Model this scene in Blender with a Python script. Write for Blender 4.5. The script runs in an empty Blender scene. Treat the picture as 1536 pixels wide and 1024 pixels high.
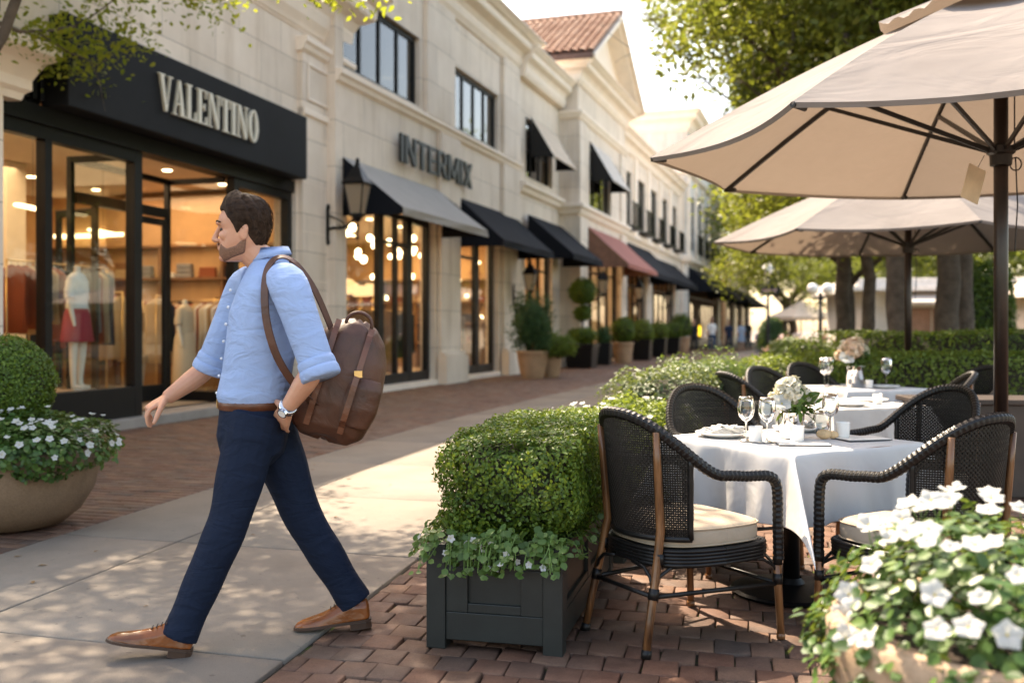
import bpy, math, random
import numpy as np
from mathutils import Vector, Matrix
random.seed(7)
RNG = np.random.default_rng(11)
PI = math.pi
scene = bpy.context.scene
COL = scene.collection

# ------------------------------------------------------------------ mesh builder
def vec(*a): return np.array(a, dtype=float)
def unit(v):
    v = np.asarray(v, float); n = np.linalg.norm(v)
    return v / n if n > 1e-9 else vec(0, 0, 1)
def frame(d, up=(0, 0, 1)):
    d = unit(d); up = np.asarray(up, float)
    if abs(np.dot(d, unit(up))) > .98: up = vec(1, 0, 0)
    a = unit(np.cross(up, d)); b = np.cross(d, a)
    return a, b
class MB:
    def __init__(s): s.V = []; s.F = []; s.I = []; s.n = 0; s.mi = 0; s.uv = None
    def add(s, V, F):
        V = np.asarray(V, float).reshape(-1, 3); k = s.n
        s.V.append(V); s.n += len(V)
        for f in F: s.F.append([i + k for i in f]); s.I.append(s.mi)
        return s
    def box(s, x0, x1, y0, y1, z0, z1, M=None):
        V = np.array([(x, y, z) for z in (z0, z1) for y in (y0, y1) for x in (x0, x1)], float)
        if M is not None: V = V @ M[:3, :3].T + M[:3, 3]
        return s.add(V, [(0, 2, 3, 1), (4, 5, 7, 6), (0, 1, 5, 4), (2, 6, 7, 3), (0, 4, 6, 2), (1, 3, 7, 5)])
    def bar(s, a, b, w, h=None, up=(0, 0, 1)):
        a = np.asarray(a, float); b = np.asarray(b, float); h = h or w
        u, v = frame(b - a, up); V = []
        for p in (a, b):
            for (i, j) in ((-1, -1), (1, -1), (1, 1), (-1, 1)): V.append(p + u * w * i / 2 + v * h * j / 2)
        return s.add(V, [(3, 2, 1, 0), (4, 5, 6, 7), (0, 1, 5, 4), (1, 2, 6, 5), (2, 3, 7, 6), (3, 0, 4, 7)])
    def grid(s, P, closeu=False, closev=False, flip=False):
        P = np.asarray(P, float); nu, nv = P.shape[:2]; F = []
        for i in range(nu if closeu else nu - 1):
            for j in range(nv if closev else nv - 1):
                a = i * nv + j; b = ((i + 1) % nu) * nv + j; c = ((i + 1) % nu) * nv + (j + 1) % nv; d = i * nv + (j + 1) % nv
                F.append((a, d, c, b) if flip else (a, b, c, d))
        return s.add(P.reshape(-1, 3), F)
    def rings(s, R, cap=True):
        R = np.asarray(R, float); m, n = R.shape[:2]; k = s.n
        s.grid(R, closev=True)
        if cap:
            s.F.append([k + j for j in range(n)]); s.I.append(s.mi)
            s.F.append([k + (m - 1) * n + j for j in range(n)][::-1]); s.I.append(s.mi)
        return s
    def tube(s, pts, r, n=8, cap=True, up=(0, 0, 1), mod=None, flat=1.0):
        pts = np.asarray(pts, float); m = len(pts)
        r = np.broadcast_to(np.asarray(r, float), (m,))
        T = np.gradient(pts, axis=0); R = []
        a, b = frame(T[0], up); L = 0
        for i in range(m):
            t = unit(T[i]); a = unit(a - t * np.dot(a, t)); b = np.cross(t, a)
            if i: L += np.linalg.norm(pts[i] - pts[i - 1])
            th = np.arange(n) * 2 * PI / n
            rr = r[i] * (mod(th, L) if mod else np.ones(n))
            R.append(pts[i] + np.outer(rr * np.cos(th), a) + np.outer(rr * np.sin(th) * flat, b))
        return s.rings(R[::-1], cap)
    def lathe(s, prof, c=(0, 0, 0), n=24, cap=False, ax=(1, 1)):
        th = np.arange(n) * 2 * PI / n
        R = [np.stack([c[0] + r * np.cos(th) * ax[0], c[1] + r * np.sin(th) * ax[1], np.full(n, c[2] + z)], 1) for r, z in prof]
        return s.rings(R, cap)
    def ell(s, c, r, n=12, m=8, M=None):
        V = []
        for i in range(m + 1):
            ph = PI * i / m
            V.append([(math.sin(ph) * math.cos(2 * PI * j / n), math.sin(ph) * math.sin(2 * PI * j / n), math.cos(ph)) for j in range(n)])
        V = np.array(V) * np.asarray(r, float)
        if M is not None: V = V @ np.asarray(M).T
        return s.grid(V + np.asarray(c, float), closev=True)
    def prism(s, poly, z0, z1, M=None):   # poly in xy, extruded in z
        n = len(poly); V = [(x, y, z0) for x, y in poly] + [(x, y, z1) for x, y in poly]
        V = np.array(V, float)
        if M is not None: V = V @ M[:3, :3].T + M[:3, 3]
        return s.add(V, [tuple(range(n))[::-1], tuple(range(n, 2 * n))] + [(i, (i + 1) % n, n + (i + 1) % n, n + i) for i in range(n)])
    def build(s, name, mats, parent=None, smooth=False, bevel=0, **kw):
        me = bpy.data.meshes.new(name)
        V = np.concatenate(s.V) if s.V else np.zeros((0, 3))
        me.from_pydata(V.tolist(), [], s.F)
        if not isinstance(mats, (list, tuple)): mats = [mats]
        for m in mats: me.materials.append(m)
        if len(mats) > 1: me.polygons.foreach_set('material_index', s.I)
        if smooth: me.polygons.foreach_set('use_smooth', [True] * len(me.polygons))
        me.update()
        return link(name, me, parent, bevel, smooth, **kw)
def build_each(mb, name, mats, parent=None, **kw):
    """every unconnected piece becomes an object of its own"""
    V = np.concatenate(mb.V); par = list(range(len(V)))
    def find(i):
        while par[i] != i: par[i] = par[par[i]]; i = par[i]
        return i
    for f in mb.F:
        r = find(f[0])
        for i in f[1:]: par[find(i)] = r
    g = {}
    for f, m in zip(mb.F, mb.I): g.setdefault(find(f[0]), []).append((f, m))
    out = []
    for fs in g.values():
        ids = sorted({i for f, _ in fs for i in f}); mp = {v: k for k, v in enumerate(ids)}; b = MB(); b.V = [V[ids]]; b.n = len(ids); b.F = [[mp[i] for i in f] for f, _ in fs]; b.I = [m for _, m in fs]; out.append(b.build(name, mats, parent, **kw))
    return out
def link(name, me, parent=None, bevel=0, smooth=False, loc=None, rz=None):
    o = bpy.data.objects.new(name, me); COL.objects.link(o)
    if parent is not None: o.parent = parent
    if bevel:
        b = o.modifiers.new('bevel', 'BEVEL'); b.width = bevel; b.segments = 2; b.limit_method = 'ANGLE'; b.angle_limit = .6
    if smooth == 'auto' : pass
    if loc is not None: o.location = loc
    if rz is not None: o.rotation_euler = (0, 0, rz)
    return o
def fastmesh(name, V, Q, mat, parent=None, smooth=False):
    """Q: (m,k) all faces with k corners"""
    me = bpy.data.meshes.new(name); V = np.asarray(V, np.float32); Q = np.asarray(Q, np.int32)
    me.vertices.add(len(V)); me.vertices.foreach_set('co', V.ravel())
    k = Q.shape[1]; me.loops.add(Q.size); me.loops.foreach_set('vertex_index', Q.ravel())
    me.polygons.add(len(Q)); me.polygons.foreach_set('loop_start', np.arange(0, Q.size, k, dtype=np.int32))
    if smooth: me.polygons.foreach_set('use_smooth', np.ones(len(Q), bool))
    me.materials.append(mat); me.update(calc_edges=True); me.validate()
    return link(name, me, parent)
def thing(name, label, cat, loc=(0, 0, 0), rz=0, group=None, sc=None):
    o = bpy.data.objects.new(name, None); COL.objects.link(o); o.empty_display_size = .1
    o.location = loc; o.rotation_euler = (0, 0, rz); o['label'] = label; o['category'] = cat
    if group: o['group'] = group
    if sc: o.scale = (sc,) * 3
    return o
def tag(o, label, cat, group=None, kind=None):
    o['label'] = label; o['category'] = cat
    if group: o['group'] = group
    if kind: o['kind'] = kind
    return o
def struct(o, label=None):
    o['kind'] = 'structure'
    if label: o['label'] = label; o['category'] = o.name.replace('_', ' ')
    return o
def dup(root, loc, rz=0, label=None, sc=None, group=None):
    def cp(o, par):
        c = o.copy(); COL.objects.link(c)
        if par is not None: c.parent = par
        for ch in o.children: cp(ch, c)
        return c
    r = cp(root, None); r.location = loc; r.rotation_euler = (0, 0, rz)
    if label: r['label'] = label
    if group: r['group'] = group
    if sc: r.scale = (sc,) * 3 if not isinstance(sc, tuple) else sc
    return r
def organic(name, mb, voxel, mat, parent=None, smooth=4, sub=0, fac=.5):
    o = mb.build('tmp', mat)
    m = o.modifiers.new('r', 'REMESH'); m.mode = 'VOXEL'; m.voxel_size = voxel; m.use_smooth_shade = True
    if smooth: q = o.modifiers.new('s', 'SMOOTH'); q.factor = fac; q.iterations = smooth
    dg = bpy.context.evaluated_depsgraph_get(); dg.update()
    me = bpy.data.meshes.new_from_object(o.evaluated_get(dg))
    me.name = name
    if not me.materials: me.materials.append(mat)
    me.polygons.foreach_set('use_smooth', [True] * len(me.polygons))
    old = o.data; bpy.data.objects.remove(o); bpy.data.meshes.remove(old)
    return link(name, me, parent)

# ------------------------------------------------------------------ materials
def newmat(name):
    m = bpy.data.materials.new(name); m.use_nodes = True; nt = m.node_tree; nt.nodes.clear()
    out = nt.nodes.new('ShaderNodeOutputMaterial'); return m, nt, out
def N(nt, t, **k):
    n = nt.nodes.new(t)
    for a, v in k.items():
        if hasattr(n, a): setattr(n, a, v)
    return n
def L(nt, a, b): nt.links.new(a, b)
def coords(nt, kind='Object', scale=None):
    tc = N(nt, 'ShaderNodeTexCoord')
    if scale is None: return tc.outputs[kind]
    mp = N(nt, 'ShaderNodeMapping'); mp.inputs['Scale'].default_value = scale if isinstance(scale, tuple) else (scale,) * 3
    L(nt, tc.outputs[kind], mp.inputs[0]); return mp.outputs[0]
def noise(nt, co, scale, det=4, rough=.6, dist=0):
    n = N(nt, 'ShaderNodeTexNoise'); n.inputs['Scale'].default_value = scale; n.inputs['Detail'].default_value = det
    n.inputs['Roughness'].default_value = rough; n.inputs['Distortion'].default_value = dist
    L(nt, co, n.inputs['Vector']); return n.outputs[0]
def ramp(nt, fac, stops):
    r = N(nt, 'ShaderNodeValToRGB'); e = r.color_ramp.elements
    while len(e) > 1: e.remove(e[-1])
    for i, (p, c) in enumerate(stops):
        x = e[0] if i == 0 else e.new(p)
        x.position = p; x.color = (*c, 1) if len(c) == 3 else c
    L(nt, fac, r.inputs[0]); return r.outputs[0]
def mixc(nt, fac, a, b, mode='MIX'):
    m = N(nt, 'ShaderNodeMix'); m.data_type = 'RGBA'; m.blend_type = mode
    for i, v in ((0, fac), (6, a), (7, b)):
        if isinstance(v, (int, float)): m.inputs[i].default_value = v
        elif isinstance(v, tuple): m.inputs[i].default_value = (*v, 1)
        else: L(nt, v, m.inputs[i])
    return m.outputs[2]
def math_(nt, op, a, b=0.0):
    m = N(nt, 'ShaderNodeMath'); m.operation = op
    for i, v in ((0, a), (1, b)):
        if isinstance(v, (int, float)): m.inputs[i].default_value = v
        else: L(nt, v, m.inputs[i])
    return m.outputs[0]
def bump(nt, h, strength=.3, dist=.01, nrm=None):
    b = N(nt, 'ShaderNodeBump'); b.inputs['Strength'].default_value = strength; b.inputs['Distance'].default_value = dist
    L(nt, h, b.inputs['Height'])
    if nrm is not None: L(nt, nrm, b.inputs['Normal'])
    return b.outputs[0]
def principled(nt, out, color, rough=.6, metal=0, spec=.5, normal=None, **k):
    p = N(nt, 'ShaderNodeBsdfPrincipled')
    def put(nm, v):
        i = p.inputs[nm]
        if isinstance(v, (int, float)): i.default_value = v
        elif isinstance(v, tuple): i.default_value = (*v, 1)
        else: L(nt, v, i)
    put('Base Color', color); put('Roughness', rough); put('Metallic', metal); put('Specular IOR Level', spec)
    for a, b in k.items(): put(a.replace('_', ' '), b)
    if normal is not None: L(nt, normal, p.inputs['Normal'])
    if out is not None: L(nt, p.outputs[0], out.inputs[0])
    return p.outputs[0]
def sc3(c, f): return tuple(min(1, x * f) for x in c)
def M_(name, c, rough=.6, metal=0, var=.2, scale=6, bmp=.0, bs=80, bd=.003, spec=.5, isl=0, **k):
    m, nt, out = newmat(name); co = coords(nt)
    col = ramp(nt, noise(nt, co, scale, 5), [(.3, sc3(c, 1 - var)), (.7, sc3(c, 1 + var))])
    if isl:
        g = N(nt, 'ShaderNodeNewGeometry'); f = math_(nt, 'MULTIPLY_ADD', g.outputs['Random Per Island'], isl)
        f.node.inputs[2].default_value = 1 - isl / 2
        mm = N(nt, 'ShaderNodeVectorMath'); mm.operation = 'SCALE'; L(nt, col, mm.inputs[0]); L(nt, f, mm.inputs['Scale']); col = mm.outputs[0]
    nrm = bump(nt, noise(nt, co, bs, 6), bmp, bd) if bmp else None
    principled(nt, out, col, rough, metal, spec, nrm, **k); return m
def leafmat(name, cols, transl=.35, rough=.5, spec=.35):
    m, nt, out = newmat(name); g = N(nt, 'ShaderNodeNewGeometry')
    n = len(cols); col = ramp(nt, g.outputs['Random Per Island'], [(i / (n - 1), c) for i, c in enumerate(cols)])
    big = noise(nt, coords(nt), 2.2, 3)
    col = mixc(nt, math_(nt, 'MULTIPLY', big, .35), col, sc3(cols[-1], 1.15))
    p = principled(nt, None, col, rough, 0, spec)
    t = N(nt, 'ShaderNodeBsdfTranslucent'); L(nt, mixc(nt, .5, col, (.29, .34, .03)), t.inputs[0])
    mx = N(nt, 'ShaderNodeMixShader'); mx.inputs[0].default_value = transl
    L(nt, p, mx.inputs[1]); L(nt, t.outputs[0], mx.inputs[2]); L(nt, mx.outputs[0], out.inputs[0]); return m
def emis(name, c, s):
    m, nt, out = newmat(name); e = N(nt, 'ShaderNodeEmission'); e.inputs[0].default_value = (*c, 1); e.inputs[1].default_value = s
    L(nt, e.outputs[0], out.inputs[0]); return m
def stone(name, c, w=1.25, h=.62, seam=.006, off=.5, var=.07):
    m, nt, out = newmat(name); tc = coords(nt); sx = N(nt, 'ShaderNodeSeparateXYZ'); L(nt, tc, sx.inputs[0])
    cb = N(nt, 'ShaderNodeCombineXYZ'); L(nt, math_(nt, 'ADD', sx.outputs[0], sx.outputs[1]), cb.inputs[0]); L(nt, sx.outputs[2], cb.inputs[1])
    b = N(nt, 'ShaderNodeTexBrick'); b.offset = off; b.inputs['Scale'].default_value = 1; b.inputs['Mortar Size'].default_value = seam
    b.inputs['Brick Width'].default_value = w; b.inputs['Row Height'].default_value = h; b.inputs['Mortar Smooth'].default_value = .3
    b.inputs['Color1'].default_value = (*sc3(c, 1 - var), 1); b.inputs['Color2'].default_value = (*sc3(c, 1 + var), 1)
    b.inputs['Mortar'].default_value = (*sc3(c, .45), 1); L(nt, cb.outputs[0], b.inputs['Vector'])
    n1 = noise(nt, tc, 1.3, 6); n2 = noise(nt, tc, 45, 5)
    col = mixc(nt, 1.0, b.outputs[0], ramp(nt, n1, [(.3, (.86, .84, .82)), (.7, (1, 1, 1))]), 'MULTIPLY')
    n3 = noise(nt, coords(nt, scale=(2.2, 2.2, .22)), 1.0, 6, .7); col = mixc(nt, 1.0, col, ramp(nt, n3, [(.28, (.80, .77, .73)), (.5, (1, 1, 1))]), 'MULTIPLY')
    hgt = math_(nt, 'SUBTRACT', math_(nt, 'MULTIPLY', n2, .15), b.outputs[1])
    principled(nt, out, col, .82, 0, .25, bump(nt, hgt, .6, .006)); return m
def glassmat(name, tint=(.93, .95, .93), refl=1.0):
    m, nt, out = newmat(name); g_ = N(nt, 'ShaderNodeNewGeometry'); dt = N(nt, 'ShaderNodeVectorMath'); dt.operation = 'DOT_PRODUCT'; L(nt, g_.outputs['Normal'], dt.inputs[0]); L(nt, g_.outputs['Incoming'], dt.inputs[1])
    c_ = math_(nt, 'SUBTRACT', 1.0, math_(nt, 'ABSOLUTE', dt.outputs['Value'])); f5 = math_(nt, 'MULTIPLY', math_(nt, 'POWER', c_, 5.0), .96); fr = math_(nt, 'ADD', f5, .04)
    t = N(nt, 'ShaderNodeBsdfTransparent'); t.inputs[0].default_value = (*tint, 1)
    g = N(nt, 'ShaderNodeBsdfGlossy'); g.inputs['Roughness'].default_value = .0
    bn = bump(nt, noise(nt, coords(nt), 1.1, 2), .08, .02); L(nt, bn, g.inputs['Normal'])
    mx = N(nt, 'ShaderNodeMixShader'); q_ = math_(nt, 'MULTIPLY', fr, refl); q_.node.use_clamp = True; L(nt, q_, mx.inputs[0])
    L(nt, t.outputs[0], mx.inputs[1]); L(nt, g.outputs[0], mx.inputs[2]); L(nt, mx.outputs[0], out.inputs[0]); return m
def fabric(name, c, transl=.0, tc=None, rough=.9, weave=900, var=.06, folds=0):
    m, nt, out = newmat(name); co = coords(nt)
    col = ramp(nt, noise(nt, co, 3, 5), [(.3, sc3(c, 1 - var)), (.7, sc3(c, 1 + var))])
    h = noise(nt, co, weave, 2)
    nrm = bump(nt, h, .25, .001)
    if folds: nrm = bump(nt, noise(nt, co, folds, 3, .5, .6), .6, .03, nrm)
    p = principled(nt, None, col, rough, 0, .2, nrm)
    if transl:
        t = N(nt, 'ShaderNodeBsdfTranslucent'); t.inputs[0].default_value = (*(tc or c), 1)
        mx = N(nt, 'ShaderNodeMixShader'); mx.inputs[0].default_value = transl
        L(nt, p, mx.inputs[1]); L(nt, t.outputs[0], mx.inputs[2]); p = mx.outputs[0]
    L(nt, p, out.inputs[0]); return m
def grimy(name, c, rough=.8, sc=2.5, dark=.6, bmp=.5, speck=160, bd=.003):
    """mineral surface: large blotches, fine speckle and pits"""
    m, nt, out = newmat(name); co = coords(nt)
    a = ramp(nt, noise(nt, co, sc, 6, .65), [(.25, sc3(c, dark)), (.55, c), (.8, sc3(c, 1.18))])
    b = ramp(nt, noise(nt, co, speck, 3, .7), [(.3, (.78, .76, .74)), (.6, (1, 1, 1))])
    g = N(nt, 'ShaderNodeNewGeometry')
    f = math_(nt, 'MULTIPLY_ADD', g.outputs['Random Per Island'], .22); f.node.inputs[2].default_value = .89
    col = mixc(nt, 1.0, a, b, 'MULTIPLY')
    mm = N(nt, 'ShaderNodeVectorMath'); mm.operation = 'SCALE'; L(nt, col, mm.inputs[0]); L(nt, f, mm.inputs['Scale'])
    principled(nt, out, mm.outputs[0], rough, 0, .3, bump(nt, noise(nt, co, speck * .6, 6, .7), bmp, bd)); return m

CREAM = (.86, .74, .62)
m_stone = stone('limestone', CREAM)
m_stone2 = stone('limestone_fine', sc3(CREAM, 1.0), 1.6, .8)
m_trim = M_('limestone_trim', sc3(CREAM, 1.08), .8, var=.06, scale=2, bmp=.15, bs=40)
m_white = stone('painted_stone_white', (.78, .74, .69), 2, 1)
m_black = M_('black_metal', (.0045, .0045, .005), .42, spec=.28, var=.3, scale=20, bmp=.05, bs=40)
m_sign = M_('sign_board_black', (.0065, .007, .0085), .75, spec=.3, var=.3, scale=1.5, bmp=.1, bs=120)
m_letter = M_('letter_ivory', (.72, .67, .56), .4, var=.05)
m_glass = glassmat('shop_glass', refl=1.0)
m_glassup = glassmat('upper_glass', (.22, .24, .24), 1.9)  # dark tint stands in for the dark rooms behind the glass
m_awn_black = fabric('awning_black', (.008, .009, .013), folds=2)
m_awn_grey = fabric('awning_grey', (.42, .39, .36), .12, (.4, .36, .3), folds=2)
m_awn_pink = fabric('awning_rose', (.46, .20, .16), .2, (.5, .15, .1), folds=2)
m_roof = None
m_iwall = M_('interior_wall', (.50, .30, .15), .8, var=.15, scale=1.5)
m_iwood = M_('interior_wood', (.20, .095, .045), .5, var=.4, scale=3)
m_ifloor = M_('interior_floor', (.42, .32, .22), .4, var=.15, scale=2)
m_iceil = M_('interior_ceiling', (.72, .62, .50), .8, var=.05)
m_lamp = emis('warm_lamp', (1, .72, .38), 3.5)
m_strip = emis('warm_strip_light', (1, .70, .36), 1.6)
m_shade = emis('lamp_shade_glow', (1, .58, .24), .40)
m_brass = M_('brass', (.62, .42, .18), .3, 1)
m_plaster = M_('mannequin_white', (.75, .70, .62), .5, var=.05)
m_blouse = fabric('blouse_white', (.75, .74, .72), weave=300)
m_skirt = fabric('skirt_crimson', (.36, .045, .06), weave=300)
m_dress = fabric('dress_cream', (.62, .52, .40), weave=200)
m_tan = fabric('coat_tan', (.45, .33, .20), weave=200)
m_navycloth = fabric('cloth_navy', (.03, .035, .05), weave=200)
m_greycloth = fabric('cloth_grey', (.22, .21, .22), weave=200)
m_rustcloth = fabric('cloth_rust', (.25, .07, .035), weave=200)
# ------------------------------------------------------------------ ground
def Lx(s):   # left edge of the pale path, gently bending
    s = np.asarray(s, float)
    return -2.75 + .2025 * (s - 5.38) + .13 * 2 * np.log1p(np.exp(np.clip((s - 11.5) / 2, -30, 30)))
def warp(s, t): return Lx(s) + t, s - .28 * t * np.clip((40 - np.asarray(s)) / 30, 0, 1)
m_mortar, nt, out = newmat('mortar_sand_moss'); co = coords(nt)
c1 = ramp(nt, noise(nt, co, 3, 6), [(.35, (.035, .028, .02)), (.6, (.075, .06, .045))])
c2 = mixc(nt, ramp(nt, noise(nt, co, 7, 6, .7), [(.52, (0, 0, 0)), (.62, (1, 1, 1))]), c1, (.07, .10, .025))
principled(nt, out, c2, .95, 0, .1, bump(nt, noise(nt, co, 90, 5), .6, .01))
m_brick, nt, out = newmat('clay_paver'); co = coords(nt); g = N(nt, 'ShaderNodeNewGeometry')
cc = ramp(nt, g.outputs['Random Per Island'], [(0, (.085, .036, .022)), (.2, (.15, .058, .032)), (.38, (.185, .078, .042)), (.5, (.080, .045, .034)), (.65, (.22, .11, .060)), (.78, (.055, .042, .038)), (.9, (.16, .078, .046)), (1, (.12, .054, .032))])
cc = mixc(nt, .42, cc, ramp(nt, noise(nt, co, 9, 6, .7), [(.3, (.045, .032, .025)), (.7, (.21, .125, .082))]))
cc = mixc(nt, 1.0, cc, ramp(nt, noise(nt, co, 150, 4, .7), [(.32, (.6, .58, .56)), (.55, (1, 1, 1))]), 'MULTIPLY')
cc = mixc(nt, ramp(nt, noise(nt, co, 1.1, 5, .6), [(.45, (0, 0, 0)), (.75, (.4, .4, .4))]), cc, (.165, .128, .098))
principled(nt, out, cc, ramp(nt, noise(nt, co, 5, 3), [(.3, (.55,) * 3), (.7, (.85,) * 3)]), 0, .35, bump(nt, noise(nt, co, 70, 7, .7), .55, .006))
m_conc, nt, out = newmat('concrete_slab'); co = coords(nt); g = N(nt, 'ShaderNodeNewGeometry')
cc = ramp(nt, noise(nt, co, .9, 7, .65), [(.25, (.155, .128, .102)), (.5, (.215, .182, .148)), (.75, (.265, .228, .188))])
cc = mixc(nt, 1.0, cc, ramp(nt, noise(nt, co, 220, 3, .8), [(.3, (.66, .64, .62)), (.5, (1, 1, 1)), (.75, (1.0, 1.0, .98))]), 'MULTIPLY')
cc = mixc(nt, ramp(nt, noise(nt, co, 3.5, 5, .7, 1.0), [(.56, (0, 0, 0)), (.72, (.35, .35, .35))]), cc, (.19, .15, .12))
f = math_(nt, 'MULTIPLY_ADD', g.outputs['Random Per Island'], .14); f.node.inputs[2].default_value = .93
mm = N(nt, 'ShaderNodeVectorMath'); mm.operation = 'SCALE'; L(nt, cc, mm.inputs[0]); L(nt, f, mm.inputs['Scale'])
sp_ = ramp(nt, noise(nt, co, 26, 2, .5), [(.70, (0, 0, 0)), (.74, (.55, .55, .55))])
principled(nt, out, mixc(nt, sp_, mm.outputs[0], (.09, .075, .06)), .8, 0, .3, bump(nt, noise(nt, co, 160, 7, .75), .6, .004))

gs = MB(); gs.add([(-150, -30, -.03), (250, -30, -.03), (250, 400, -.03), (-150, 400, -.03)], [(0, 1, 2, 3)])
struct(gs.build('ground', M_('packed_earth', (.17, .14, .11), .95, var=.25, scale=.4, bmp=.4, bs=30)))
gs = MB(); S = np.linspace(1, 62, 80); P = np.stack([np.stack([Lx(S) + t, S - 0 * S, np.full(80, -.006)], 1) for t in (-4.6, 14)])
gs.grid(P, flip=True); struct(gs.build('paving_bed', m_mortar))

def pavers(name, s0, s1, t0, t1, ds, dt, mat, keep=None, gap=.005, jit=.002, z=.012, bev=.006, tilt=.0016, stag=1):
    rows = np.arange(s0, s1, ds); A = []
    for i, s in enumerate(rows):
        off = stag * ((i % 2) * dt / 2 + RNG.uniform(-.01, .01))
        ts = np.arange(t0 + off - dt, t1, dt)
        a = np.stack([np.full(len(ts), s), np.full(len(ts), s + ds), np.maximum(ts, t0), np.minimum(ts + dt, t1)], 1)
        A.append(a[(a[:, 3] - a[:, 2]) > .035])
    A = np.concatenate(A)
    if keep is not None:
        x, y = warp((A[:, 0] + A[:, 1]) / 2, (A[:, 2] + A[:, 3]) / 2); A = A[keep(x, y)]
    n = len(A); g = gap / 2
    S = np.stack([A[:, 0] + g, A[:, 0] + g, A[:, 1] - g, A[:, 1] - g], 1) + RNG.normal(0, jit, (n, 4))
    T = np.stack([A[:, 2] + g, A[:, 3] - g, A[:, 3] - g, A[:, 2] + g], 1) + RNG.normal(0, jit, (n, 4))
    cs = S.mean(1, keepdims=True); ct = T.mean(1, keepdims=True)
    V = np.zeros((n, 12, 3)); zz = z + RNG.normal(0, tilt, (n, 1)) + RNG.normal(0, tilt * .6, (n, 4))
    for k, (ins, dz) in enumerate(((bev, 0), (0, -bev * .8), (0, -.03))):
        s = S - np.sign(S - cs) * ins; t = T - np.sign(T - ct) * ins
        x, y = warp(s, t); V[:, k * 4:k * 4 + 4, 0] = x; V[:, k * 4:k * 4 + 4, 1] = y
        V[:, k * 4:k * 4 + 4, 2] = zz + dz if k < 2 else -.02
    q = [(0, 1, 2, 3)]
    for k in (0, 4):
        for j in range(4): q.append((k + j, k + 4 + j, k + 4 + (j + 1) % 4, k + (j + 1) % 4))
    Q = (np.array(q)[None] + (np.arange(n) * 12)[:, None, None]).reshape(-1, 4)
    return fastmesh(name, V.reshape(-1, 3), Q, mat)
struct(pavers('brick_pavement', 2.0, 60, -3.9, -.006, .1, .2, m_brick, lambda x, y: (y < 30) | (x > .32 * y - 9.5)))
struct(pavers('brick_patio', 1.9, 14.5, 2.16, 9.5, .150, .128, m_brick, lambda x, y: (x < 8) & (y > 1.2), jit=.003, tilt=.003, bev=.004, gap=.007))
for a, b in ((0.0, .742), (.742, 2.15)):
    struct(pavers('concrete_path', 1.0, 62, a, b, 1.62, b - a, m_conc, jit=0, gap=.015, z=.014, bev=.005, tilt=0, stag=0))
gs = MB(); gs.add([(3, 10.2, -.012), (120, 10.2, -.012), (120, 200, -.012), (3, 30, -.012)], [(0, 1, 2, 3)])
struct(gs.build('lawn', M_('lawn_green', (.07, .11, .03), .95, var=.4, scale=3, bmp=.8, bs=120)))
# ------------------------------------------------------------------ buildings (local frame: x along the street, -y towards the street)
A1, A2 = math.atan(.2747), math.atan(.32)
def wall(mb, x0, x1, z0, z1, y0, th, ops=()):
    xs = sorted({x0, x1, *[v for o in ops for v in o[:2] if x0 < v < x1]}); zs = sorted({z0, z1, *[v for o in ops for v in o[2:4] if z0 < v < z1]})
    nx, nz = len(xs) - 1, len(zs) - 1; y1 = y0 + th
    sol = [[not any(o[0] <= (xs[i] + xs[i + 1]) / 2 <= o[1] and o[2] <= (zs[j] + zs[j + 1]) / 2 <= o[3] for o in ops) for j in range(nz)] for i in range(nx)]
    S = lambda i, j: 0 <= i < nx and 0 <= j < nz and sol[i][j]
    for i in range(nx):
        for j in range(nz):
            if not sol[i][j]: continue
            a, b, c, d = xs[i], xs[i + 1], zs[j], zs[j + 1]
            mb.add([(a, y0, c), (b, y0, c), (b, y0, d), (a, y0, d)], [(0, 1, 2, 3)])
            mb.add([(a, y1, c), (b, y1, c), (b, y1, d), (a, y1, d)], [(3, 2, 1, 0)])
            if not S(i - 1, j): mb.add([(a, y0, c), (a, y0, d), (a, y1, d), (a, y1, c)], [(0, 1, 2, 3)])
            if not S(i + 1, j): mb.add([(b, y0, c), (b, y0, d), (b, y1, d), (b, y1, c)], [(3, 2, 1, 0)])
            if not S(i, j - 1): mb.add([(a, y0, c), (b, y0, c), (b, y1, c), (a, y1, c)], [(3, 2, 1, 0)])
            if not S(i, j + 1): mb.add([(a, y0, d), (b, y0, d), (b, y1, d), (a, y1, d)], [(0, 1, 2, 3)])
    return mb
def mould(mb, x0, x1, prof, back=.05, ret0=0, ret1=0):
    """profile [(out, z)...] run along x at the wall face; mitred returns run back by ret"""
    P = []
    for o, z in prof:
        row = []
        if ret0: row.append((x0 - o, ret0, z))
        row += [(x0 - (o if ret0 else 0), -o, z), (x1 + (o if ret1 else 0), -o, z)]
        if ret1: row.append((x1 + o, ret1, z))
        P.append(row)
    mb.grid(P)
    for e in (0, -1):
        if not (ret0 if e == 0 else ret1):
            x = x0 if e == 0 else x1
            V = [(x, -o, z) for o, z in prof] + [(x, back, prof[-1][1]), (x, back, prof[0][1])]
            mb.add(V, [tuple(range(len(V)))])
    t = prof[-1]; b = prof[0]
    for o, z in (t, b): mb.add([(x0 - (o if ret0 else 0), -o, z), (x1 + (o if ret1 else 0), -o, z), (x1 + (o if ret1 else 0), max(back, ret1), z), (x0 - (o if ret0 else 0), max(back, ret0), z)], [(0, 1, 2, 3)])
    return mb
def cornice_prof(z, h, d):
    return [(.04, z), (.07, z + .06 * h), (.12 * d + .05, z + .16 * h), (.16 * d + .05, z + .3 * h), (.22 * d, z + .34 * h), (.34 * d, z + .48 * h), (.62 * d, z + .58 * h), (.66 * d, z + .62 * h), (.68 * d, z + .78 * h), (.78 * d, z + .82 * h), (.92 * d, z + .92 * h), (d, z + .96 * h), (d, z + h)]
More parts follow.
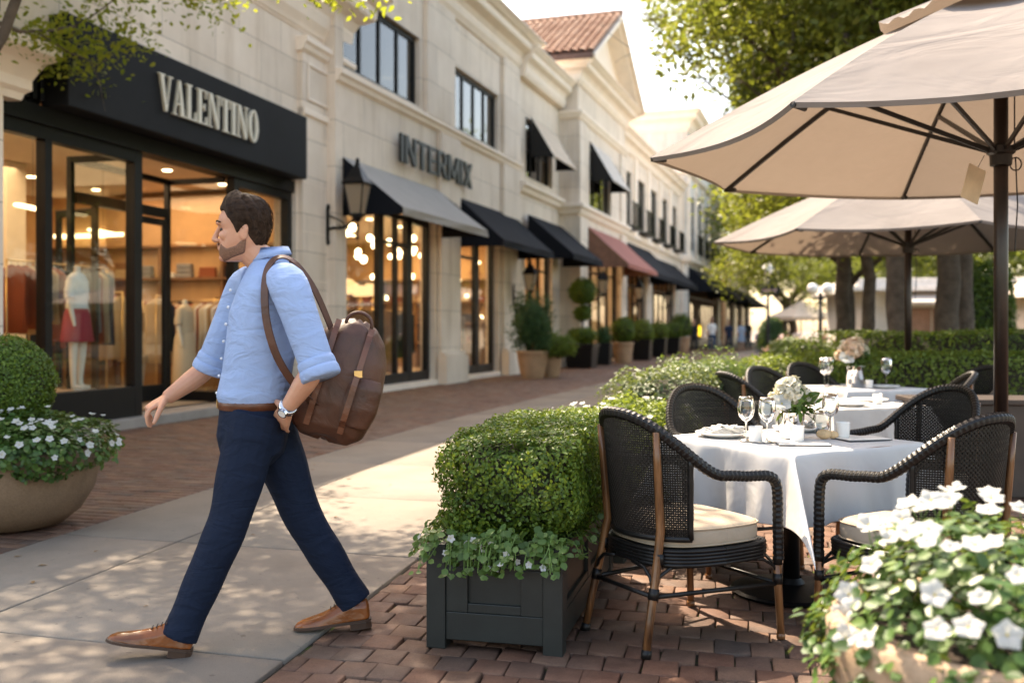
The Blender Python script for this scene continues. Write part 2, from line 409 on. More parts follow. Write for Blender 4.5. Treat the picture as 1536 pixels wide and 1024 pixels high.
def window(parent, x0, x1, z0, z1, y=.16, nx=3, nz=1, fm=None, gm=None, w=.07, d=.09, name='window', nzs=None, bot=None, label=None):
    fm = fm or m_black; gm = gm or m_glassup; f = MB(); b = bot if bot is not None else w
    f.box(x0, x0 + w, y, y + d, z0, z1); f.box(x1 - w, x1, y, y + d, z0, z1)
    f.box(x0 + w, x1 - w, y + .001, y + d - .001, z1 - w, z1); f.box(x0 + w, x1 - w, y + .001, y + d - .001, z0, z0 + b)
    xs = np.linspace(x0 + w / 2, x1 - w / 2, nx + 1)[1:-1] if isinstance(nx, int) else nx
    for x in xs: f.box(x - w * .36, x + w * .36, y + .004, y + d - .004, z0 + b, z1 - w)
    for z in (nzs if nzs is not None else np.linspace(z0, z1, nz + 1)[1:-1]): f.box(x0 + w, x1 - w, y + .012, y + d - .012, z - w * .3, z + w * .3)
    o = f.build(name, fm, parent, bevel=.006)
    if label: o['label'] = label
    g = MB(); g.box(x0 + w * .5, x1 - w * .5, y + d / 2 - .004, y + d / 2 + .004, z0 + b * .5, z1 - w * .5); g.build('pane', gm, o)
    return o
def awning(parent, x0, x1, zt, zb, pr, m, ms=None, val=.16, sides=True, label=None, name='awning', y0=-.02):
    mb = MB(); n = 13; xs = np.linspace(x0, x1, n)
    def sheet(ya, za, yb, zb_, rows=7, sag=.03):
        P = []
        for i, x in enumerate(xs):
            r = []
            for j in range(rows):
                t = j / (rows - 1); s = -sag * math.sin(PI * t) * (1 - .0 * abs(math.cos(i * PI / 4)))
                r.append((x, ya + (yb - ya) * t, za + (zb_ - za) * t + s))
            P.append(r)
        P = np.array(P); mb.grid(P); mb.grid(P - (0, 0, .012), flip=True)
    sheet(y0, zt, -pr, zb + val)
    P = np.array([[(x, -pr - .004 - .012 * math.sin(k * .9 + j), zb + val - val * j / 3) for j in range(4)] for k, x in enumerate(xs)]); mb.grid(P); mb.grid(P + (0, .01, 0), flip=True)
    a = mb.build(name, m, parent, smooth=False)
    if label: a['label'] = label
    if sides:
        for x in (x0, x1):
            s = MB()
            for dx in (0, .008 if x == x0 else -.008): s.add([(x + dx, y0, zt - .01), (x + dx, -pr, zb + val - .01), (x + dx, -pr, zb + .02), (x + dx, y0, zb + .02)], [(0, 1, 2, 3)])
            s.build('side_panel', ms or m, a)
    fr = MB()
    for x in (x0 + .03, x1 - .03):
        fr.tube([(x, y0, zb + val + .02), (x, -pr + .02, zb + val - .02)], .014, 6); fr.tube([(x, y0, zt - .04), (x, -pr + .02, zb + val - .03)], .014, 6)
    fr.tube([(x0 + .03, -pr + .02, zb + val - .02), (x1 - .03, -pr + .02, zb + val - .02)], .014, 6)
    fr.build('awning_frame', m_black, a); return a
LAMPS = []
def area(parent, x, y, z, sx, sy, p, c=(1, .68, .38)):
    l = bpy.data.lights.new('shop_light', 'AREA'); l.shape = 'RECTANGLE'; l.size = sx; l.size_y = sy; l.energy = p * .56; l.color = c
    o = bpy.data.objects.new('shop_light', l); COL.objects.link(o); o.parent = parent; o.location = (x, y, z); return o
def room(parent, x0, x1, y0, y1, z0, z1, power=60, lights=2, dl=6, wallm=None):
    w = MB(); wm = wallm or m_iwall
    w.add([(x0, y1, z0), (x1, y1, z0), (x1, y1, z1), (x0, y1, z1)], [(0, 1, 2, 3)])
    for x in (x0, x1): w.add([(x, y0, z0), (x, y1, z0), (x, y1, z1), (x, y0, z1)], [(0, 1, 2, 3)])
    w.build('interior_wall', wm, parent)
    f = MB(); f.add([(x0, y0, z0), (x1, y0, z0), (x1, y1, z0), (x0, y1, z0)], [(0, 1, 2, 3)]); f.build('interior_floor', m_ifloor, parent)
    f = MB(); f.box(x0, x1, y0, y1, z1, z1 + .05); c = f.build('interior_ceiling', m_iceil, parent)
    k = 0
    for i in range(dl):
        for j in range(2):
            d = MB(); cx = x0 + (x1 - x0) * (i + .5) / dl; cy = y0 + (y1 - y0) * (.25 + .45 * j)
            d.lathe([(.001, -.012), (.06, -.012), (.075, -.004), (.075, 0)], (cx, cy, z1 - .002), 12); d.build('downlight', m_lamp, c)
    for i in range(lights): area(parent, x0 + (x1 - x0) * (i + .5) / lights, (y0 + y1) / 2 - .4, z1 - .1, (x1 - x0) / lights * .7, (y1 - y0) * .5, power)
    return c
def text_polys(letters, word, h, gap, sx=1.0):
    """flat strokes -> list of polygons laid out along x"""
    x = 0; out = []
    for ch in word:
        w, polys = letters[ch]
        for p in polys: out.append([((px * sx + x), py * h) for px, py in [(q[0] * h, q[1]) for q in p]])
        x += w * h * sx + gap
    return out, x - gap
def R(x0, y0, x1, y1): return [(x0, y0), (x1, y0), (x1, y1), (x0, y1)]
def ringpoly(cx, cy, a, b, ai, bi, n=24):
    return [[(cx + a * math.cos(t0), cy + b * math.sin(t0)), (cx + a * math.cos(t1), cy + b * math.sin(t1)), (cx + ai * math.cos(t1), cy + bi * math.sin(t1)), (cx + ai * math.cos(t0), cy + bi * math.sin(t0))]
            for t0, t1 in [(2 * PI * i / n, 2 * PI * (i + 1) / n) for i in range(n)]]
SER = {
 'V': (.60, [[(.03, .98), (.19, .98), (.36, 0), (.28, 0)], [(.50, .98), (.545, .98), (.36, 0), (.32, 0)], R(-.04, .965, .27, 1), R(.42, .965, .64, 1)]),
 'A': (.60, [[(.05, .02), (.095, .02), (.31, .92), (.28, 1)], [(.38, .02), (.55, .02), (.35, 1), (.26, 1)], R(.13, .30, .44, .345), R(-.03, 0, .19, .035), R(.32, 0, .63, .035)]),
 'L': (.50, [R(.06, .02, .21, .98), R(-.02, .965, .29, 1), R(-.02, 0, .48, .038), [(.43, .03), (.50, .0), (.50, .27), (.475, .27)]]),
 'E': (.52, [R(.06, .02, .21, .98), R(-.02, .962, .47, 1), R(-.02, 0, .49, .038), R(.2, .485, .38, .525), [(.44, .03), (.51, .0), (.51, .25), (.485, .25)], [(.43, .97), (.485, 1), (.485, .77), (.46, .77)], [(.36, .40), (.39, .40), (.39, .61), (.36, .61)]]),
 'N': (.66, [R(.075, .02, .12, .98), R(.545, .02, .59, .98), [(.05, 1), (.21, 1), (.59, 0), (.47, 0)], R(-.03, .965, .16, 1), R(-.02, 0, .22, .035), R(.45, .965, .69, 1)]),
 'T': (.54, [R(.195, .02, .345, .98), R(0, .962, .54, 1), R(.10, 0, .44, .036), [(0, 1), (.05, .97), (.025, .74), (0, .74)], [(.54, 1), (.49, .97), (.515, .74), (.54, .74)]]),
 'I': (.27, [R(.06, .02, .21, .98), R(-.02, .965, .29, 1), R(-.02, 0, .29, .035)]),
 'O': (.60, ringpoly(.30, .5, .30, .52, .135, .475)),
}
SAN = {
 'I': (.13, [R(0, 0, .13, 1)]),
 'N': (.52, [R(0, 0, .12, 1), R(.40, 0, .52, 1), [(.0, 1), (.14, 1), (.52, 0), (.38, 0)]]),
 'T': (.46, [R(.165, 0, .295, 1), R(0, .89, .46, 1)]),
 'E': (.40, [R(0, 0, .13, 1), R(0, .89, .40, 1), R(0, .45, .36, .55), R(0, 0, .40, .11)]),
 'R': (.48, [R(0, 0, .13, 1), R(.1, .89, .32, 1), R(.1, .43, .32, .53), [(.30, 1), (.46, .86), (.46, .58), (.30, .43), (.33, .58), (.33, .84)], [(.18, .45), (.32, .45), (.50, 0), (.36, 0)]]),
 'M': (.64, [R(0, 0, .12, 1), R(.52, 0, .64, 1), [(0, 1), (.15, 1), (.38, .12), (.26, .12)], [(.64, 1), (.49, 1), (.26, .12), (.38, .12)]]),
 'X': (.50, [[(0, 1), (.15, 1), (.50, 0), (.35, 0)], [(.35, 1), (.50, 1), (.15, 0), (0, 0)]]),
}
def lettering(parent, letters, word, x0, x1, z, h, y, dep, m, name='letter'):
    polys, w = text_polys(letters, word, h, .07 * h); tot = x1 - x0
    x = 0; k = tot / w; i = 0
    for ch in word:
        mb = MB(); wd, ps = letters[ch]
        for q, p in enumerate(ps):
            pts = [(x0 + (x + a * h) * k, z + b * h) for a, b in p]; e = .0008 * (q % 9)
            n = len(pts); V = [(a, y - dep - e, b) for a, b in pts] + [(a, y, b) for a, b in pts]
            ar = sum(pts[i][0] * pts[(i + 1) % n][1] - pts[(i + 1) % n][0] * pts[i][1] for i in range(n))
            F = [tuple(range(n)), tuple(range(n, 2 * n))[::-1]] + [(i, n + i, n + (i + 1) % n, (i + 1) % n) for i in range(n)]
            mb.add(V, F)
        mb.build(name, m, parent); x += wd * h + .07 * h

# ============ corner boutique with the big black fascia
b1 = thing('boutique_building', 'cream stone boutique with long black fascia sign in ivory serif capitals', 'building', (-4.98, 11.0, 0), PI / 2 - A1)
mb = MB(); wall(mb, -6, 7.25, 0, 6.1, 0, .4, [(-.95, 5.5, 0, 4.3)]); wall(mb, 7.24, 7.25, 0, 7.2, .4, 8)
mb.box(-6, 7.25, 8.0, 8.3, 0, 7.2); mb.box(-6.2, -6, 0, 8.3, 0, 7.2); mb.box(-6, 7.25, 0.41, 8, 6.9, 7.0)
mb.box(-3.2, -.97, -.14, 0, .9, 3.66)
mb.box(5.56, 7.25, -.09, 0, 0, 5.75)
mb.build('wall', m_stone, b1)
mb = MB()
mould(mb, -6, 7.25, [(.02, 6.1), (.02, 6.14)] + cornice_prof(6.14, 1.15, .72), .4, 0, .6)
mb.build('cornice', m_trim, b1)
mb = MB(); mould(mb, -3.25, -.88, [(.15, 3.55), (.17, 3.62), (.22, 3.66), (.22, 3.76), (.30, 3.92), (.40, 4.0), (.42, 4.02), (.42, 4.14)], .0, 0, .02)
mb.build('capital', m_trim, b1)
mb = MB(); mould(mb, 5.5, 7.25, [(.10, 5.75), (.14, 5.79), (.16, 5.86), (.2, 5.9), (.2, 5.98)], 0, 0, .1)
mould(mb, 5.56, 7.25, [(.1, 4.72), (.125, 4.73), (.125, 4.83), (.1, 4.84)], 0)
for a, b, c, d in ((5.72, 7.1, 5.55, 5.6), (5.72, 7.1, 4.98, 5.03), (5.72, 5.77, 5.03, 5.55), (7.05, 7.1, 5.03, 5.55)): mb.box(a, b, -.115, -.09, c, d)
for z in (1.2, 2.0, 2.8, 3.6, 4.4): mb.box(5.56, 7.25, -.094, -.0905, z, z + .012)
mb.box(5.5, 7.3, -.16, -.05, 0, .55); mb.box(-3.25, -.955, -.24, -.05, 0, .92)
build_each(mb, 'pilaster_trim', m_trim, b1, bevel=.01)
mb = MB(); mb.box(-.16, 5.4, -.25, .1, 3.62, 4.62); sb = mb.build('sign_board', m_sign, b1, bevel=.012); sb['label'] = 'long black fascia sign with ivory serif capitals'
lettering(sb, SER, 'VALENTINO', 1.42, 3.80, 3.91, .45, -.252, .035, m_letter)
mb = MB(); mb.box(-.95, 5.5, .02, .3, 3.42, 3.615); mb.box(-.95, -.18, .1, .2, 3.62, 4.3)
for i in range(5): mb.box(-.72 + i * .11, -.66 + i * .11, .0, .1, 3.66, 4.25)
mb.box(-.95, -.17, -.01, .1, 4.25, 4.33)
mb.build('transom_grille', m_black, b1, bevel=.005)
window(b1, -.94, 1.56, .12, 3.42, .06, [-.08], 1, m_black, m_glass, .15, .14, 'shop_window', bot=.38)
window(b1, 3.72, 5.48, .12, 3.42, .06, [], 1, m_black, m_glass, .13, .14, 'shop_window', bot=.38)
mb = MB()
for x in (1.57, 3.65): mb.box(x, x + .07, 1.12, 1.2, .14, 3.42); mb.box(x + .005, x + .065, .2, 1.12, .14, .3); mb.box(x + .005, x + .065, .2, 1.12, 3.34, 3.42)
mb.box(1.66, 3.64, 1.1, 1.2, 2.84, 2.98)
mb.box(2.02, 2.08, 1.1, 1.18, .14, 2.84); mb.box(1.66, 3.64, 1.1, 1.18, 3.34, 3.42); dfr = mb.build('door_frame', m_black, b1, bevel=.005); g = MB(); g.box(1.6, 1.606, .2, 1.12, .3, 3.34); g.box(3.68, 3.686, .2, 1.12, .3, 3.34); build_each(g, 'side_pane', m_glass, dfr)
for (xa, ya, ang) in ((2.08, 1.14, 78), (3.62, 1.14, 180)):
    M = np.array(Matrix.Translation((xa, ya, 0)) @ Matrix.Rotation(math.radians(ang), 4, 'Z')); d = MB(); w = .78
    d.box(0, .08, -.025, .025, .16, 2.82, M); d.box(w - .08, w, -.025, .025, .16, 2.82, M); d.box(.08, w - .08, -.024, .024, .16, .4, M); d.box(.08, w - .08, -.024, .024, 2.72, 2.82, M)
    dd = d.build('door', m_black, b1, bevel=.004); g = MB(); g.box(.07, w - .07, -.004, .004, .38, 2.74, M); g.build('pane', m_glass, dd)
    h = MB(); h.box(w - .15, w - .12, -.07, -.04, .8, 2.0, M); h.build('handle', m_brass, dd)
mb = MB(); mb.box(-.95, 5.6, -.12, .0, -.01, .13); mb.box(-.95, 5.6, .0, 1.3, -.01, .128); mb.build('door_step', M_('step_stone', (.30, .26, .22), .8, var=.15, scale=3, bmp=.3, bs=60), b1, bevel=.012)
room(b1, -2.6, 7.15, .42, 6.2, .15, 3.75, 42, 3, 6)
s = MB()
for z in (.9, 1.5, 2.1, 2.7): s.box(6.72, 7.13, .9, 5.9, z, z + .045)
for y in (.9, 2.1, 3.4, 4.7, 5.85): s.box(6.74, 7.13, y, y + .05, .16, 2.745)
s.build('wall_shelf', m_iwood, b1)
s = MB(); s.box(6.95, 7.1, .9, 5.9, 2.95, 3.02); s.build('strip_light', m_strip, b1)
s = MB(); s.box(7.05, 7.14, 2.0, 3.6, 1.1, 2.0); s.box(-2, 2, 6.08, 6.18, 1.2, 2.6); s.build('wall_panel', m_rustcloth, b1)
s = MB(); s.box(3.2, 3.6, 3.6, 4.0, .15, 3.74); s.build('interior_pillar', m_iceil, b1)

# ============ second shop building
b2 = thing('awning_shop_building', 'cream two storey shop building with dark raised capitals above its pale grey awning', 'building', (-2.944, 17.45, 0), PI / 2 - A2)
mb = MB(); O2 = [(.12, 4.25, 0, 3.95), (5.72, 8.55, 0, 3.95), (.0, 3.4, 5.78, 7.2), (5.42, 8.52, 5.74, 7.15)]
wall(mb, -.3, 10.1, 0, 8.35, 0, .35, O2); mb.box(-.3, 10.1, .36, 8, 8.3, 8.34); mb.box(-.3, 10.1, 8, 8.3, 0, 8.34)
mb.build('wall', m_stone2, b2)
mb = MB(); mould(mb, -.3, 10.3, cornice_prof(8.2, .85, .62), .3, 0, .4); mb.box(-.3, 10.2, 0, .4, 9.05, 9.3); mb.build('cornice', m_trim, b2)
mb = MB(); mould(mb, -.3, 10.15, [(.0, 5.46), (.06, 5.49), (.08, 5.56), (.13, 5.60), (.13, 5.67), (0, 5.69)], 0, 0, .1); mb.build('string_course', m_trim, b2)
mb = MB()
for a, b in ((4.35, 5.55), (8.7, 10.1)):
    mb.box(a, b, -.10, -.001, .0, 5.45); mb.box(a - .08, b + .08, -.26, -.05, 0, .62); mb.box(a - .04, b + .04, -.2, -.08, .62, .7)
for a, b in ((3.6, 5.2), (8.7, 10.1)): mb.box(a, b, -.10, -.001, 5.7, 8.2)
build_each(mb, 'pillar', m_stone2, b2, bevel=.012)
lettering(b2, SAN, 'INTERMIX', 2.1, 6.15, 4.45, .56, -.11, .05, m_black, 'sign_letter')
window(b2, 0, 3.4, 5.78, 7.2, .1, 4, 1, w=.09); window(b2, 5.42, 8.52, 5.74, 7.15, .1, 4, 1, w=.09)
window(b2, .12, 1.8, .12, 3.5, .12, 1, 1, m_black, m_glass, .09, .12, 'shop_window', bot=.25)
window(b2, 1.82, 3.15, .12, 3.5, .12, [2.55], 1, m_black, m_glass, .1, .12, 'door', nzs=[2.9], bot=.2)
window(b2, 3.17, 4.22, .12, 3.5, .12, 1, 1, m_black, m_glass, .13, .12, 'shop_window', bot=.2)
window(b2, 5.75, 7.25, .12, 3.5, .12, 1, 1, m_black, m_glass, .1, .12, 'shop_window', nzs=[2.9], bot=.2)
window(b2, 7.27, 8.5, .12, 3.5, .12, 1, 1, m_black, m_glass, .12, .12, 'door', bot=.2)
mb = MB(); mb.box(.1, 8.56, -.06, .34, -.01, .12); mb.build('door_step', m_trim, b2)
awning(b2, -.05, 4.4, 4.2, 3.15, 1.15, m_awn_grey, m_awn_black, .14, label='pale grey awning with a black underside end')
awning(b2, 5.6, 9.9, 4.2, 3.05, 1.1, m_awn_black, None, .16)
room(b2, 0, 10, .35, 5, .14, 3.6, 50, 3, 6)
s = MB()
for z in (.8, 1.35, 1.9, 2.5): s.box(9.5, 9.98, .6, 4.8, z, z + .04)
for y in (.6, 1.6, 2.7, 3.8, 4.75): s.box(9.52, 9.98, y, y + .05, .15, 2.54)
s.build('wall_shelf', m_iwood, b2)

# ============ third: narrow bay with open upper awning
b3 = thing('bay_shop_building', 'narrow cream bay with black awning and tan window awning flap beside the gabled house', 'building', (.3 - .03, 27.07, 0), PI / 2 - A2)
mb = MB(); wall(mb, 0, 4.6, 0, 8.25, .12, .35, [(.7, 3.5, 0, 4.0), (.75, 3.5, 5.45, 7.1)]); mb.box(0, 4.6, 7, 7.3, 0, 8.2); mb.box(0, 4.6, .5, 7, 8.2, 8.24); mb.build('wall', m_stone2, b3)
mb = MB(); mould(mb, 0, 4.3, cornice_prof(8.05, .8, .45), .4); mb.build('cornice', m_trim, b3); mb = MB(); mould(mb, 0, 4.55, [(-.12, 4.9), (-.02, 4.96), (.02, 5.06), (.1, 5.12), (.1, 5.2), (-.12, 5.24)], .12); mb.build('window_ledge', m_trim, b3)
window(b3, .75, 3.5, 5.45, 7.1, .25, 3, 2, w=.08); window(b3, .7, 3.5, .12, 3.6, .25, 3, 1, m_black, m_glass, .1, .1, 'shop_window', nzs=[2.9], bot=.4)
awning(b3, .5, 4.2, 4.35, 3.1, 1.3, m_awn_black, None, .16)
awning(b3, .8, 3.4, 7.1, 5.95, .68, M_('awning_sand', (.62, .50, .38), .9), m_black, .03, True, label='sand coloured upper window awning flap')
room(b3, .3, 4.2, .5, 4, .14, 3.9, 60, 1, 3)

# ============ gabled house
b4 = thing('gabled_building', 'tall cream building with triangular gable, clay tile roof and rose awning', 'building', (2.05, 31.1, 0), PI / 2 - A2)
W = 7.4; mb = MB(); wall(mb, 0, W, 0, 8.85, 0, .35, [(1.55, 4.9, 5.2, 7.3), (1.4, 6.6, 0, 4.4)])
mb.box(0, .35, .36, 9, 0, 8.85); mb.box(W - .35, W, .36, 9, 0, 8.85); mb.box(.35, W - .35, .36, 8.9, 8.6, 8.85); mb.build('wall', m_stone2, b4)
mb = MB()
mould(mb, 0, W, cornice_prof(8.8, .75, .6), 0, 9, 9); mould(mb, 0, W, [(0, 7.72), (.07, 7.76), (.12, 7.86), (.16, 7.9), (.16, 7.98), (0, 8.0)], 0, 9, 9)
mould(mb, 0, W, [(0, 4.72), (.1, 4.8), (.14, 4.92), (.22, 4.98), (.22, 5.08), (0, 5.12)], 0, 9, 9); mb.build('cornice', m_trim, b4)
mb = MB()
for a, b in ((.0, 1.0), (W - 1.0, W)): mb.box(a, b, -.09, -.001, 0, 4.7); mb.box(a, b, -.07, -.001, 5.12, 7.7); mb.box(a, b, -.16, -.092, 0, .6)
build_each(mb, 'pillar', m_stone2, b4, bevel=.012)
zr = 12.0; ze = 9.55; ov = .62
g = MB(); g.add([(-.1, .0, ze), (W + .1, .0, ze), (W / 2, .0, zr - .28), (-.1, .3, ze), (W + .1, .3, ze), (W / 2, .3, zr - .28)], [(0, 1, 2), (5, 4, 3), (0, 2, 5, 3), (1, 4, 5, 2)])
g.build('gable', m_trim, b4)
g = MB()
for sx in (-1, 1):
    a = vec(W / 2 + sx * (W / 2 + ov), 0, ze + .02); b = vec(W / 2, 0, zr)
    d = unit(b - a); nrm = vec(-d[2], 0, d[0]) * (1 if sx < 0 else -1)
    for (o0, o1, y0, y1) in ((-.30, -.03, -ov + .1, .0), (-.16, -.03, -ov - .06, -ov + .1)):
        V = [p + nrm * o + vec(0, y, 0) for p in (a, b) for o in (o0, o1) for y in (y0, y1)]
        g.add(V, [(0, 1, 3, 2), (4, 6, 7, 5), (0, 4, 5, 1), (2, 3, 7, 6), (0, 2, 6, 4), (1, 5, 7, 3)])
g.build('raking_cornice', m_trim, b4)
m_tile, nt, out = newmat('clay_roof_tile'); gi = N(nt, 'ShaderNodeNewGeometry')
cc = ramp(nt, gi.outputs['Random Per Island'], [(0, (.26, .14, .09)), (.5, (.34, .20, .135)), (1, (.44, .30, .22))]); cc = mixc(nt, .3, cc, ramp(nt, noise(nt, coords(nt), 6, 5), [(.3, (.25, .13, .09)), (.7, (.65, .42, .3))]))
principled(nt, out, cc, .85, 0, .2)
V = []; Q = []; k = 0
for sx in (-1, 1):
    a = vec(W / 2 + sx * (W / 2 + ov + .05), 0, ze + .02); b = vec(W / 2, 0, zr + .02); Ls = np.linalg.norm(b - a); d = (b - a) / Ls; nrm = vec(-d[2], 0, d[0]) * (1 if sx < 0 else -1)
    rows = int(Ls / .36); cols = int((9 + ov) / .26)
    for i in range(rows):
        for j in range(cols):
            y = -ov - .05 + j * .26; s0 = i * .36; s1 = min(s0 + .44, Ls)
            for e, s in ((0, s0), (1, s1)):
                for q in range(7):
                    th = PI * q / 6; r = .115 - .02 * e
                    V.append(a + d * s + vec(0, y + .13 - r * 1.1 * math.cos(th), 0) + nrm * (r * math.sin(th) * .9 + .05 - .035 * e))
            for q in range(6): Q.append((k + q, k + q + 1, k + 8 + q, k + 7 + q))
            k += 14
tiles = fastmesh('roof', V, Q, m_tile, b4, True)
g = MB()
for sx in (-1, 1):
    a = vec(W / 2 + sx * (W / 2 + ov), 0, ze + .02); b = vec(W / 2, 0, zr + .0)
    g.add([a + vec(0, -ov, 0), b + vec(0, -ov, 0), b + vec(0, 9, 0), a + vec(0, 9, 0)], [(0, 1, 2, 3)])
    x = a[0]; g.box(x - .06, x + .06, -ov, 9, ze - .12, ze + .03)
g.build('roof_deck', M_('roof_edge_dark', (.10, .06, .05), .8), b4)
g = MB()
for j in range(30): g.tube([(W / 2, -ov - .05 + j * .32, zr + .05), (W / 2, -ov + .33 + j * .32, zr + .08)], [.13, .11], 10, up=(1, 0, 0))
g.build('ridge_tiles', m_tile, b4, smooth=True)
window(b4, 1.55, 4.9, 5.2, 7.3, .12, 3, 2, w=.09)
window(b4, 1.4, 6.6, .12, 4.2, .2, 4, 1, m_black, m_glass, .1, .1, 'shop_window', nzs=[3.1], bot=.4)
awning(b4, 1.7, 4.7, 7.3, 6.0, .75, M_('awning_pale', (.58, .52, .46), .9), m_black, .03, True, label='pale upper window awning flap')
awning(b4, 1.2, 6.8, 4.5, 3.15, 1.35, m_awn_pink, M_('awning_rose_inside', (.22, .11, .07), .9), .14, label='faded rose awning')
room(b4, .5, 7.3, .5, 5, .14, 4.4, 70, 1, 4)

# ============ fifth: row with small balconies
X5, Y5 = .32 * 38.6 - 8.3, 38.6
b5 = thing('balcony_row_building', 'low cream row with small dark balconies beyond the gabled house', 'building', (X5, Y5, 0), PI / 2 - A2)
W = 16.8; mb = MB(); ups = [(1.2 + i * 3.2, 2.9 + i * 3.2, 5.4, 7.6) for i in range(5)]
wall(mb, 0, W, 0, 8.4, 0, .3, ups + [(.7, 6.5, 0, 4), (8, 15, 0, 4)]); mb.box(0, W, 7, 7.3, 0, 8.4); mb.box(0, W, .4, 7, 8.3, 8.38); mb.build('wall', m_stone2, b5)
mb = MB(); mould(mb, 0, W, cornice_prof(8.3, .7, .5), .3); mould(mb, 0, W, [(0, 4.8), (.15, 4.95), (.15, 5.1), (0, 5.12)], .0)
for i in range(6): mb.box(.2 + i * 3.2, .75 + i * 3.2, -.08, -.001, 5.12, 8.3)
mb.build('cornice', m_trim, b5)
for i, u in enumerate(ups):
    window(b5, *u, .1, 2, 2, w=.08); r = MB()
    r.box(u[0] - .1, u[1] + .1, -.42, -.38, 6.2, 6.25)
    for k in range(12): r.box(u[0] - .1 + k * .16, u[0] - .07 + k * .16, -.41, -.39, 5.3, 6.2)
    r.box(u[0] - .12, u[1] + .12, -.45, -.0, 5.22, 5.3); r.build('balcony_railing', m_black, b5)
for a, b in ((.7, 6.5), (8, 15)): window(b5, a, b, .12, 3.8, .15, 5, 1, m_black, m_glass, .12, .1, 'shop_window', nzs=[3], bot=.4)
awning(b5, .4, 7.2, 4.7, 3.2, 1.3, m_awn_black, None, .2); awning(b5, 8, 15, 4.5, 3.2, 1.2, m_awn_black, None, .2)
room(b5, .3, 16, .5, 5, .14, 4.1, 36, 2, 5)

# ============ tall pale block
X6, Y6 = .32 * 54.8 - 7.93, 54.8
b6 = thing('tall_pale_building', 'tall whitish building closing the row, its blank side wall facing the street', 'building', (X6, Y6, 0), PI / 2 - A2)
W = 17; mb = MB(); ups = [(1 + i * 3.1, 3.1 + i * 3.1, 5.6, 8.6) for i in range(5)]
wall(mb, 0, W, 0, 12.2, 0, .3, ups + [(.6, 16, 0, 4)]); mb.box(0, .3, .31, 9, 0, 12.2); mb.box(0.3, W, 8.7, 9, 0, 12.2); mb.box(.3, W, .3, 8.7, 12.1, 12.19); mb.build('wall', m_white, b6)
mb = MB(); mould(mb, 0, W, cornice_prof(12.0, 1.1, .8), 0, 9, 9); mould(mb, 0, W, [(0, 9.6), (.2, 9.75), (.2, 9.95), (0, 10)], 0, 9, 9); mould(mb, 0, W, [(0, 4.7), (.25, 4.9), (.25, 5.15), (0, 5.2)], 0, 9, 9)
for i in range(6): mb.box(.1 + i * 3.1, .8 + i * 3.1, -.1, -.001, 5.2, 9.6)
mb.box(-.1, -.001, .2, 1.2, 0, 9.5); mb.box(-.1, -.001, 4, 5, 0, 9.5); mb.build('cornice', m_trim, b6)
for u in ups:
    window(b6, *u, .1, 2, 2, w=.1); r = MB()
    for k in range(14): r.box(u[0] - .1 + k * .165, u[0] - .06 + k * .165, -.5, -.46, 5.3, 6.3)
    r.box(u[0] - .2, u[1] + .2, -.52, -.44, 6.3, 6.36); r.build('balcony_railing', m_black, b6)
window(b6, .6, 16, .12, 3.9, .15, 9, 1, m_black, m_glass, .15, .1, 'shop_window', nzs=[3], bot=.4)
awning(b6, .4, 9, 4.6, 3.2, 1.4, m_awn_black, None, .25); awning(b6, 9.6, 16.5, 4.5, 3.1, 1.6, m_awn_black, None, .25)
room(b6, .3, 16.5, .5, 5, .14, 4.1, 22, 1, 4)

# ============ last low shops
X7, Y7 = .32 * 72 - 7.6, 72
b7 = thing('end_shop_building', 'small low shopfront at the far end of the street, awnings reaching into the trees', 'building', (X7, Y7, 0), PI / 2 - A2)
W = 22; mb = MB(); wall(mb, 0, W, 0, 5.6, 0, .3, [(.8, 6, 0, 3.6), (7.5, 13, 0, 3.6), (14.5, 20, 0, 3.6)]); mb.box(0, W, 6, 6.3, 0, 5.6); mb.box(0, W, .3, 6, 5.4, 5.5); mb.build('wall', m_stone2, b7)
mb = MB(); mould(mb, 0, W, cornice_prof(5.4, .8, .6), .3, 0, 0); mb.build('cornice', m_trim, b7)
for a in (.8, 7.5, 14.5):
    window(b7, a, a + 5.3, .12, 3.5, .15, 3, 1, m_black, m_glass, .15, .1, 'shop_window', bot=.4); awning(b7, a - .3, a + 5.6, 4.3, 3.0, 1.6, m_awn_black, None, .25)
room(b7, .3, 21.5, .5, 5, .14, 3.9, 14, 1, 4)

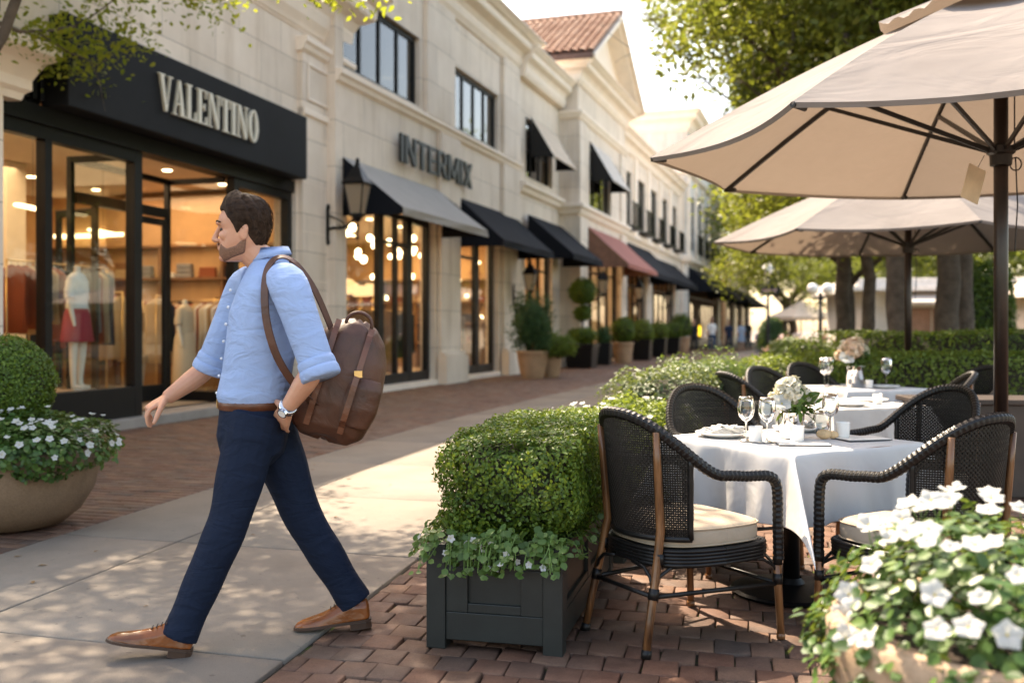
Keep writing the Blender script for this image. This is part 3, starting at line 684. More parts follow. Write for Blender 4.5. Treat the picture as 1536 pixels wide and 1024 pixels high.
# ============ wall lanterns
m_lglass = fabric('lantern_milk_glass', (.62, .52, .40), .6, (.75, .62, .45), rough=.3)
def lantern(loc, label, rz, sc=1, lit=False):
    t = thing('wall_lantern', label, 'lantern', loc, rz, 'wall lanterns along the shopfronts', sc)
    p = MB(); p.box(-.045, .045, -.03, 0, -.28, .24); p.ell((0, -.015, .26), (.04, .03, .05), 8, 6); p.ell((0, -.015, -.3), (.04, .03, .05), 8, 6); p.build('wall_plate', m_black, t, bevel=.006)
    a = MB(); P = [(0, -.02 - .5 * q, -.1 + .16 * q * q + .02 * math.sin(q * 9)) for q in np.linspace(0, 1, 12)]; a.tube(P, .022, 8)
    a.tube([(0, -.03, .12), (0, -.2, .05), (0, -.3, -.02), (0, -.26, -.07), (0, -.2, -.04)], .013, 6); a.tube([(0, -.52, -.02), (0, -.52, -.22)], [.03, .012], 8); a.ell((0, -.52, -.24), (.03, .03, .04), 8, 6); a.build('arm', m_black, t, smooth=True)
    c = (0, -.52); f = MB(); z0, z1 = .12, .60; r0, r1 = .11, .20
    f.lathe([(.02, .0), (.05, .03), (.08, .08), (.125, .10), (.125, .13)], (0, -.52, 0), 4 * 4)
    for i in range(4):
        th = PI / 4 + i * PI / 2
        f.bar((r0 * 1.15 * math.cos(th), -.52 + r0 * 1.15 * math.sin(th), z0), (r1 * 1.15 * math.cos(th), -.52 + r1 * 1.15 * math.sin(th), z1), .02)
    R4 = lambda r, z: [(r * math.cos(PI / 4 + i * PI / 2), -.52 + r * math.sin(PI / 4 + i * PI / 2), z) for i in range(4)]
    f.rings([R4(.14, .115), R4(.14, .135)]); f.rings([R4(.26, .59), R4(.27, .62)]); f.rings([R4(.265, .62), R4(.19, .70), R4(.10, .84), R4(.05, .90), R4(.05, .93)])
    f.ell((0, -.52, .97), (.035, .035, .05), 8, 6); f.build('housing', m_black, t, bevel=.004)
    g = MB()
    g.rings([R4(r0 * 1.08, z0 + .01), R4(r1 * 1.08, z1 - .01)], False); g.build('glass', m_lglass, t)
    b = MB(); b.tube([(0, -.52, .13), (0, -.52, .30)], .022, 8); b.ell((0, -.52, .37), (.035, .035, .06), 8, 8); b.build('candle_bulb', M_('candle_ivory', (.8, .62, .4), .5), t)
    return t
def on_wall(O, al, s, out, z): return (O[0] + math.sin(al) * s + math.cos(al) * out, O[1] + math.cos(al) * s - math.sin(al) * out, z)
l0 = lantern(on_wall((-4.98, 11), A1, 6.45, .1, 3.02), 'large black wall lantern on the pilaster beside the pale grey awning', PI / 2 - A1, 1.08)
for (s, z, lab) in ((9.4, 2.1, 'black wall lantern on the pillar between the first two black awnings'), (15.3, 2.2, 'black wall lantern on the pillar left of the rose awning'), (21.6, 2.2, 'black wall lantern on the pillar right of the rose awning'), (31, 2.2, 'black wall lantern near the far black awnings')):
    out = .12 if s < 12 else .75 if s < 25 else .35
    dup(l0, on_wall((-2.944, 17.45), A2, s, out, z), PI / 2 - A2, lab, .9)
# ------------------------------------------------------------------ foliage
def leafgeo(P, Nn, size, width=.55, fold=.18, up=None, rnd=1.0):
    """6-cornered folded leaves at points P with normals Nn"""
    n = len(P); P = np.asarray(P, float); Nn = np.asarray(Nn, float) + RNG.normal(0, .45 * rnd, (n, 3)); Nn /= np.linalg.norm(Nn, axis=1, keepdims=True) + 1e-9
    T = RNG.normal(0, 1, (n, 3)) + (0 if up is None else np.asarray(up) * 1.0); T -= Nn * (T * Nn).sum(1, keepdims=True); T /= np.linalg.norm(T, axis=1, keepdims=True) + 1e-9
    B = np.cross(Nn, T); Ls = (size * RNG.uniform(.65, 1.25, n))[:, None]; w = Ls * width / 2
    V = np.stack([P, P + T * Ls * .33 + B * w + Nn * w * fold, P + T * Ls * .72 + B * w * .8 + Nn * w * fold * .6, P + T * Ls - Nn * Ls * .06, P + T * Ls * .72 - B * w * .8 + Nn * w * fold * .6, P + T * Ls * .33 - B * w + Nn * w * fold], 1)
    q = np.array([(0, 1, 2, 3), (0, 3, 4, 5)]); Q = (q[None] + (np.arange(n) * 6)[:, None, None]).reshape(-1, 4)
    return V.reshape(-1, 3), Q
def lumps(D, seed, amp=.08, f=5):
    r = np.random.default_rng(seed); s = 0
    for k in range(5):
        w = r.normal(0, f * (.6 + k * .35), 3); s = s + np.sin(D @ w + r.uniform(0, 6)) / (1 + k * .5)
    return 1 + amp * s
def bush_pts(n, rx, ry, rz, p=5, seed=1, amp=.06, depth=.12, f=5, zmin=-1):
    r = np.random.default_rng(seed)
    A = np.array([ry * rz, ry * rz, rx * rz, rx * rz, rx * ry, rx * ry]); fc = r.choice(6, n, p=A / A.sum())
    U = r.uniform(-1, 1, (n, 3)); ax = fc // 2; U[np.arange(n), ax] = np.where(fc % 2, 1, -1)
    nrm = (np.abs(U) ** p).sum(1) ** (1 / p); D = U / nrm[:, None]
    G = np.sign(D) * np.abs(D) ** (p - 1) / np.array([rx, ry, rz]); G /= np.linalg.norm(G, axis=1, keepdims=True)
    k = lumps(D * np.array([rx, ry, rz]) / max(rx, ry, rz), seed, amp, f) * (1 - np.abs(r.exponential(depth, n)).clip(0, .5)) + r.normal(0, .012, n)
    P = D * np.array([rx, ry, rz]) * k[:, None]; m = P[:, 2] > zmin * rz
    return P[m], G[m]
def bush(name, label, cat, loc, dims, n, size, mat, rz=0, p=5, seed=1, amp=.06, depth=.12, group=None, core=.8, width=.6, f=5, stuff=None):
    t = thing(name, label, cat, loc, rz, group)
    P, G = bush_pts(n, *dims, p, seed, amp, depth, f); V, Q = leafgeo(P, G, size, width, up=(0, 0, .7))
    fastmesh('foliage', V, Q, mat, t)
    c = MB(); r = np.random.default_rng(seed)   # twigs
    for k in range(26):
        d = unit(r.normal(0, 1, 3) + vec(0, 0, .8)); e = d * np.array(dims) * r.uniform(.75, .98) ; b = vec(r.uniform(-.3, .3) * dims[0], r.uniform(-.3, .3) * dims[1], -dims[2])
        c.tube([b, (b + e) / 2 + r.normal(0, .02, 3), e], [.01, .007, .003], 5)
    if core:  # solid dark core added inside the leaves to stop see-through
        k2 = []
        for i in range(9):
            ph = PI * i / 8; row = []
            for j in range(14):
                th = 2 * PI * j / 14; d = vec(math.sin(ph) * math.cos(th), math.sin(ph) * math.sin(th), math.cos(ph)); d = d / (np.abs(d) ** p).sum() ** (1 / p); row.append(d * np.array(dims) * core)
            k2.append(row)
        c.grid(np.array(k2), closev=True)
    c.build('branches', m_twig_core, t)  # real twigs plus the added dark core in one mesh
    return t
m_twig_core = M_('twig_and_dark_core', (.035, .030, .016), .9, var=.4, scale=20)
m_box = leafmat('boxwood_leaf', [(.018, .045, .008), (.040, .092, .012), (.085, .155, .018), (.17, .24, .03)], .35, .42)
m_boxy = leafmat('hedge_leaf_bright', [(.045, .085, .012), (.09, .15, .02), (.15, .22, .03), (.22, .27, .045)], .4, .5)
m_ivy = leafmat('trailing_leaf', [(.03, .07, .015), (.06, .12, .025), (.10, .18, .04), (.17, .24, .07)], .35, .4)
m_impat = leafmat('bedding_leaf', [(.015, .048, .014), (.03, .078, .02), (.055, .12, .026), (.12, .19, .04)], .25, .38)
m_treeleaf = leafmat('tree_leaf', [(.045, .065, .012), (.085, .105, .016), (.14, .15, .02), (.22, .21, .032)], .5, .5)
m_treeleaf2 = leafmat('tree_leaf_far', [(.04, .068, .014), (.075, .105, .02), (.125, .15, .028), (.19, .20, .04)], .5, .5)
m_treeleafL = leafmat('street_tree_leaf', [(.10, .15, .012), (.17, .21, .016), (.25, .27, .02), (.32, .31, .03)], .62, .5)
m_conif = leafmat('conifer_leaf', [(.02, .05, .02), (.035, .085, .03), (.06, .12, .04)], .2, .6)
m_bark = M_('tree_bark', (.115, .085, .062), .95, var=.45, scale=5, bmp=1.0, bs=22, bd=.03)
m_petal, nt, out = newmat('white_petal'); co = coords(nt)
pp = principled(nt, None, (.56, .555, .525), .55, 0, .3, bump(nt, noise(nt, co, 120, 3), .2, .002)); tr = N(nt, 'ShaderNodeBsdfTranslucent'); tr.inputs[0].default_value = (.56, .56, .49, 1); mx = N(nt, 'ShaderNodeMixShader'); mx.inputs[0].default_value = .3; L(nt, pp, mx.inputs[1]); L(nt, tr.outputs[0], mx.inputs[2]); L(nt, mx.outputs[0], out.inputs[0])
m_fcenter = M_('flower_centre', (.55, .42, .08), .6)
m_terra = grimy('terracotta_stone', (.46, .29, .17), .85, 4, .7, .4, 120)
m_bowl = grimy('weathered_stone_bowl', (.25, .165, .10), .88, 3, .62, .7, 100, .004)
m_pbox = M_('planter_paint_charcoal', (.0115, .0145, .0135), .48, var=.3, scale=7, bmp=.25, bs=60, bd=.002)
m_soil = M_('soil', (.035, .022, .014), 1, var=.5, scale=40, bmp=1, bs=80, bd=.01)

def flower_mesh(r=.03, seed=0, petals=5, cup=.35, lod=1):
    mb = MB(); rr = np.random.default_rng(seed)
    for i in range(petals):
        a = 2 * PI * i / petals + rr.normal(0, .08); w = r * (.47 if petals == 5 else .5); P = []
        lift = cup + rr.normal(0, .1); q = 5 if lod else 3
        for u in np.linspace(0, 1, q):
            row = []
            ww = w * (math.sin(PI * min(.90, .06 + u * .80)) ** .9 * 1.08)
            for v in np.linspace(-1, 1, q):
                x = u * r * (1 - .12 * abs(v) ** 2 * u + (.05 * (1 - abs(v)) if u == 1 else 0)); y = v * ww
                z = lift * r * (u - .5 * u * u) * 1.1 - .10 * r * v * v + .03 * r * math.sin(v * 6 + i) * u + i * .0004
                row.append((x * math.cos(a) - y * math.sin(a), x * math.sin(a) + y * math.cos(a), z))
            P.append(row)
        mb.mi = 0; mb.grid(P)
    mb.mi = 1; mb.ell((0, 0, .05 * r), (.13 * r, .13 * r, .12 * r), 6, 4)
    mb.mi = 2; mb.tube([(0, 0, 0), (.002, .003, -1.0 * r), (.0, .012, -2.4 * r)], [.0016, .0013, .0013], 4)
    return mb
m_stem = M_('green_stem', (.12, .20, .04), .6)
FL = {}
def put_flower(parent, p, nrm, r, k, name='flower'):
    key = (round(r, 3), k)
    if key not in FL:
        o = flower_mesh(r, k, 5, .3 + .15 * k, 1 if r > .02 else 0).build('flower', [m_petal, m_fcenter, m_stem], None, smooth=True); FL[key] = o.data; bpy.data.objects.remove(o)
    o = bpy.data.objects.new(name, FL[key]); COL.objects.link(o); o.parent = parent
    o.location = p; o.rotation_mode = 'QUATERNION'; q = Vector(nrm).to_track_quat('Z', 'Y'); o.rotation_quaternion = q @ Matrix.Rotation(RNG.uniform(0, 6), 3, 'Z').to_quaternion()
    return o

# ---- front planter box with clipped boxwood and trailing flowers
def planter_box(loc, rz, w, d, h, label, name='planter_box', group=None, paint=None):
    t = thing(name, label, 'planter', loc, rz, group); b = MB(); pt = .035; paint = paint or m_pbox
    for sx in (0, 1):
        for sy in (0, 1): b.box(sx * (w - .075), sx * (w - .075) + .075, sy * (d - .075), sy * (d - .075) + .075, 0, h)
    build_each(b, 'corner_post', paint, t, bevel=.004)
    r = MB()
    for y0, y1 in ((.008, .04), (d - .04, d - .008)):
        r.box(.075, w - .075, y0, y1, .035, .14); r.box(.075, w - .075, y0, y1, h - .085, h - .002); 
        for x in (.075, w - .16): r.box(x, x + .085, y0 + .001, y1 - .001, .14, h - .085)
        r.box(.16, w - .16, y0 + .004, y1 - .004, .14, .175)
    nb = max(1, round(d / .62))
    for x0, x1 in ((.008, .04), (w - .04, w - .008)):
        r.box(x0, x1, .075, d - .075, .035, .14); r.box(x0, x1, .075, d - .075, h - .085, h - .002)
        for k in range(nb + 1):
            y = .075 + (d - .15 - .07) * k / nb; r.box(x0 + .001, x1 - .001, y, y + .07, .14, h - .085)
        r.box(x0 + .004, x1 - .004, .145, d - .145, .14, .17)
    r.build('frame_rail', paint, t, bevel=.003)
    p = MB(); p.box(.07, w - .07, .026, .036, .1, h - .04); p.box(.07, w - .07, d - .036, d - .026, .1, h - .04); p.box(.026, .036, .07, d - .07, .1, h - .04); p.box(w - .036, w - .026, .07, d - .07, .1, h - .04); build_each(p, 'side_panel', paint, t)
    s = MB(); s.box(.038, w - .038, .038, d - .038, .1, h - .05); s.build('soil', m_soil, t); return t
PR = math.atan2(-.235, .972)
pb = planter_box((-.325, 3.785, .012), PR, .525, 1.35, .395, 'charcoal painted panelled planter box with clipped boxwood on the brick paving')
bush('boxwood_hedge', 'dense clipped boxwood block in the front charcoal planter', 'hedge', (.115, 4.38, .605), (.30, .66, .205), 52000, .0175, m_box, PR, 5.5, 3, .05, .10, f=9)
def trail(name, label, loc, rz, w, d, nleaf, nflow, seed, h=.0, sides='fr', fr=.014, leaf=.032):
    t = thing(name, label, 'flowers', loc, rz); r = np.random.default_rng(seed); P = []; NN = []; st = MB(); F = []
    for k in range(int(nleaf / 9)):
        side = r.choice(3, p=(.6, .22, .18))
        if side == 0: b = vec(r.uniform(.0, w), .02, 0); o = vec(0, -1, 0)
        elif side == 1: b = vec(.02, r.uniform(0, d * .5), 0); o = vec(-1, 0, 0)
        else: b = vec(w - .02, r.uniform(0, d), 0); o = vec(1, 0, 0)
        o = unit(o + r.normal(0, .35, 3) * vec(1, 1, 0)); Lh = r.uniform(.04, .11) * (1.5 if (abs(b[0]) < .08) else 1); up = r.uniform(.0, .05); pts = []
        for q in np.linspace(0, 1, 5): pts.append(b + o * Lh * q + vec(0, 0, up * math.sin(PI * q) * 1.2 - .07 * q * q * r.uniform(.4, 1.3)) + vec(0, 0, .01))
        st.tube(pts, .0015, 4)
        for q in range(9):
            i = r.integers(0, 5); P.append(pts[i] + r.normal(0, .009, 3)); NN.append(unit(o * .7 + vec(0, 0, .9)))
        if r.random() < nflow / (nleaf / 9): F.append((pts[r.integers(2, 5)] + vec(0, 0, .012) + o * .01, unit(o + vec(0, 0, .5) + r.normal(0, .3, 3))))
    V, Q = leafgeo(np.array(P), np.array(NN), leaf, .8, .1, rnd=.7); fastmesh('foliage', V, Q, m_ivy, t); st.build('stems', m_stem, t)
    for i, (p, n) in enumerate(F[:95]): put_flower(t, p, n, fr * r.choice([.85, 1, 1.15]), i % 3)
trail('trailing_flowers', 'trailing green leaves and small white flowers spilling over the rim of the front charcoal planter', (-.325, 3.785, .40), PR, .525, 1.3, 1050, 24, 5)

# ---- second to fourth planters along the path
XS = [(.27, 5.35, .36, 'low charcoal planter box under the yellow green shrub'), (.80, 6.85, .36, 'low charcoal planter box beneath the grey green shrub'), (1.32, 8.3, .36, 'low charcoal planter box under the feathery shrub')]
for x, y, h, lb in XS: planter_box((x - .27, y - .05, .012), -.30, .6, 1.25, h, lb)
bush('flowering_shrub', 'bright yellow green shrub dotted with white flowers behind the clipped boxwood', 'shrub', (.70, 5.95, .53), (.40, .66, .24), 16000, .03, m_boxy, -.3, 3, 8, .10, .14, f=6)
fs = thing('white_flower_spray', 'sprinkle of small white blossoms over the yellow green shrub', 'flowers', (.70, 5.95, .53), -.3)
P, G = bush_pts(400, .41, .66, .25, 3, 8, .1, .01, 6)
m = (P[:, 2] > .1); P = P[m][:60]; G = G[m][:60]
for i in range(len(P)): put_flower(fs, P[i] + G[i] * .02, unit(G[i] + vec(0, -.3, .3)), .018, i % 3)
bush('grey_green_shrub', 'low rounded grey green shrub beside the path, beyond the yellow green one', 'shrub', (1.20, 7.4, .60), (.48, .65, .30), 12000, .034, leafmat('grey_green_leaf', [(.05, .08, .03), (.09, .13, .055), (.16, .2, .1)], .3), -.3, 2.6, 12, .1, .12, f=6)
bush('feathery_shrub', 'feathery green shrub behind the dark chairs at the path edge', 'shrub', (1.72, 8.9, .62), (.45, .65, .34), 10000, .045, m_ivy, -.3, 2.4, 13, .14, .16, f=7, width=.3)

# ---- hedges at the right
def hedge(label, x0, y0, x1, y1, dpt, z1, n, size, mat, seed, name='clipped_hedge'):
    d = vec(x1 - x0, y1 - y0, 0); l = np.linalg.norm(d)
    return bush(name, label, 'hedge', ((x0 + x1) / 2, (y0 + y1) / 2, z1 / 2), (l / 2, dpt / 2, z1 / 2), n, size, mat, math.atan2(d[1], d[0]), 9, seed, .022, .04, None, .93, f=14)
hedge('low yellow green hedge directly behind the dining tables', 3.0, 9.5, 11, 8.7, .9, .99, 60000, .035, m_boxy, 21)
hedge('taller dark green hedge wall behind the low yellow green hedge', 3.55, 12.2, 14, 11.2, 1.1, 1.19, 60000, .038, m_box, 22)
bush('rounded_hedge', 'small bright rounded hedge at the end beside the path', 'hedge', (2.78, 9.95, .42), (.55, .7, .52), 12000, .036, m_boxy, 0, 4, 23, .05, .1)

# ---- left bowl: boxwood ball + white flowers
bowl = thing('stone_bowl_planter', 'large round weathered stone bowl by the boutique window', 'planter', (-3.06, 6.1, .012))
mb = MB(); pr = [(.20, 0), (.30, .02), (.40, .10), (.475, .22), (.505, .34), (.50, .44), (.485, .475), (.455, .475), (.44, .43), (.43, .40)]; mb.lathe(pr, n=48); mb.build('bowl', m_bowl, bowl, smooth=True)
mb = MB(); mb.lathe([(.001, .42), (.3, .42), (.435, .41)], n=24); mb.build('soil', m_soil, bowl)
bush('boxwood_ball', 'clipped boxwood ball growing in the weathered stone bowl', 'shrub', (-3.17, 6.22, .87), (.30, .30, .31), 20000, .02, m_box, 0, 2.1, 31, .03, .08, f=8)
def flower_mound(name, label, loc, rx, ry, rz, nl, leaf, nf, fr, mat, seed, zmin=-.3, p=2.2, front=None, spill=None):
    t = thing(name, label, 'flowers', loc); P, G = bush_pts(nl, rx, ry, rz, p, seed, .10, .14, 5, zmin)
    if spill is not None:
        Ps, Gs = spill; P = np.concatenate([P, Ps]); G = np.concatenate([G, Gs])
    V, Q = leafgeo(P, G + np.array([0, 0, .5]), leaf, .72, .15, rnd=.8); fastmesh('foliage', V, Q, mat, t)
    r = np.random.default_rng(seed); st = MB()
    for k in range(60):
        d = unit(r.normal(0, 1, 3)); d[2] = abs(d[2]); st.tube([(0, 0, -rz * .3), d * vec(rx, ry, rz) * .5 + r.normal(0, .02, 3), d * vec(rx, ry, rz) * .93], [.004, .003, .002], 4)
    st.build('stems', m_stem, t)
    P, G = bush_pts(nf * 30, rx, ry, rz, p, seed, .10, .0, 5, max(zmin, -.1)); m = np.ones(len(P), bool) if front is None else front(P)
    P = P[m]; G = G[m]; kept = []
    for i in range(len(P)):
        if len(kept) >= min(nf, 98): break
        if all(np.linalg.norm(P[i] - q) > fr * 1.15 for q in kept):
            kept.append(P[i]); put_flower(t, P[i] + G[i] * fr * 1.35, unit(G[i] + vec(0, -.5, .55) + r.normal(0, .25, 3)), fr * r.choice([.85, 1.0, 1.12]), len(kept) % 4)
    return t
flower_mound('white_bedding_flowers', 'mound of small white flowers filling the weathered stone bowl around the boxwood ball', (-3.02, 6.02, .50), .60, .52, .19, 9000, .036, 98, .021, m_impat, 33, -.75, front=lambda P: (P[:, 1] < .22) & (P[:, 2] > -.05))
# ---- right foreground bowl with big white flowers
fb = thing('foreground_stone_planter', 'sandy stone planter under the big white flowers', 'planter', (1.10, 2.14, .012))
mb = MB(); mb.lathe([(.20, 0), (.26, .02), (.33, .18), (.385, .38), (.41, .51), (.41, .562), (.385, .582), (.36, .56), (.34, .51)], n=56); mb.build('bowl', grimy('sandy_stone', (.42, .30, .20), .9, 5, .7, .8, 90, .005), fb, smooth=True)
mb = MB(); mb.lathe([(.001, .53), (.2, .53), (.35, .52)], n=24); mb.build('soil', m_soil, fb)
r = np.random.default_rng(5); Ps = []; Gs = []
for k in range(46):
    a = r.uniform(PI * .6, PI * 1.35); b = vec(.42 * math.cos(a), .42 * math.sin(a), .02); o = vec(math.cos(a), math.sin(a), 0); ln = r.uniform(.04, .26) * (1 if a < PI * 1.3 else .45)
    for q in range(12): u = q / 12; Ps.append(b + o * (.05 + .04 * math.sin(u * 3)) + vec(0, 0, -ln * u) + r.normal(0, .018, 3)); Gs.append(unit(o + vec(0, 0, .5)))
flower_mound('white_phlox', 'large white five petalled flowers and fresh green leaves in the sandy stone planter', (1.185, 2.16, .565), .425, .42, .235, 5200, .034, 95, .0255, m_impat, 41, -.3, 2.3, lambda P: (P[:, 2] > -.02) & (P[:, 1] < .22), (np.array(Ps), np.array(Gs)))

# ---- pots along the shopfronts
def pot_round(loc, r, h, label):
    t = thing('terracotta_pot', label, 'plant pot', loc, 0, 'pots along the shopfronts'); m = MB()
    m.lathe([(r * .68, 0), (r * .8, h * .2), (r * .93, h * .6), (r, h * .9), (r * 1.04, h * .92), (r * 1.04, h), (r * .93, h), (r * .9, h * .9)], n=32); m.build('pot', m_terra, t, smooth=True)
    m = MB(); m.lathe([(.001, h * .92), (r * .9, h * .9)], n=16); m.build('soil', m_soil, t); return t
def pot_square(loc, w, h, label):
    t = thing('black_square_planter', label, 'plant pot', loc, PI / 2 - A2, 'pots along the shopfronts'); m = MB()
    P = lambda s, z: [(-s, -s, z), (s, -s, z), (s, s, z), (-s, s, z)]
    m.rings([P(w * .43, 0), P(w * .5, h)], True); m.rings([P(w * .53, h - .06), P(w * .53, h + .01), P(w * .46, h + .01)], False); m.build('pot', m_black, t, bevel=.008)
    m = MB(); m.box(-w * .45, w * .45, -w * .45, w * .45, h - .05, h + .002); m.build('soil', m_soil, t); return t
Z = .012
pot_round((.50, 24.2, Z), .38, .66, 'largest sandy terracotta pot in front of the pillar'); pot_round((.98, 24.6, Z), .25, .55, 'smaller terracotta pot tucked against the largest one')
bush('conifer_shrub', 'loose blue green conifer in the largest terracotta pot', 'shrub', (.50, 24.2, 1.28), (.50, .45, .75), 6500, .11, m_conif, 0, 1.5, 51, .26, .28, width=.22, f=7, core=.35)
bush('spilling_plant', 'light green plant spilling out of the smaller terracotta pot', 'plant', (1.10, 24.4, .78), (.48, .35, .30), 3500, .08, m_boxy, 0, 2, 52, .18, .2, width=.35, f=7, core=.5)
pot_square((2.12, 30.4, Z), .88, .72, 'wide black square planter holding a tall ball topiary')
tp = thing('ball_topiary', 'tall standard topiary with two leafy balls on a thin stem', 'topiary', (2.12, 30.4, .7)); m = MB(); m.tube([(0, 0, 0), (.03, 0, .8), (.0, 0, 1.6)], .035, 8); m.build('stem', m_bark, tp)
for zc, rr_, nn in ((1.62, .42, 5000), (.98, .26, 2000)):
    P, G = bush_pts(nn, rr_, rr_, rr_ * .95, 2, 53 + nn, .07, .2); V, Q = leafgeo(P + np.array([.03, 0, zc]), G, .07); fastmesh('foliage', V, Q, m_box, tp)
bush('low_bush', 'low spreading bush at the foot of the ball topiary', 'shrub', (2.12, 30.3, .98), (.45, .4, .24), 2500, .07, m_box, 0, 2.2, 55, .12, .2, core=.6)
pot_square((3.02, 32.8, Z), .5, .72, 'narrow black square planter left of the round clay pot')
bush('low_bush', 'wispy dark plant in the narrow black planter left of the round clay pot', 'shrub', (3.02, 32.8, .95), (.24, .24, .3), 1800, .07, m_conif, 0, 1.8, 56, .2, .2, core=.4)
pot_round((3.82, 34.4, Z), .36, .72, 'round clay pot under the rose awning')
bush('potted_ball', 'dark leafy ball in the round clay pot under the rose awning', 'shrub', (3.82, 34.4, 1.15), (.40, .40, .48), 3500, .07, m_box, 0, 2, 57, .1, .2)
for i, (x, y, w, rb, lab, m) in enumerate(((4.9, 37.6, .68, .44, 'first black planter to the right of the round clay pot', m_boxy), (6.1, 41.4, .58, .38, 'second black planter to the right of the round clay pot', m_boxy), (7.35, 45.5, .62, .4, 'third black planter to the right of the round clay pot', m_box))):
    pot_square((x, y, Z), w, .78, lab); bush('potted_ball', 'round bush in the ' + lab, 'shrub', (x, y, 1.1), (rb, rb, rb * .95), 2500, .08, m, 0, 2.2, 60 + i, .1, .2)
pot_round((8.2, 48.2, Z), .38, .78, 'clay pot in the row just before the walkers'); bush('potted_ball', 'large dark ball in the clay pot just before the walkers', 'shrub', (8.2, 48.2, 1.3), (.52, .52, .6), 2800, .09, m_box, 0, 2, 66, .1, .2)

# ------------------------------------------------------------------ trees
def tree_mesh(seed, H, trunk_h, r0, spread, levels=4, leaf=.07, per=60, clump=.45, lean=(0, 0), up=.35, nmain=5, tipmin=2, density=1.0):
    r = np.random.default_rng(seed); mb = MB(); tips = []
    def grow(p, d, ln, rad, lev):
        n = 6; pts = [p]; rs = [rad]; dd = unit(d)
        for i in range(n):
            dd = unit(dd + r.normal(0, .13, 3) + vec(0, 0, .04 * (up if lev else 0))); pts.append(pts[-1] + dd * ln / n); rs.append(rad * (1 - .45 * (i + 1) / n))
        mb.tube(pts, rs, max(4, 10 - lev * 2))
        if lev >= tipmin:
            for q in pts[2:]: tips.append(q)
        if lev >= levels: return
        for k in range(nmain if lev == 0 else r.integers(2, 5)):
            i = n if k < 2 else r.integers(2, n + 1); az = 2 * PI * (k + r.uniform(-.3, .3)) / (nmain if lev == 0 else 3); a, b = frame(dd)
            nd = unit(dd * (.75 if lev == 0 else .6) + (a * math.cos(az) + b * math.sin(az)) * spread * r.uniform(.6, 1.15) + vec(0, 0, up * .35))
            grow(pts[i], nd, ln * (.62 if lev == 0 else .68) * r.uniform(.8, 1.2), rs[i] * (.6 if k > 1 else .72), lev + 1)
    base = [vec(0, 0, -.05), vec(0, 0, .15), vec(lean[0] * .4, lean[1] * .4, trunk_h * .5)]
    mb.tube([vec(0, 0, -.1), vec(0, 0, .1), vec(0, 0, .5)], [r0 * 1.6, r0 * 1.25, r0 * 1.02], 12)
    P0 = vec(0, 0, .45); grow(P0, vec(lean[0], lean[1], 1), trunk_h, r0, 0) if False else None
    pts = [P0 + vec(lean[0] * t * t, lean[1] * t * t, 1 * t) * (trunk_h) * vec(1, 1, 1) for t in np.linspace(0, 1, 7)]; pts = [p + vec(*r.normal(0, r0 * .15, 2), 0) * (i > 0) for i, p in enumerate(pts)]
    mb.tube(pts, np.linspace(r0, r0 * .78, 7), 12)
    for k in range(nmain):
        az = 2 * PI * (k + r.uniform(-.25, .25)) / nmain; nd = unit(vec(math.cos(az) * spread, math.sin(az) * spread, 1.0 if k else 2.2) + vec(lean[0], lean[1], 0) * .5)
        grow(pts[-1 if k < 3 else -2], nd, (H - trunk_h) * .42 * r.uniform(.85, 1.15), r0 * .55, 1)
    T = np.array(tips); n = int(len(T) * per * density); idx = r.integers(0, len(T), n)
    P = T[idx] + r.normal(0, clump, (n, 3)) * vec(1, 1, .7); Nn = r.normal(0, 1, (n, 3)) * .6 + vec(0, 0, 1)
    return mb, P, Nn
def tree(name, label, loc, seed, H, trunk_h, r0, spread, mat, leaf, per, clump, rz=0, keep=None, group=None, **k):
    t = thing(name, label, 'tree', loc, rz, group); mb, P, Nn = tree_mesh(seed, H, trunk_h, r0, spread, leaf=leaf, per=per, clump=clump, **k)
    mb.build('trunk', m_bark, t, smooth=True)
    if keep is not None: m = keep(P); P = P[m]; Nn = Nn[m]
    V, Q = leafgeo(P, Nn, leaf, .55, .2); fastmesh('crown', V, Q, mat, t); t['nleaf'] = len(P); print('TREE', name, len(P)); return t
T1 = tree('plane_tree', 'broad leafy tree overhanging the near umbrella from behind the hedges', (6.7, 15.4, 0), 101, 11.0, 3.0, .19, .72, m_treeleaf, .115, 60, .42, keep=lambda P: np.hypot(P[:, 0], P[:, 1]) < 4.1 + .5 * np.sin(P[:, 2] * 2 + np.arctan2(P[:, 1], P[:, 0]) * 3))
T2 = tree('plane_tree', 'thick trunked tree left of the middle umbrella pole', (5.75, 14.9, 0), 102, 10.0, 3.4, .17, .62, m_treeleaf2, .115, 44, .42, keep=lambda P: np.hypot(P[:, 0], P[:, 1]) < 3.6 + .4 * np.sin(P[:, 2] * 2 + np.arctan2(P[:, 1], P[:, 0]) * 3))
G_ = 'row of trees behind the hedges'; T1['group'] = G_; T2['group'] = G_
for (x, y, rz, sc, src, lab) in ((7.6, 16.8, 1.2, .95, T1, 'forked trunk tree to the right of the middle umbrella pole'), (7.9, 18.3, 2.9, .9, T2, 'slim straight trunk just right of the forked tree'),
                             (6.75, 19.0, 4.1, .8, T2, 'brown trunk tree left of the thick trunked one'), (7.6, 22.5, .6, .72, T1, 'shaded slender tree seen between the white parasol and the trunks'), (8.3, 25.0, 2.2, .75, T2, 'leafy tree standing behind the white parasol, leftmost trunk of the row'),
                             (10.2, 17.5, 5.2, .9, T1, 'tree at the right edge beside the near umbrella pole'), (7.15, 21.5, 2.0, .95, T1, 'leafy tree whose crown fills the gap above the second umbrella'), (11.8, 21, 3.3, .85, T2, 'forked tree in front of the pavilion at the far right')):
    dup(src, (x, y, 0), rz, lab, sc)
T3 = tree('background_tree', 'dense green tree closing the street behind the sign post', (18.5, 66, 0), 103, 13, 2.5, .3, 1.1, m_treeleaf2, .26, 16, .8); T3['group'] = 'distant trees'
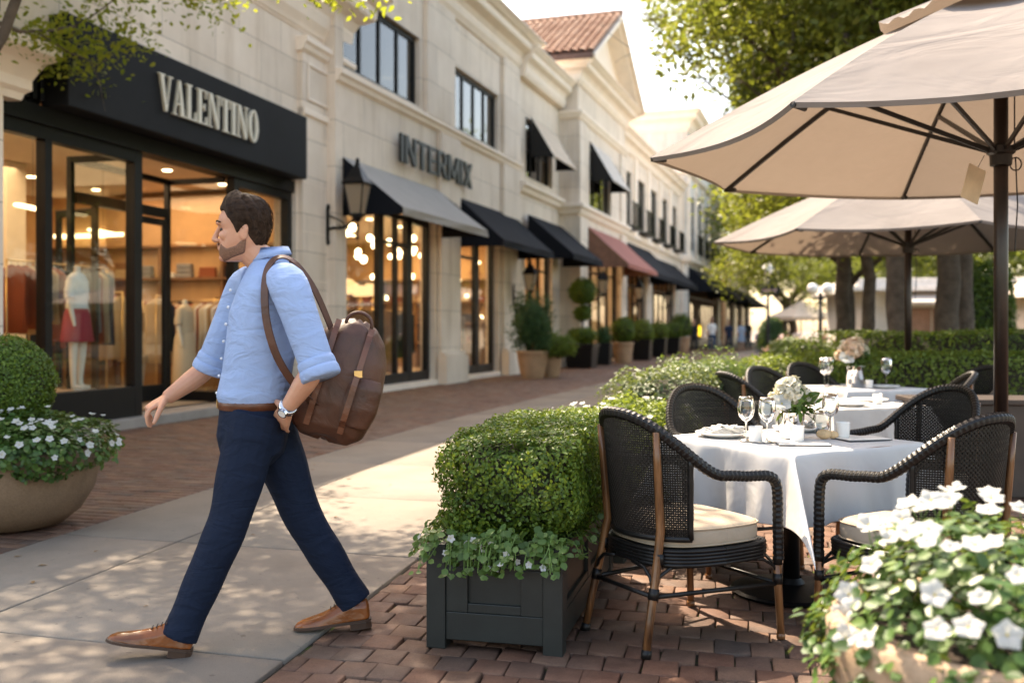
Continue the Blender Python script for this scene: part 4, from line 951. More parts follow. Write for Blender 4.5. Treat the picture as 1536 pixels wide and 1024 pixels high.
for (x, y, rz, sc, lab) in ((22, 56, 2, .95, 'distant tree above the white parasol'), (25, 60, 4, 1.15, 'distant tree behind the white pavilion, left part'), (33, 64, 1, 1.2, 'distant tree behind the white pavilion, right part'), (24, 88, 3, 1.2, 'tall tree at the very end of the street'), (18.5, 50, 5, .55, 'small tree behind the cream market parasol'), (43, 62, 5, 1.2, 'distant tree at the far right'), (28, 84, 1, 1.6, 'tall far tree rising above the pavilion trees')):
    dup(T3, (x, y, 0), rz, lab, sc)
bush('tall_clipped_shrub', 'tall clipped dark shrub before the white pavilion', 'shrub', (9.4, 20.2, 1.25), (.62, .6, 1.3), 14000, .07, m_box, 0, 4, 71, .04, .1)
bush('dark_shrub', 'dark conical shrub at the foot of the sign post', 'shrub', (10.75, 41.5, .8), (.45, .45, .85), 6000, .12, m_conif, 0, 2.2, 72, .1, .15)
# left street tree, crown hanging into the top left corner
def keepL(P):
    return (P[:, 2] > 3.95 + .0 * P[:, 0]) | ((P[:, 0] < .75) & (P[:, 2] > 3.7 + .28 * (P[:, 0] + .6)))
LT = tree('street_tree', 'slender tree whose yellow green branches hang over the black sign', (-4.35, 7.9, 0), 111, 8.6, 2.7, .085, 1.1, m_treeleafL, .072, 40, .20, keep=keepL, lean=(.02, .02), nmain=6, levels=4)
# ------------------------------------------------------------------ chairs
m_wick = M_('wicker_black', (.011, .010, .0095), .36, var=.35, scale=40, bmp=.3, bs=300, bd=.001, spec=.3)
m_bamboo, nt, out = newmat('bamboo_brown'); co = coords(nt, 'Object')
cc = ramp(nt, noise(nt, coords(nt, scale=(30, 30, 4)), 1.0, 5, .6), [(.3, (.035, .016, .008)), (.5, (.16, .070, .026)), (.75, (.32, .16, .065))])
principled(nt, out, cc, .28, 0, .5, bump(nt, noise(nt, coords(nt, scale=(60, 60, 8)), 3, 4), .2, .002))
m_cush = fabric('seat_cushion_linen', (.40, .335, .255), weave=700, folds=5)
m_pipe = fabric('cushion_piping', (.40, .32, .23))
def hz(ph, top=.885):
    k = min(1, abs(ph) / 1.50) ** 1.25; s = k * k * (3 - 2 * k); return top - (top - .655) * s
def shell(ph, z):
    q = (z - .40) / .46; a = .262 + .02 * q; b = .265 + .055 * q * max(0, math.cos(ph)) 
    return vec(a * math.sin(ph) * (1 + .04 * math.cos(ph)), -b * math.cos(ph) + .0, z)
def rope(th, s): return 1 + .11 * np.sign(np.sin(th * 3 + s * 150)) * np.abs(np.sin(th * 3 + s * 150)) ** .5 * np.sin(th * 3 - s * 150)
def make_chair():
    t = thing('wicker_armchair', '', 'chair')
    PM = 1.02
    # woven back: flat horizontal strands over upright stakes
    mb = MB(); zz = np.arange(.428, .86, .0088)
    def pmax(z):
        lo, hi = 0, PM
        if hz(PM) >= z: return PM
        for _ in range(20):
            m_ = (lo + hi) / 2
            if hz(m_) > z: lo = m_
            else: hi = m_
        return lo
    step = .031
    for i, z in enumerate(zz):
        pm = pmax(z + .006) * (1 - .0 * (.86 - z))
        if pm < .15: continue
        n = int(2 * pm / (step / 2)) + 1; phs = np.linspace(-pm, pm, n); P = []
        for ph in phs:
            o = .0034 * math.cos(PI * (ph / step) + PI * (i % 2)); c = shell(ph, z); nr = unit(vec(math.sin(ph), -math.cos(ph), .1)); P.append(c + nr * o)
        P = np.array(P); a = []
        for (dz, dn) in ((-.0037, -.0012), (.0037, -.0012), (.0037, .0012), (-.0037, .0012)):
            nr = np.stack([np.sin(phs), -np.cos(phs), 0 * phs], 1); a.append(P + nr * dn + np.array([0, 0, dz]))
        mb.rings(np.stack(a, 1))
    for ph in np.arange(-PM + .01, PM, step):
        zt = hz(ph) ; P = [shell(ph, z) for z in np.linspace(.42, zt, 6)]; mb.tube(P, .0026, 5)
    mb.build('woven_back', m_wick, t, smooth=False)
    mb = MB(); P = [shell(ph, .42) for ph in np.linspace(-PM - .02, PM + .02, 28)]; mb.tube(P, .011, 8, mod=rope)
    for s in (-1, 1): mb.tube([shell(s * PM, z) for z in np.linspace(.42, hz(PM), 10)], .011, 8, mod=rope)
    mb.build('back_edge', m_wick, t, smooth=True)
    # top rail sweeping into arms and down the front legs
    P = [shell(ph, hz(ph)) for ph in np.linspace(-1.45, 1.45, 90)]
    def front(s): return [vec(s * .272, -.0 + y, z) for y, z in ((.03, .652), (.09, .645), (.15, .643), (.20, .64), (.232, .628), (.25, .605), (.256, .575), (.258, .53), (.259, .47), (.26, .39), (.262, .31))]
    A = front(-1)[::-1] + P + front(1); A = np.array(A)
    seg = np.linalg.norm(np.diff(A, axis=0), axis=1); cs = np.r_[0, np.cumsum(seg)]; u = np.linspace(0, cs[-1], 520); A = np.stack([np.interp(u, cs, A[:, k]) for k in range(3)], 1)
    for _ in range(6): A[1:-1] = (A[:-2] + 2 * A[1:-1] + A[2:]) / 4
    mb = MB(); mb.tube(A, .0205, 14, mod=rope); mb.build('arm_rail', m_wick, t, smooth=False)
    for s in (-1, 1):
        l = MB(); l.tube([(s * .262, .262, .33), (s * .264, .268, .2), (s * .268, .278, .02)], [.0165, .016, .0145], 10); l.tube([(s * .268, .278, .022), (s * .268, .278, 0)], .017, 10); o = l.build('leg', m_bamboo, t, smooth=True)
        w = MB()
        for z in (.31, .235): w.tube([(s * .2635, .265, z - .02), (s * .2635, .265, z + .02)], .0195, 10)
        build_each(w, 'leg_binding', m_wick, o, smooth=True)
        l = MB(); ph = s * .62
        q = [shell(ph, z) + unit(vec(math.sin(ph), -math.cos(ph), 0)) * .017 for z in (hz(ph) - .005, .7, .55, .45)] + [vec(s * .178, -.262, .3), vec(s * .19, -.30, .13), vec(s * .198, -.325, .0)]
        l.tube(q, [.013, .0145, .016, .017, .0165, .0155, .0145], 10); o = l.build('leg', m_bamboo, t, smooth=True)
        w = MB()
        for a, b in ((.37, .33), (.245, .205), (.03, .0)):
            f = lambda z: (vec(s * .178, -.262, .3) + (vec(s * .198, -.325, 0) - vec(s * .178, -.262, .3)) * (.3 - z) / .3) if z < .3 else vec(s * .1745, -.245 - (.3 - .3) * 0 - .0, z) + vec(0, -.0, 0)
            w.tube([f(a), f(b)], .0195, 10)
        build_each(w, 'leg_binding', m_wick, o, smooth=True)
    mb = MB()
    f0 = [(s * .265, .27, .215) for s in (-1, 1)]; k0 = [(s * .184, -.28, .215) for s in (-1, 1)]
    mb.tube([f0[0], f0[1]], .009, 8); mb.tube([k0[0], k0[1]], .009, 8)
    for i in (0, 1): mb.tube([f0[i], k0[i]], .009, 8)
    for i, s in enumerate((-1, 1)):
        for (a, b) in ((vec(*f0[i]), vec(*k0[i])), (vec(*k0[i]), vec(*f0[i]))):
            d = b - a; mb.tube([a + vec(0, 0, .02), a + d * .04 + vec(0, 0, .07), a + d * .13 + vec(0, 0, .10), a + d * .3 + vec(0, 0, .11)], .007, 6)
    for (a, b) in ((f0[0], f0[1]), (f0[1], f0[0]), (k0[0], k0[1]), (k0[1], k0[0])):
        a = vec(*a); d = vec(*b) - a; mb.tube([a + vec(0, 0, .02), a + d * .05 + vec(0, 0, .07), a + d * .15 + vec(0, 0, .10), a + d * .35 + vec(0, 0, .11)], .007, 6)
    mb.build('stretcher', m_wick, t, smooth=True)
    # seat rim
    def outline(k, z):
        V = []
        for i in range(48):
            th = 2 * PI * i / 48; c, s = math.cos(th), math.sin(th); p = 5 if s > 0 else 3.0; rr = (abs(c) ** p + abs(s) ** p) ** (-1 / p); V.append((.262 * k * rr * c * (1 - .10 * max(0, -s)), .262 * k * rr * s - .0, z))
        return V
    mb = MB()
    for z in (.325, .338, .351, .364, .377): mb.tube(np.array(outline(1.0, z) + outline(1.0, z)[:1]), .009, 6, cap=False, mod=lambda th, s: 1 + .25 * np.sin(s * 170 + z * 1e3))
    mb.rings([outline(.97, .32), outline(.97, .381)]); mb.build('seat_rim', m_wick, t, smooth=True)
    mb = MB(); K = [(.90, .383), (.945, .388), (.96, .403), (.96, .440), (.945, .454), (.90, .464), (.7, .472), (.4, .476), (.05, .477)]
    mb.rings([outline(k * .97, z) for k, z in K]); cu = mb.build('cushion', m_cush, t, smooth=True); cu.modifiers.new('s', 'SUBSURF').levels = 1
    mb = MB()
    for k, z in ((.958, .392), (.958, .452)): mb.tube(np.array(outline(k * .97, z) + outline(k * .97, z)[:1]), .0038, 6, cap=False)
    mb.build('piping', m_pipe, cu, smooth=True)
    return t
chair = make_chair(); CG = 'black wicker armchairs on the terrace'
def place_chair(x, y, hx, hy, label, sc=1.0, first=False, z=.014):
    """(x,y) = back centre, (hx,hy) = facing"""
    h = unit(vec(hx, hy, 0)); loc = (x + h[0] * .29 * sc, y + h[1] * .29 * sc, z); rz = math.atan2(h[1], h[0]) - PI / 2
    if first: chair.location = loc; chair.rotation_euler = (0, 0, rz); chair['label'] = label; chair['group'] = CG; chair.scale = (sc,) * 3; return chair
    return dup(chair, loc, rz, label, sc, CG)
place_chair(.42, 3.84, .87, .50, 'black wicker armchair with bamboo legs and sunlit beige cushion, beside the clipped boxwood', 1.0, True)
place_chair(1.72, 3.60, -.50, .86, 'black wicker armchair partly hidden by the big white flowers', 1.0)
place_chair(1.0, 5.45, .35, -.93, 'wicker armchair behind the front table between boxwood and bouquet')
place_chair(2.35, 5.35, -.87, -.50, 'wicker armchair with pale sun gleaming on its weave, beyond the stemless glasses')
place_chair(1.5, 7.0, .9, .3, 'dark wicker armchair left of the second table, side on')
place_chair(1.98, 8.0, .5, -.85, 'dark wicker armchair at the back left of the second table')
place_chair(2.6, 9.0, .4, -.9, 'dark wicker armchair touching the rounded hedge')
place_chair(3.2, 7.0, -.96, .2, 'dark wicker armchair right of the second table, seen from behind')
place_chair(3.9, 8.2, -.9, -.3, 'dark wicker armchair right of the third table, in front of the low hedge')

# ------------------------------------------------------------------ tables
m_cloth = fabric('white_tablecloth', (.66, .645, .63), .12, (.66, .62, .56), weave=1200, folds=3.5, var=.02)
def tablecloth(parent, S, drop, seed, swing=.6):
    r = np.random.default_rng(seed); n = 75; h = S / 2; H = h + drop; u = np.linspace(-H, H, n); P = np.zeros((n, n, 3)); ph = r.uniform(0, 6, 8)
    for i in range(n):
        for j in range(n):
            x, y = u[i], u[j]; cx, cy = np.clip(x, -h, h), np.clip(y, -h, h); dx, dy = x - cx, y - cy
            z = .0025 * math.sin(x * 9 + ph[0]) * math.sin(y * 8 + ph[1]); rad = .012
            if dx == 0 and dy == 0: P[i, j] = (x, y, z); continue
            ax, ay = abs(dx), abs(dy); rr = math.hypot(ax, ay); th = math.atan2(ay, ax)  # 0 = pure x side, pi/2 = pure y side
            sx, sy = math.copysign(1, x), math.copysign(1, y)
            edge = cy if ay == 0 else cx
            fl = (.020 * math.sin(edge * 13 + ph[2 + (sx > 0) + 2 * (ay > 0)]) + .014 * math.sin(edge * 29 + ph[3])) * (rr / drop) * (1 - (abs(edge) / h) ** 4 if (ax == 0 or ay == 0) else 0)
            o = rad * (1 - math.exp(-rr / rad)) + rr * .10 + fl; dn = max(0, rr - rad * .5)
            if ax > 0 and ay > 0:
                f = math.sin(2 * th) ** .8; ext = (.85 if sx < 0 and sy < 0 else .35) * rr * f; m = unit(vec(sx, sy, 0)); side = vec(0, sy, 0) * swing + vec(sx, 0, 0) * (1 - swing)
                dirn = unit(m * .45 + side * .6); P[i, j] = vec(cx + sx * o * math.cos(th), cy + sy * o * math.sin(th), z - dn * (1 - .10 * f)) + dirn * ext
            else: P[i, j] = (cx + (sx * o if ax else 0), cy + (sy * o if ay else 0), z - dn)
    mb = MB(); mb.grid(P); c = mb.build('tablecloth', m_cloth, parent, smooth=True); so = c.modifiers.new('t', 'SOLIDIFY'); so.thickness = .0015; ss = c.modifiers.new('s', 'SUBSURF'); ss.levels = ss.render_levels = 1; return c
def table(loc, rz, label, cl, S=.75, drop=.25, seed=1, swing=.6, sc=1):
    t = thing('dining_table', label, 'table', loc, rz, 'square dining tables')
    mb = MB(); mb.box(-S / 2 + .002, S / 2 - .002, -S / 2 + .002, S / 2 - .002, .66, .697); mb.build('tabletop', m_iwood, t, bevel=.004)
    mb = MB(); mb.tube([(0, 0, .03), (0, 0, .66)], .038, 14); mb.build('column', m_black, t, smooth=True)
    mb = MB()
    mb.lathe([(.001, 0), (.27, 0), (.275, .01), (.26, .02), (.06, .045), (.045, .07)], n=32); mb.build('base', m_black, t)
    c = tablecloth(None, S, drop, seed, swing); c.location = (loc[0], loc[1], loc[2] + .700); c.rotation_euler = (0, 0, rz); tag(c, cl, 'tablecloth', 'white tablecloths'); c['kind'] = 'thing'; return t
TZ = .014; TR = math.radians(30); TC = vec(1.28, 4.58); TH = .70
table((TC[0], TC[1], TZ), TR, 'front square table on a black column, set with white roses', 'crisp white cloth on the front table, its corner hanging in a point', seed=3, S=.80, drop=.30, swing=.72)
table((2.2, 6.75, TZ), .42, 'second square table, just behind the front one', 'white cloth on the second table behind the white bouquet', seed=4, S=.8)
table((2.95, 8.6, TZ), .35, 'third square table in front of the low hedge', 'white cloth on the third table in front of the low hedge', seed=5, S=.85)
TOP = TZ + .700 + .003
def on_t(u, v, c=TC, rz=TR): return (c[0] + u * math.cos(rz) - v * math.sin(rz), c[1] + u * math.sin(rz) + v * math.cos(rz), TOP)

# tableware
m_china = M_('white_china', (.82, .80, .77), .18, var=.02, spec=.6)
m_nap = fabric('napkin_linen', (.78, .75, .70), weave=900)
m_gl, nt, out = newmat('clear_glass')
p = N(nt, 'ShaderNodeBsdfPrincipled'); p.inputs['Base Color'].default_value = (.97, .99, .98, 1); p.inputs['Roughness'].default_value = 0.01; p.inputs['Transmission Weight'].default_value = 1; p.inputs['IOR'].default_value = 1.45; L(nt, p.outputs[0], out.inputs[0])
m_silver = M_('polished_silver', (.80, .78, .75), .07, 1, var=.02, bmp=.15, bs=9, bd=.01)
def wineglass(loc, label, h=.19, r=.038, first=None):
    if first: return dup(first, loc, RNG.uniform(0, 6), label)
    t = thing('wine_glass', label, 'glass', loc, 0, 'wine glasses'); mb = MB()
    o = [(.0008, .0), (.033, .0), (.034, .0015), (.020, .004), (.005, .008), (.0036, .02), (.0034, .075), (.005, .085), (.018, .093), (.031, .108), (.038, .13), (.0385, .15), (.035, .175), (.031, .197)]
    i = [(.0298, .197), (.0338, .175), (.0373, .15), (.0368, .13), (.030, .110), (.017, .096), (.0008, .091)]
    mb.rings([[(q * math.cos(a), q * math.sin(a), z) for a in np.linspace(0, 2 * PI, 33)[:-1]] for q, z in o + i], False); mb.build('bowl_and_stem', m_gl, t, smooth=True); return t
def tumbler(loc, label, first=None):
    if first: return dup(first, loc, 0, label)
    t = thing('stemless_glass', label, 'glass', loc, 0, 'stemless glasses'); mb = MB()
    o = [(.0008, 0), (.024, 0), (.032, .01), (.040, .035), (.0405, .055), (.037, .085), (.034, .105)]; i = [(.033, .105), (.036, .085), (.0393, .055), (.0388, .035), (.031, .013), (.0008, .008)]
    mb.rings([[(q * math.cos(a), q * math.sin(a), z) for a in np.linspace(0, 2 * PI, 33)[:-1]] for q, z in o + i], False); mb.build('glass_body', m_gl, t, smooth=True); return t
def plate(loc, label, r=.125, nap=True):
    t = thing('dinner_plate', label, 'plate', loc, 0, 'white plates'); mb = MB(); mb.lathe([(.001, .004), (r * .55, .004), (r * .62, 0), (r * .66, .003), (r * .98, .017), (r, .02), (r * .98, .022), (r * .66, .010), (r * .6, .008), (.001, .008)], n=40); mb.build('plate_body', m_china, t, smooth=True)
    return t
def napkin(loc, rz, label, w=.09, l=.19):
    mb = MB(); n = 16; P = []
    for k in range(5):
        g = []
        for i in range(n):
            g.append([(-l / 2 + l * i / (n - 1) + .004 * k, -w / 2 + w * j / 7 + .003 * math.sin(i * .8 + k), .0018 + .006 * k + .004 * math.sin(i * .7 + j * .8 + k) + .004) for j in range(8)])
        mb.grid(g)
    P = []
    for i in range(14): P.append([(l * .1 * math.sin(j * .9) + -.05 + .1 * i / 13, -w / 2 * .9 + w * .9 * j / 9, .034 + .012 * math.sin(i * .5 + 1) * math.cos(j * .55)) for j in range(10)])
    mb.grid(P); o = mb.build('folded_napkin', m_nap, None, smooth=True); o.location = loc; o.rotation_euler = (0, 0, rz); s = o.modifiers.new('s', 'SOLIDIFY'); s.thickness = .002; return tag(o, label, 'napkin')
def candle(loc, label, first=None):
    if first: return dup(first, loc, 0, label)
    t = thing('candle_holder', label, 'candle', loc, 0, 'white ceramic candle cups'); mb = MB(); mb.rings([[(q * math.cos(a), q * math.sin(a), z) for a in np.linspace(0, 2 * PI, 29)[:-1]] for q, z in ((.001, 0), (.026, 0), (.029, .003), (.032, .066), (.0325, .068), (.030, .068), (.028, .03), (.001, .03))], False); mb.build('cup', m_china, t, smooth=True)
    mb = MB(); mb.lathe([(.001, .05), (.0285, .049)], n=20); mb.build('wax', M_('candle_wax', (.8, .76, .66), .4), t); return t
def menu(loc, rz, label):
    t = thing('menu_card', label, 'menu', loc, rz); mb = MB(); mb.box(-.11, .11, -.075, .075, .0, .004); mb.build('cover', M_('menu_cover_dark', (.05, .045, .05), .5), t); mb = MB(); mb.box(-.107, .107, -.072, .072, .0042, .007); mb.build('sheet', M_('menu_paper', (.74, .70, .64), .7), t); return t
def knife(loc, rz, label):
    mb = MB(); mb.box(-.1, .0, -.005, .005, .002, .0045); mb.box(.0, .1, -.008, .006, .002, .0038); o = mb.build('table_knife', m_silver, None, bevel=.001); o.location = loc; o.rotation_euler = (0, 0, rz); return tag(o, label, 'knife')
m_petal2 = leafmat('cream_petal', [(.78, .70, .55), (.84, .78, .66), (.86, .82, .74)], .35)
m_petalr = leafmat('peach_petal', [(.75, .45, .32), (.8, .6, .45), (.86, .75, .62)], .35)
def bouquet(loc, label, vlabel, sc=1, seed=0, far=False):
    v = thing('silver_vase', vlabel, 'vase', loc, 0, 'table vases', sc); mb = MB(); n = 32
    mb.rings([[(q * math.cos(a), q * math.sin(a), z) for a in np.linspace(0, 2 * PI, n + 1)[:-1]] for q, z in ((.001, 0), (.044, 0), (.047, .003), (.051, .118), (.0515, .12), (.0495, .12), (.046, .01), (.001, .008))], False); mb.build('vase_body', m_silver, v, smooth=True)
    b = thing('bouquet', label, 'bouquet', (loc[0], loc[1], loc[2] + .115 * sc), 0, 'table bouquets', sc); r = np.random.default_rng(seed)
    heads = [((-.018, -.02, .105), .058, m_petal2, 260), ((-.065, -.05, .045), .042, m_petal, 0), ((.045, .02, .085), .04, m_petal2, 130), ((-.085, .01, .065), .03, m_petal2, 90), ((-.03, .05, .10), .045, m_petal2, 130)]
    for k, (c, q, m, nn) in enumerate(heads):
        if nn:
            D = r.normal(0, 1, (nn, 3)); D /= np.linalg.norm(D, axis=1, keepdims=True); P = np.array(c) + D * q * r.uniform(.55, .95, (nn, 1)); V, Q = leafgeo(P, D, q * .62, 1.0, .5, rnd=.5); fastmesh('flower_head', V, Q, m_petalr if (far and k in (0, 3)) else m, b)
        else:
            o = flower_mesh(.045, 3, 6, .9).build('flower_head', [m_petal, m_fcenter, m_stem], b, smooth=True); o.location = c; o.rotation_euler = (1.0, -.25, 0)
    n = 110; A = r.uniform(0, 2 * PI, n); el = r.uniform(.1, 1.3, n); D = np.stack([np.cos(A) * np.cos(el) + .25, np.sin(A) * np.cos(el), np.sin(el)], 1); P = D * r.uniform(.03, .10, (n, 1)) * vec(1, 1, .9); V, Q = leafgeo(P, D * .3 + vec(0, 0, .5), .062, .32, .1, up=(.6, -.2, .4)); fastmesh('leaves', V, Q, leafmat('bouquet_leaf', [(.03, .075, .015), (.06, .12, .02), (.10, .17, .03)], .3, .4), b)
    st = MB()
    for k in range(12): a = r.uniform(0, 6); st.tube([(.0, 0, -.10), (.02 * math.cos(a), .02 * math.sin(a), 0), (.06 * math.cos(a), .06 * math.sin(a), .07)], .002, 5)
    st.build('stems', m_stem, b)
g0 = wineglass(on_t(-.25, .03), 'outer wine glass of the pair beside the white bouquet')
wineglass(on_t(-.21, -.06), 'wine glass of the pair closer to the white bouquet', first=g0)
wineglass(on_t(.23, -.02), 'lone wine glass behind the white candle cup', first=g0)
s0 = tumbler(on_t(.13, .16), 'stemless glass just right of the silver vase'); tumbler(on_t(.30, .10), 'stemless glass on the front table beside the lone wine glass', s0)
plate(on_t(-.22, .22), 'white plate with folded napkin at the left of the front table'); napkin(tuple(vec(*on_t(-.22, .22)) + vec(0, 0, .011)), .5, 'folded linen napkin on the left plate of the front table')
plate(on_t(.27, .22), 'white plate at the right back of the front table'); napkin(tuple(vec(*on_t(.27, .22)) + vec(0, 0, .011)), .2, 'folded linen napkin on the right back plate of the front table')
menu(on_t(-.14, -.20), -.1, 'menu card under the left candle cup, dark cover edge showing'); menu(on_t(.24, -.19), .25, 'menu card at the front beyond the stemless glasses')
c0 = candle(tuple(vec(*on_t(-.12, -.15)) + vec(0, 0, .007)), 'white candle cup on the left menu card'); candle(tuple(vec(*on_t(.19, -.13)) + vec(0, 0, .007)), 'white candle cup on the right menu card', c0); candle(on_t(-.24, -.02), 'white candle cup standing behind the left pair of glasses', c0)
bouquet(on_t(.0, -.01), 'white roses and hydrangea with green sprigs in the polished vase on the front table', 'polished silver vase holding the white bouquet', 1, 3)
br = MB(); br.ell((0, 0, .022), (.035, .026, .022), 14, 8); br.ell((.045, .01, .018), (.026, .02, .018), 12, 8); o = br.build('bread_roll', M_('bread_crust', (.62, .42, .22), .7, var=.3, scale=30), None, smooth=True); o.location = on_t(.10, -.10); tag(o, 'small golden bread rolls by the silver vase', 'bread')
knife(on_t(-.02, .26), .4, 'table knife behind the bouquet on the front table')
bb = vec(2.95, 8.6, TOP); bouquet(tuple(bb), 'cream and peach flowers in the third table vase', 'silver vase on the third table', 1.5, 8, True)
for i, (dx, dy, lb) in enumerate(((-.27, -.02, 'wine glass left of the peach bouquet'), (.27, .0, 'wine glass right of the peach bouquet'), (-.2, .1, 'wine glass tucked behind the left glass by the peach bouquet'))): dup(g0, tuple(bb + vec(dx, dy, 0)), 0, lb, 1.25)
napkin((1.95, 6.8, TOP), .3, 'folded napkin on the left of the second table', .14, .24); plate((2.2, 6.5, TOP), 'white plate on the second table'); plate((2.45, 6.85, TOP), 'white plate at the right of the second table')
napkin((2.1, 7.0, TOP), .1, 'bundled napkin at the back of the second table', .12, .22); dup(c0, (2.42, 6.62, TOP), 0, 'white candle cup on the second table')
plate((3.15, 8.45, TOP), 'white plate on the third table'); dup(c0, (3.0, 8.4, TOP), 0, 'white candle cup on the third table')

# ------------------------------------------------------------------ umbrellas
m_canopy, nt, out = newmat('umbrella_canvas'); co = coords(nt)
cc = ramp(nt, noise(nt, co, 1.4, 5), [(.3, (.205, .185, .175)), (.7, (.26, .237, .224))])
nr = bump(nt, noise(nt, coords(nt, scale=(1.6, 2.6, 3)), 1.3, 3, .5, .8), .5, .05, bump(nt, noise(nt, co, 900, 2), .3, .001))
p = principled(nt, None, cc, .92, 0, .15, nr); tr = N(nt, 'ShaderNodeBsdfTranslucent'); tr.inputs[0].default_value = (.37, .285, .215, 1); mx = N(nt, 'ShaderNodeMixShader'); mx.inputs[0].default_value = .17
L(nt, p, mx.inputs[1]); L(nt, tr.outputs[0], mx.inputs[2]); L(nt, mx.outputs[0], out.inputs[0])
m_pole = M_('umbrella_pole_brown', (.018, .009, .006), .35, var=.5, scale=9, bmp=.1, bs=50)
m_rib = M_('umbrella_rib_dark', (.010, .007, .006), .45, var=.3)
def umbrella(loc, rz, label, R, zr, apex, pr=.036, hub=2.3, nrib=8):
    t = thing('patio_umbrella', label, 'umbrella', loc, rz, 'large taupe umbrellas over the terrace'); rt = .18
    def surf(k, u, v, r0=.12, lift=0, R1=None):   # panel k, u across 0..1, v from top 0 to rim 1
        R1 = R1 or R; a0 = 2 * PI * k / nrib; a1 = a0 + 2 * PI / nrib; r = (r0 + (1 - r0) * v) if False else r0 * R + (R1 - r0 * R) * v
        p0 = vec(math.cos(a0), math.sin(a0), 0) * r; p1 = vec(math.cos(a1), math.sin(a1), 0) * r; p = p0 + (p1 - p0) * u; sag = 4 * u * (1 - u)
        vv = r / R; z = zr + (apex - zr) * (1 - vv) ** 1.0 + .05 * math.sin(PI * min(1, vv)) ; p = p * (1 - .055 * sag * vv ** 3); z = z - .045 * sag * vv * R / 1.5 + .03 * sag * vv ** 6; return p + vec(0, 0, z + lift)
    mb = MB(); nu, nv = 12, 14
    for k in range(nrib):
        P = [[surf(k, i / nu, j / nv) for j in range(nv + 1)] for i in range(nu + 1)]; mb.grid(P)
        E = [surf(k, i / nu, 1) for i in range(nu + 1)]; mb.grid([[e, e * vec(.993, .993, 1) + vec(0, 0, -.022)] for e in E])
    c = mb.build('canopy', m_canopy, t, smooth=True)
    mb = MB()
    for k in range(nrib):
        P = [[surf(k, i / nu, j / 6, .02, .05 + .012 * math.sin(i * 1.7 + k * 2) * (j / 6) ** 2 + .02, R * .34) for j in range(7)] for i in range(nu + 1)]; mb.grid(P)
    mb.build('vent', m_canopy, c, smooth=True)
    mb = MB(); mb.lathe([(.001, .0), (.05, .0), (.055, .03), (.03, .055), (.02, .09), (.032, .115), (.02, .15), (.001, .16)], (0, 0, apex + .05), 16); mb.build('finial', m_pole, t, smooth=True)
    mb = MB(); mb.tube([(0, 0, .05), (0, 0, apex + .05)], pr, 18); mb.build('pole', m_pole, t, smooth=True)
    mb = MB(); mb.lathe([(pr + .002, hub - .09), (pr + .018, hub - .085), (pr + .02, hub - .03), (pr + .035, hub - .02), (pr + .035, hub + .015), (pr + .012, hub + .02), (pr + .004, hub + .03)], n=20)
    mb.build('runner', m_rib, t); mb = MB(); mb.lathe([(pr + .002, apex - .06), (pr + .03, apex - .05), (pr + .03, apex - .0), (pr + .004, apex + .01)], n=20); mb.build('hub', m_rib, t, smooth=False)
    for k in range(nrib):
        a = 2 * PI * k / nrib; d = vec(math.cos(a), math.sin(a), 0); q = MB(); f = lambda s: surf(k, 0, s) - vec(0, 0, .022)
        P = [d * .05 + vec(0, 0, apex - .03)] + [f(s) for s in (0.1, .25, .4, .55, .7, .85, .985)]
        for i in range(7): q.bar(P[i], P[i + 1], .017, .026)
        q.tube([P[-1] - d * .07 + vec(0, 0, -.006), P[-1] + d * .018], .014, 8); o = q.build('rib', m_rib, t)
        s = MB(); s.bar(d * (pr + .03) + vec(0, 0, hub), f(.50) - vec(0, 0, .012), .015, .024); s.build('strut', m_rib, o)
    mb = MB(); a = 1.9; mb.tube([(pr + .03, -.01, apex - .1), (pr + .03, -.01, hub + .02)], .004, 5); mb.tube([(pr + .035, -.01, hub - .05), (pr + .045, -.012, hub - .3), (pr + .03, -.012, hub - .55)], .004, 5)
    mb.tube([(pr + .035 + .03 * math.cos(q), -.01, hub - .08 + .035 * math.sin(q)) for q in np.linspace(0, 2 * PI, 14)], .004, 5); mb.build('cord', m_rib, t)
    mb = MB(); mb.lathe([(.001, .0), (.27, .0), (.28, .015), (.27, .05), (.10, .075), (.05, .10), (.045, .34), (pr + .002, .345)], n=32); mb.build('base', m_black, t); return t
umbrella((2.64, 5.4, .012), math.radians(-6), 'largest taupe canvas umbrella with a thick dark pole, over the armchairs', 1.88, 2.16, 3.06, .037, 2.17)
umbrella((4.04, 10.2, .012), math.radians(-5), 'second taupe umbrella, smaller in view, above the second table', 1.96, 2.10, 2.90, .036, 2.06)
umbrella((7.35, 12.2, .012), math.radians(30), 'third taupe umbrella higher than the others, peeking out behind them', 2.1, 2.86, 3.5, .036, 2.8)
u = MB()
tg = thing('hanging_tag', 'blank cream tag hanging beneath the largest umbrella hub', 'tag', (2.45, 5.3, 2.0), .5); u.box(-.07, .07, -.001, .001, -.11, .075, None); u.build('tag_sheet', M_('tag_cream', (.66, .56, .42), .8), tg); u = MB(); u.tube([(0, 0, .07), (.05, .02, .16)], .0015, 5); u.build('tag_string', m_rib, tg); tg.rotation_euler = (.1, .25, .5)
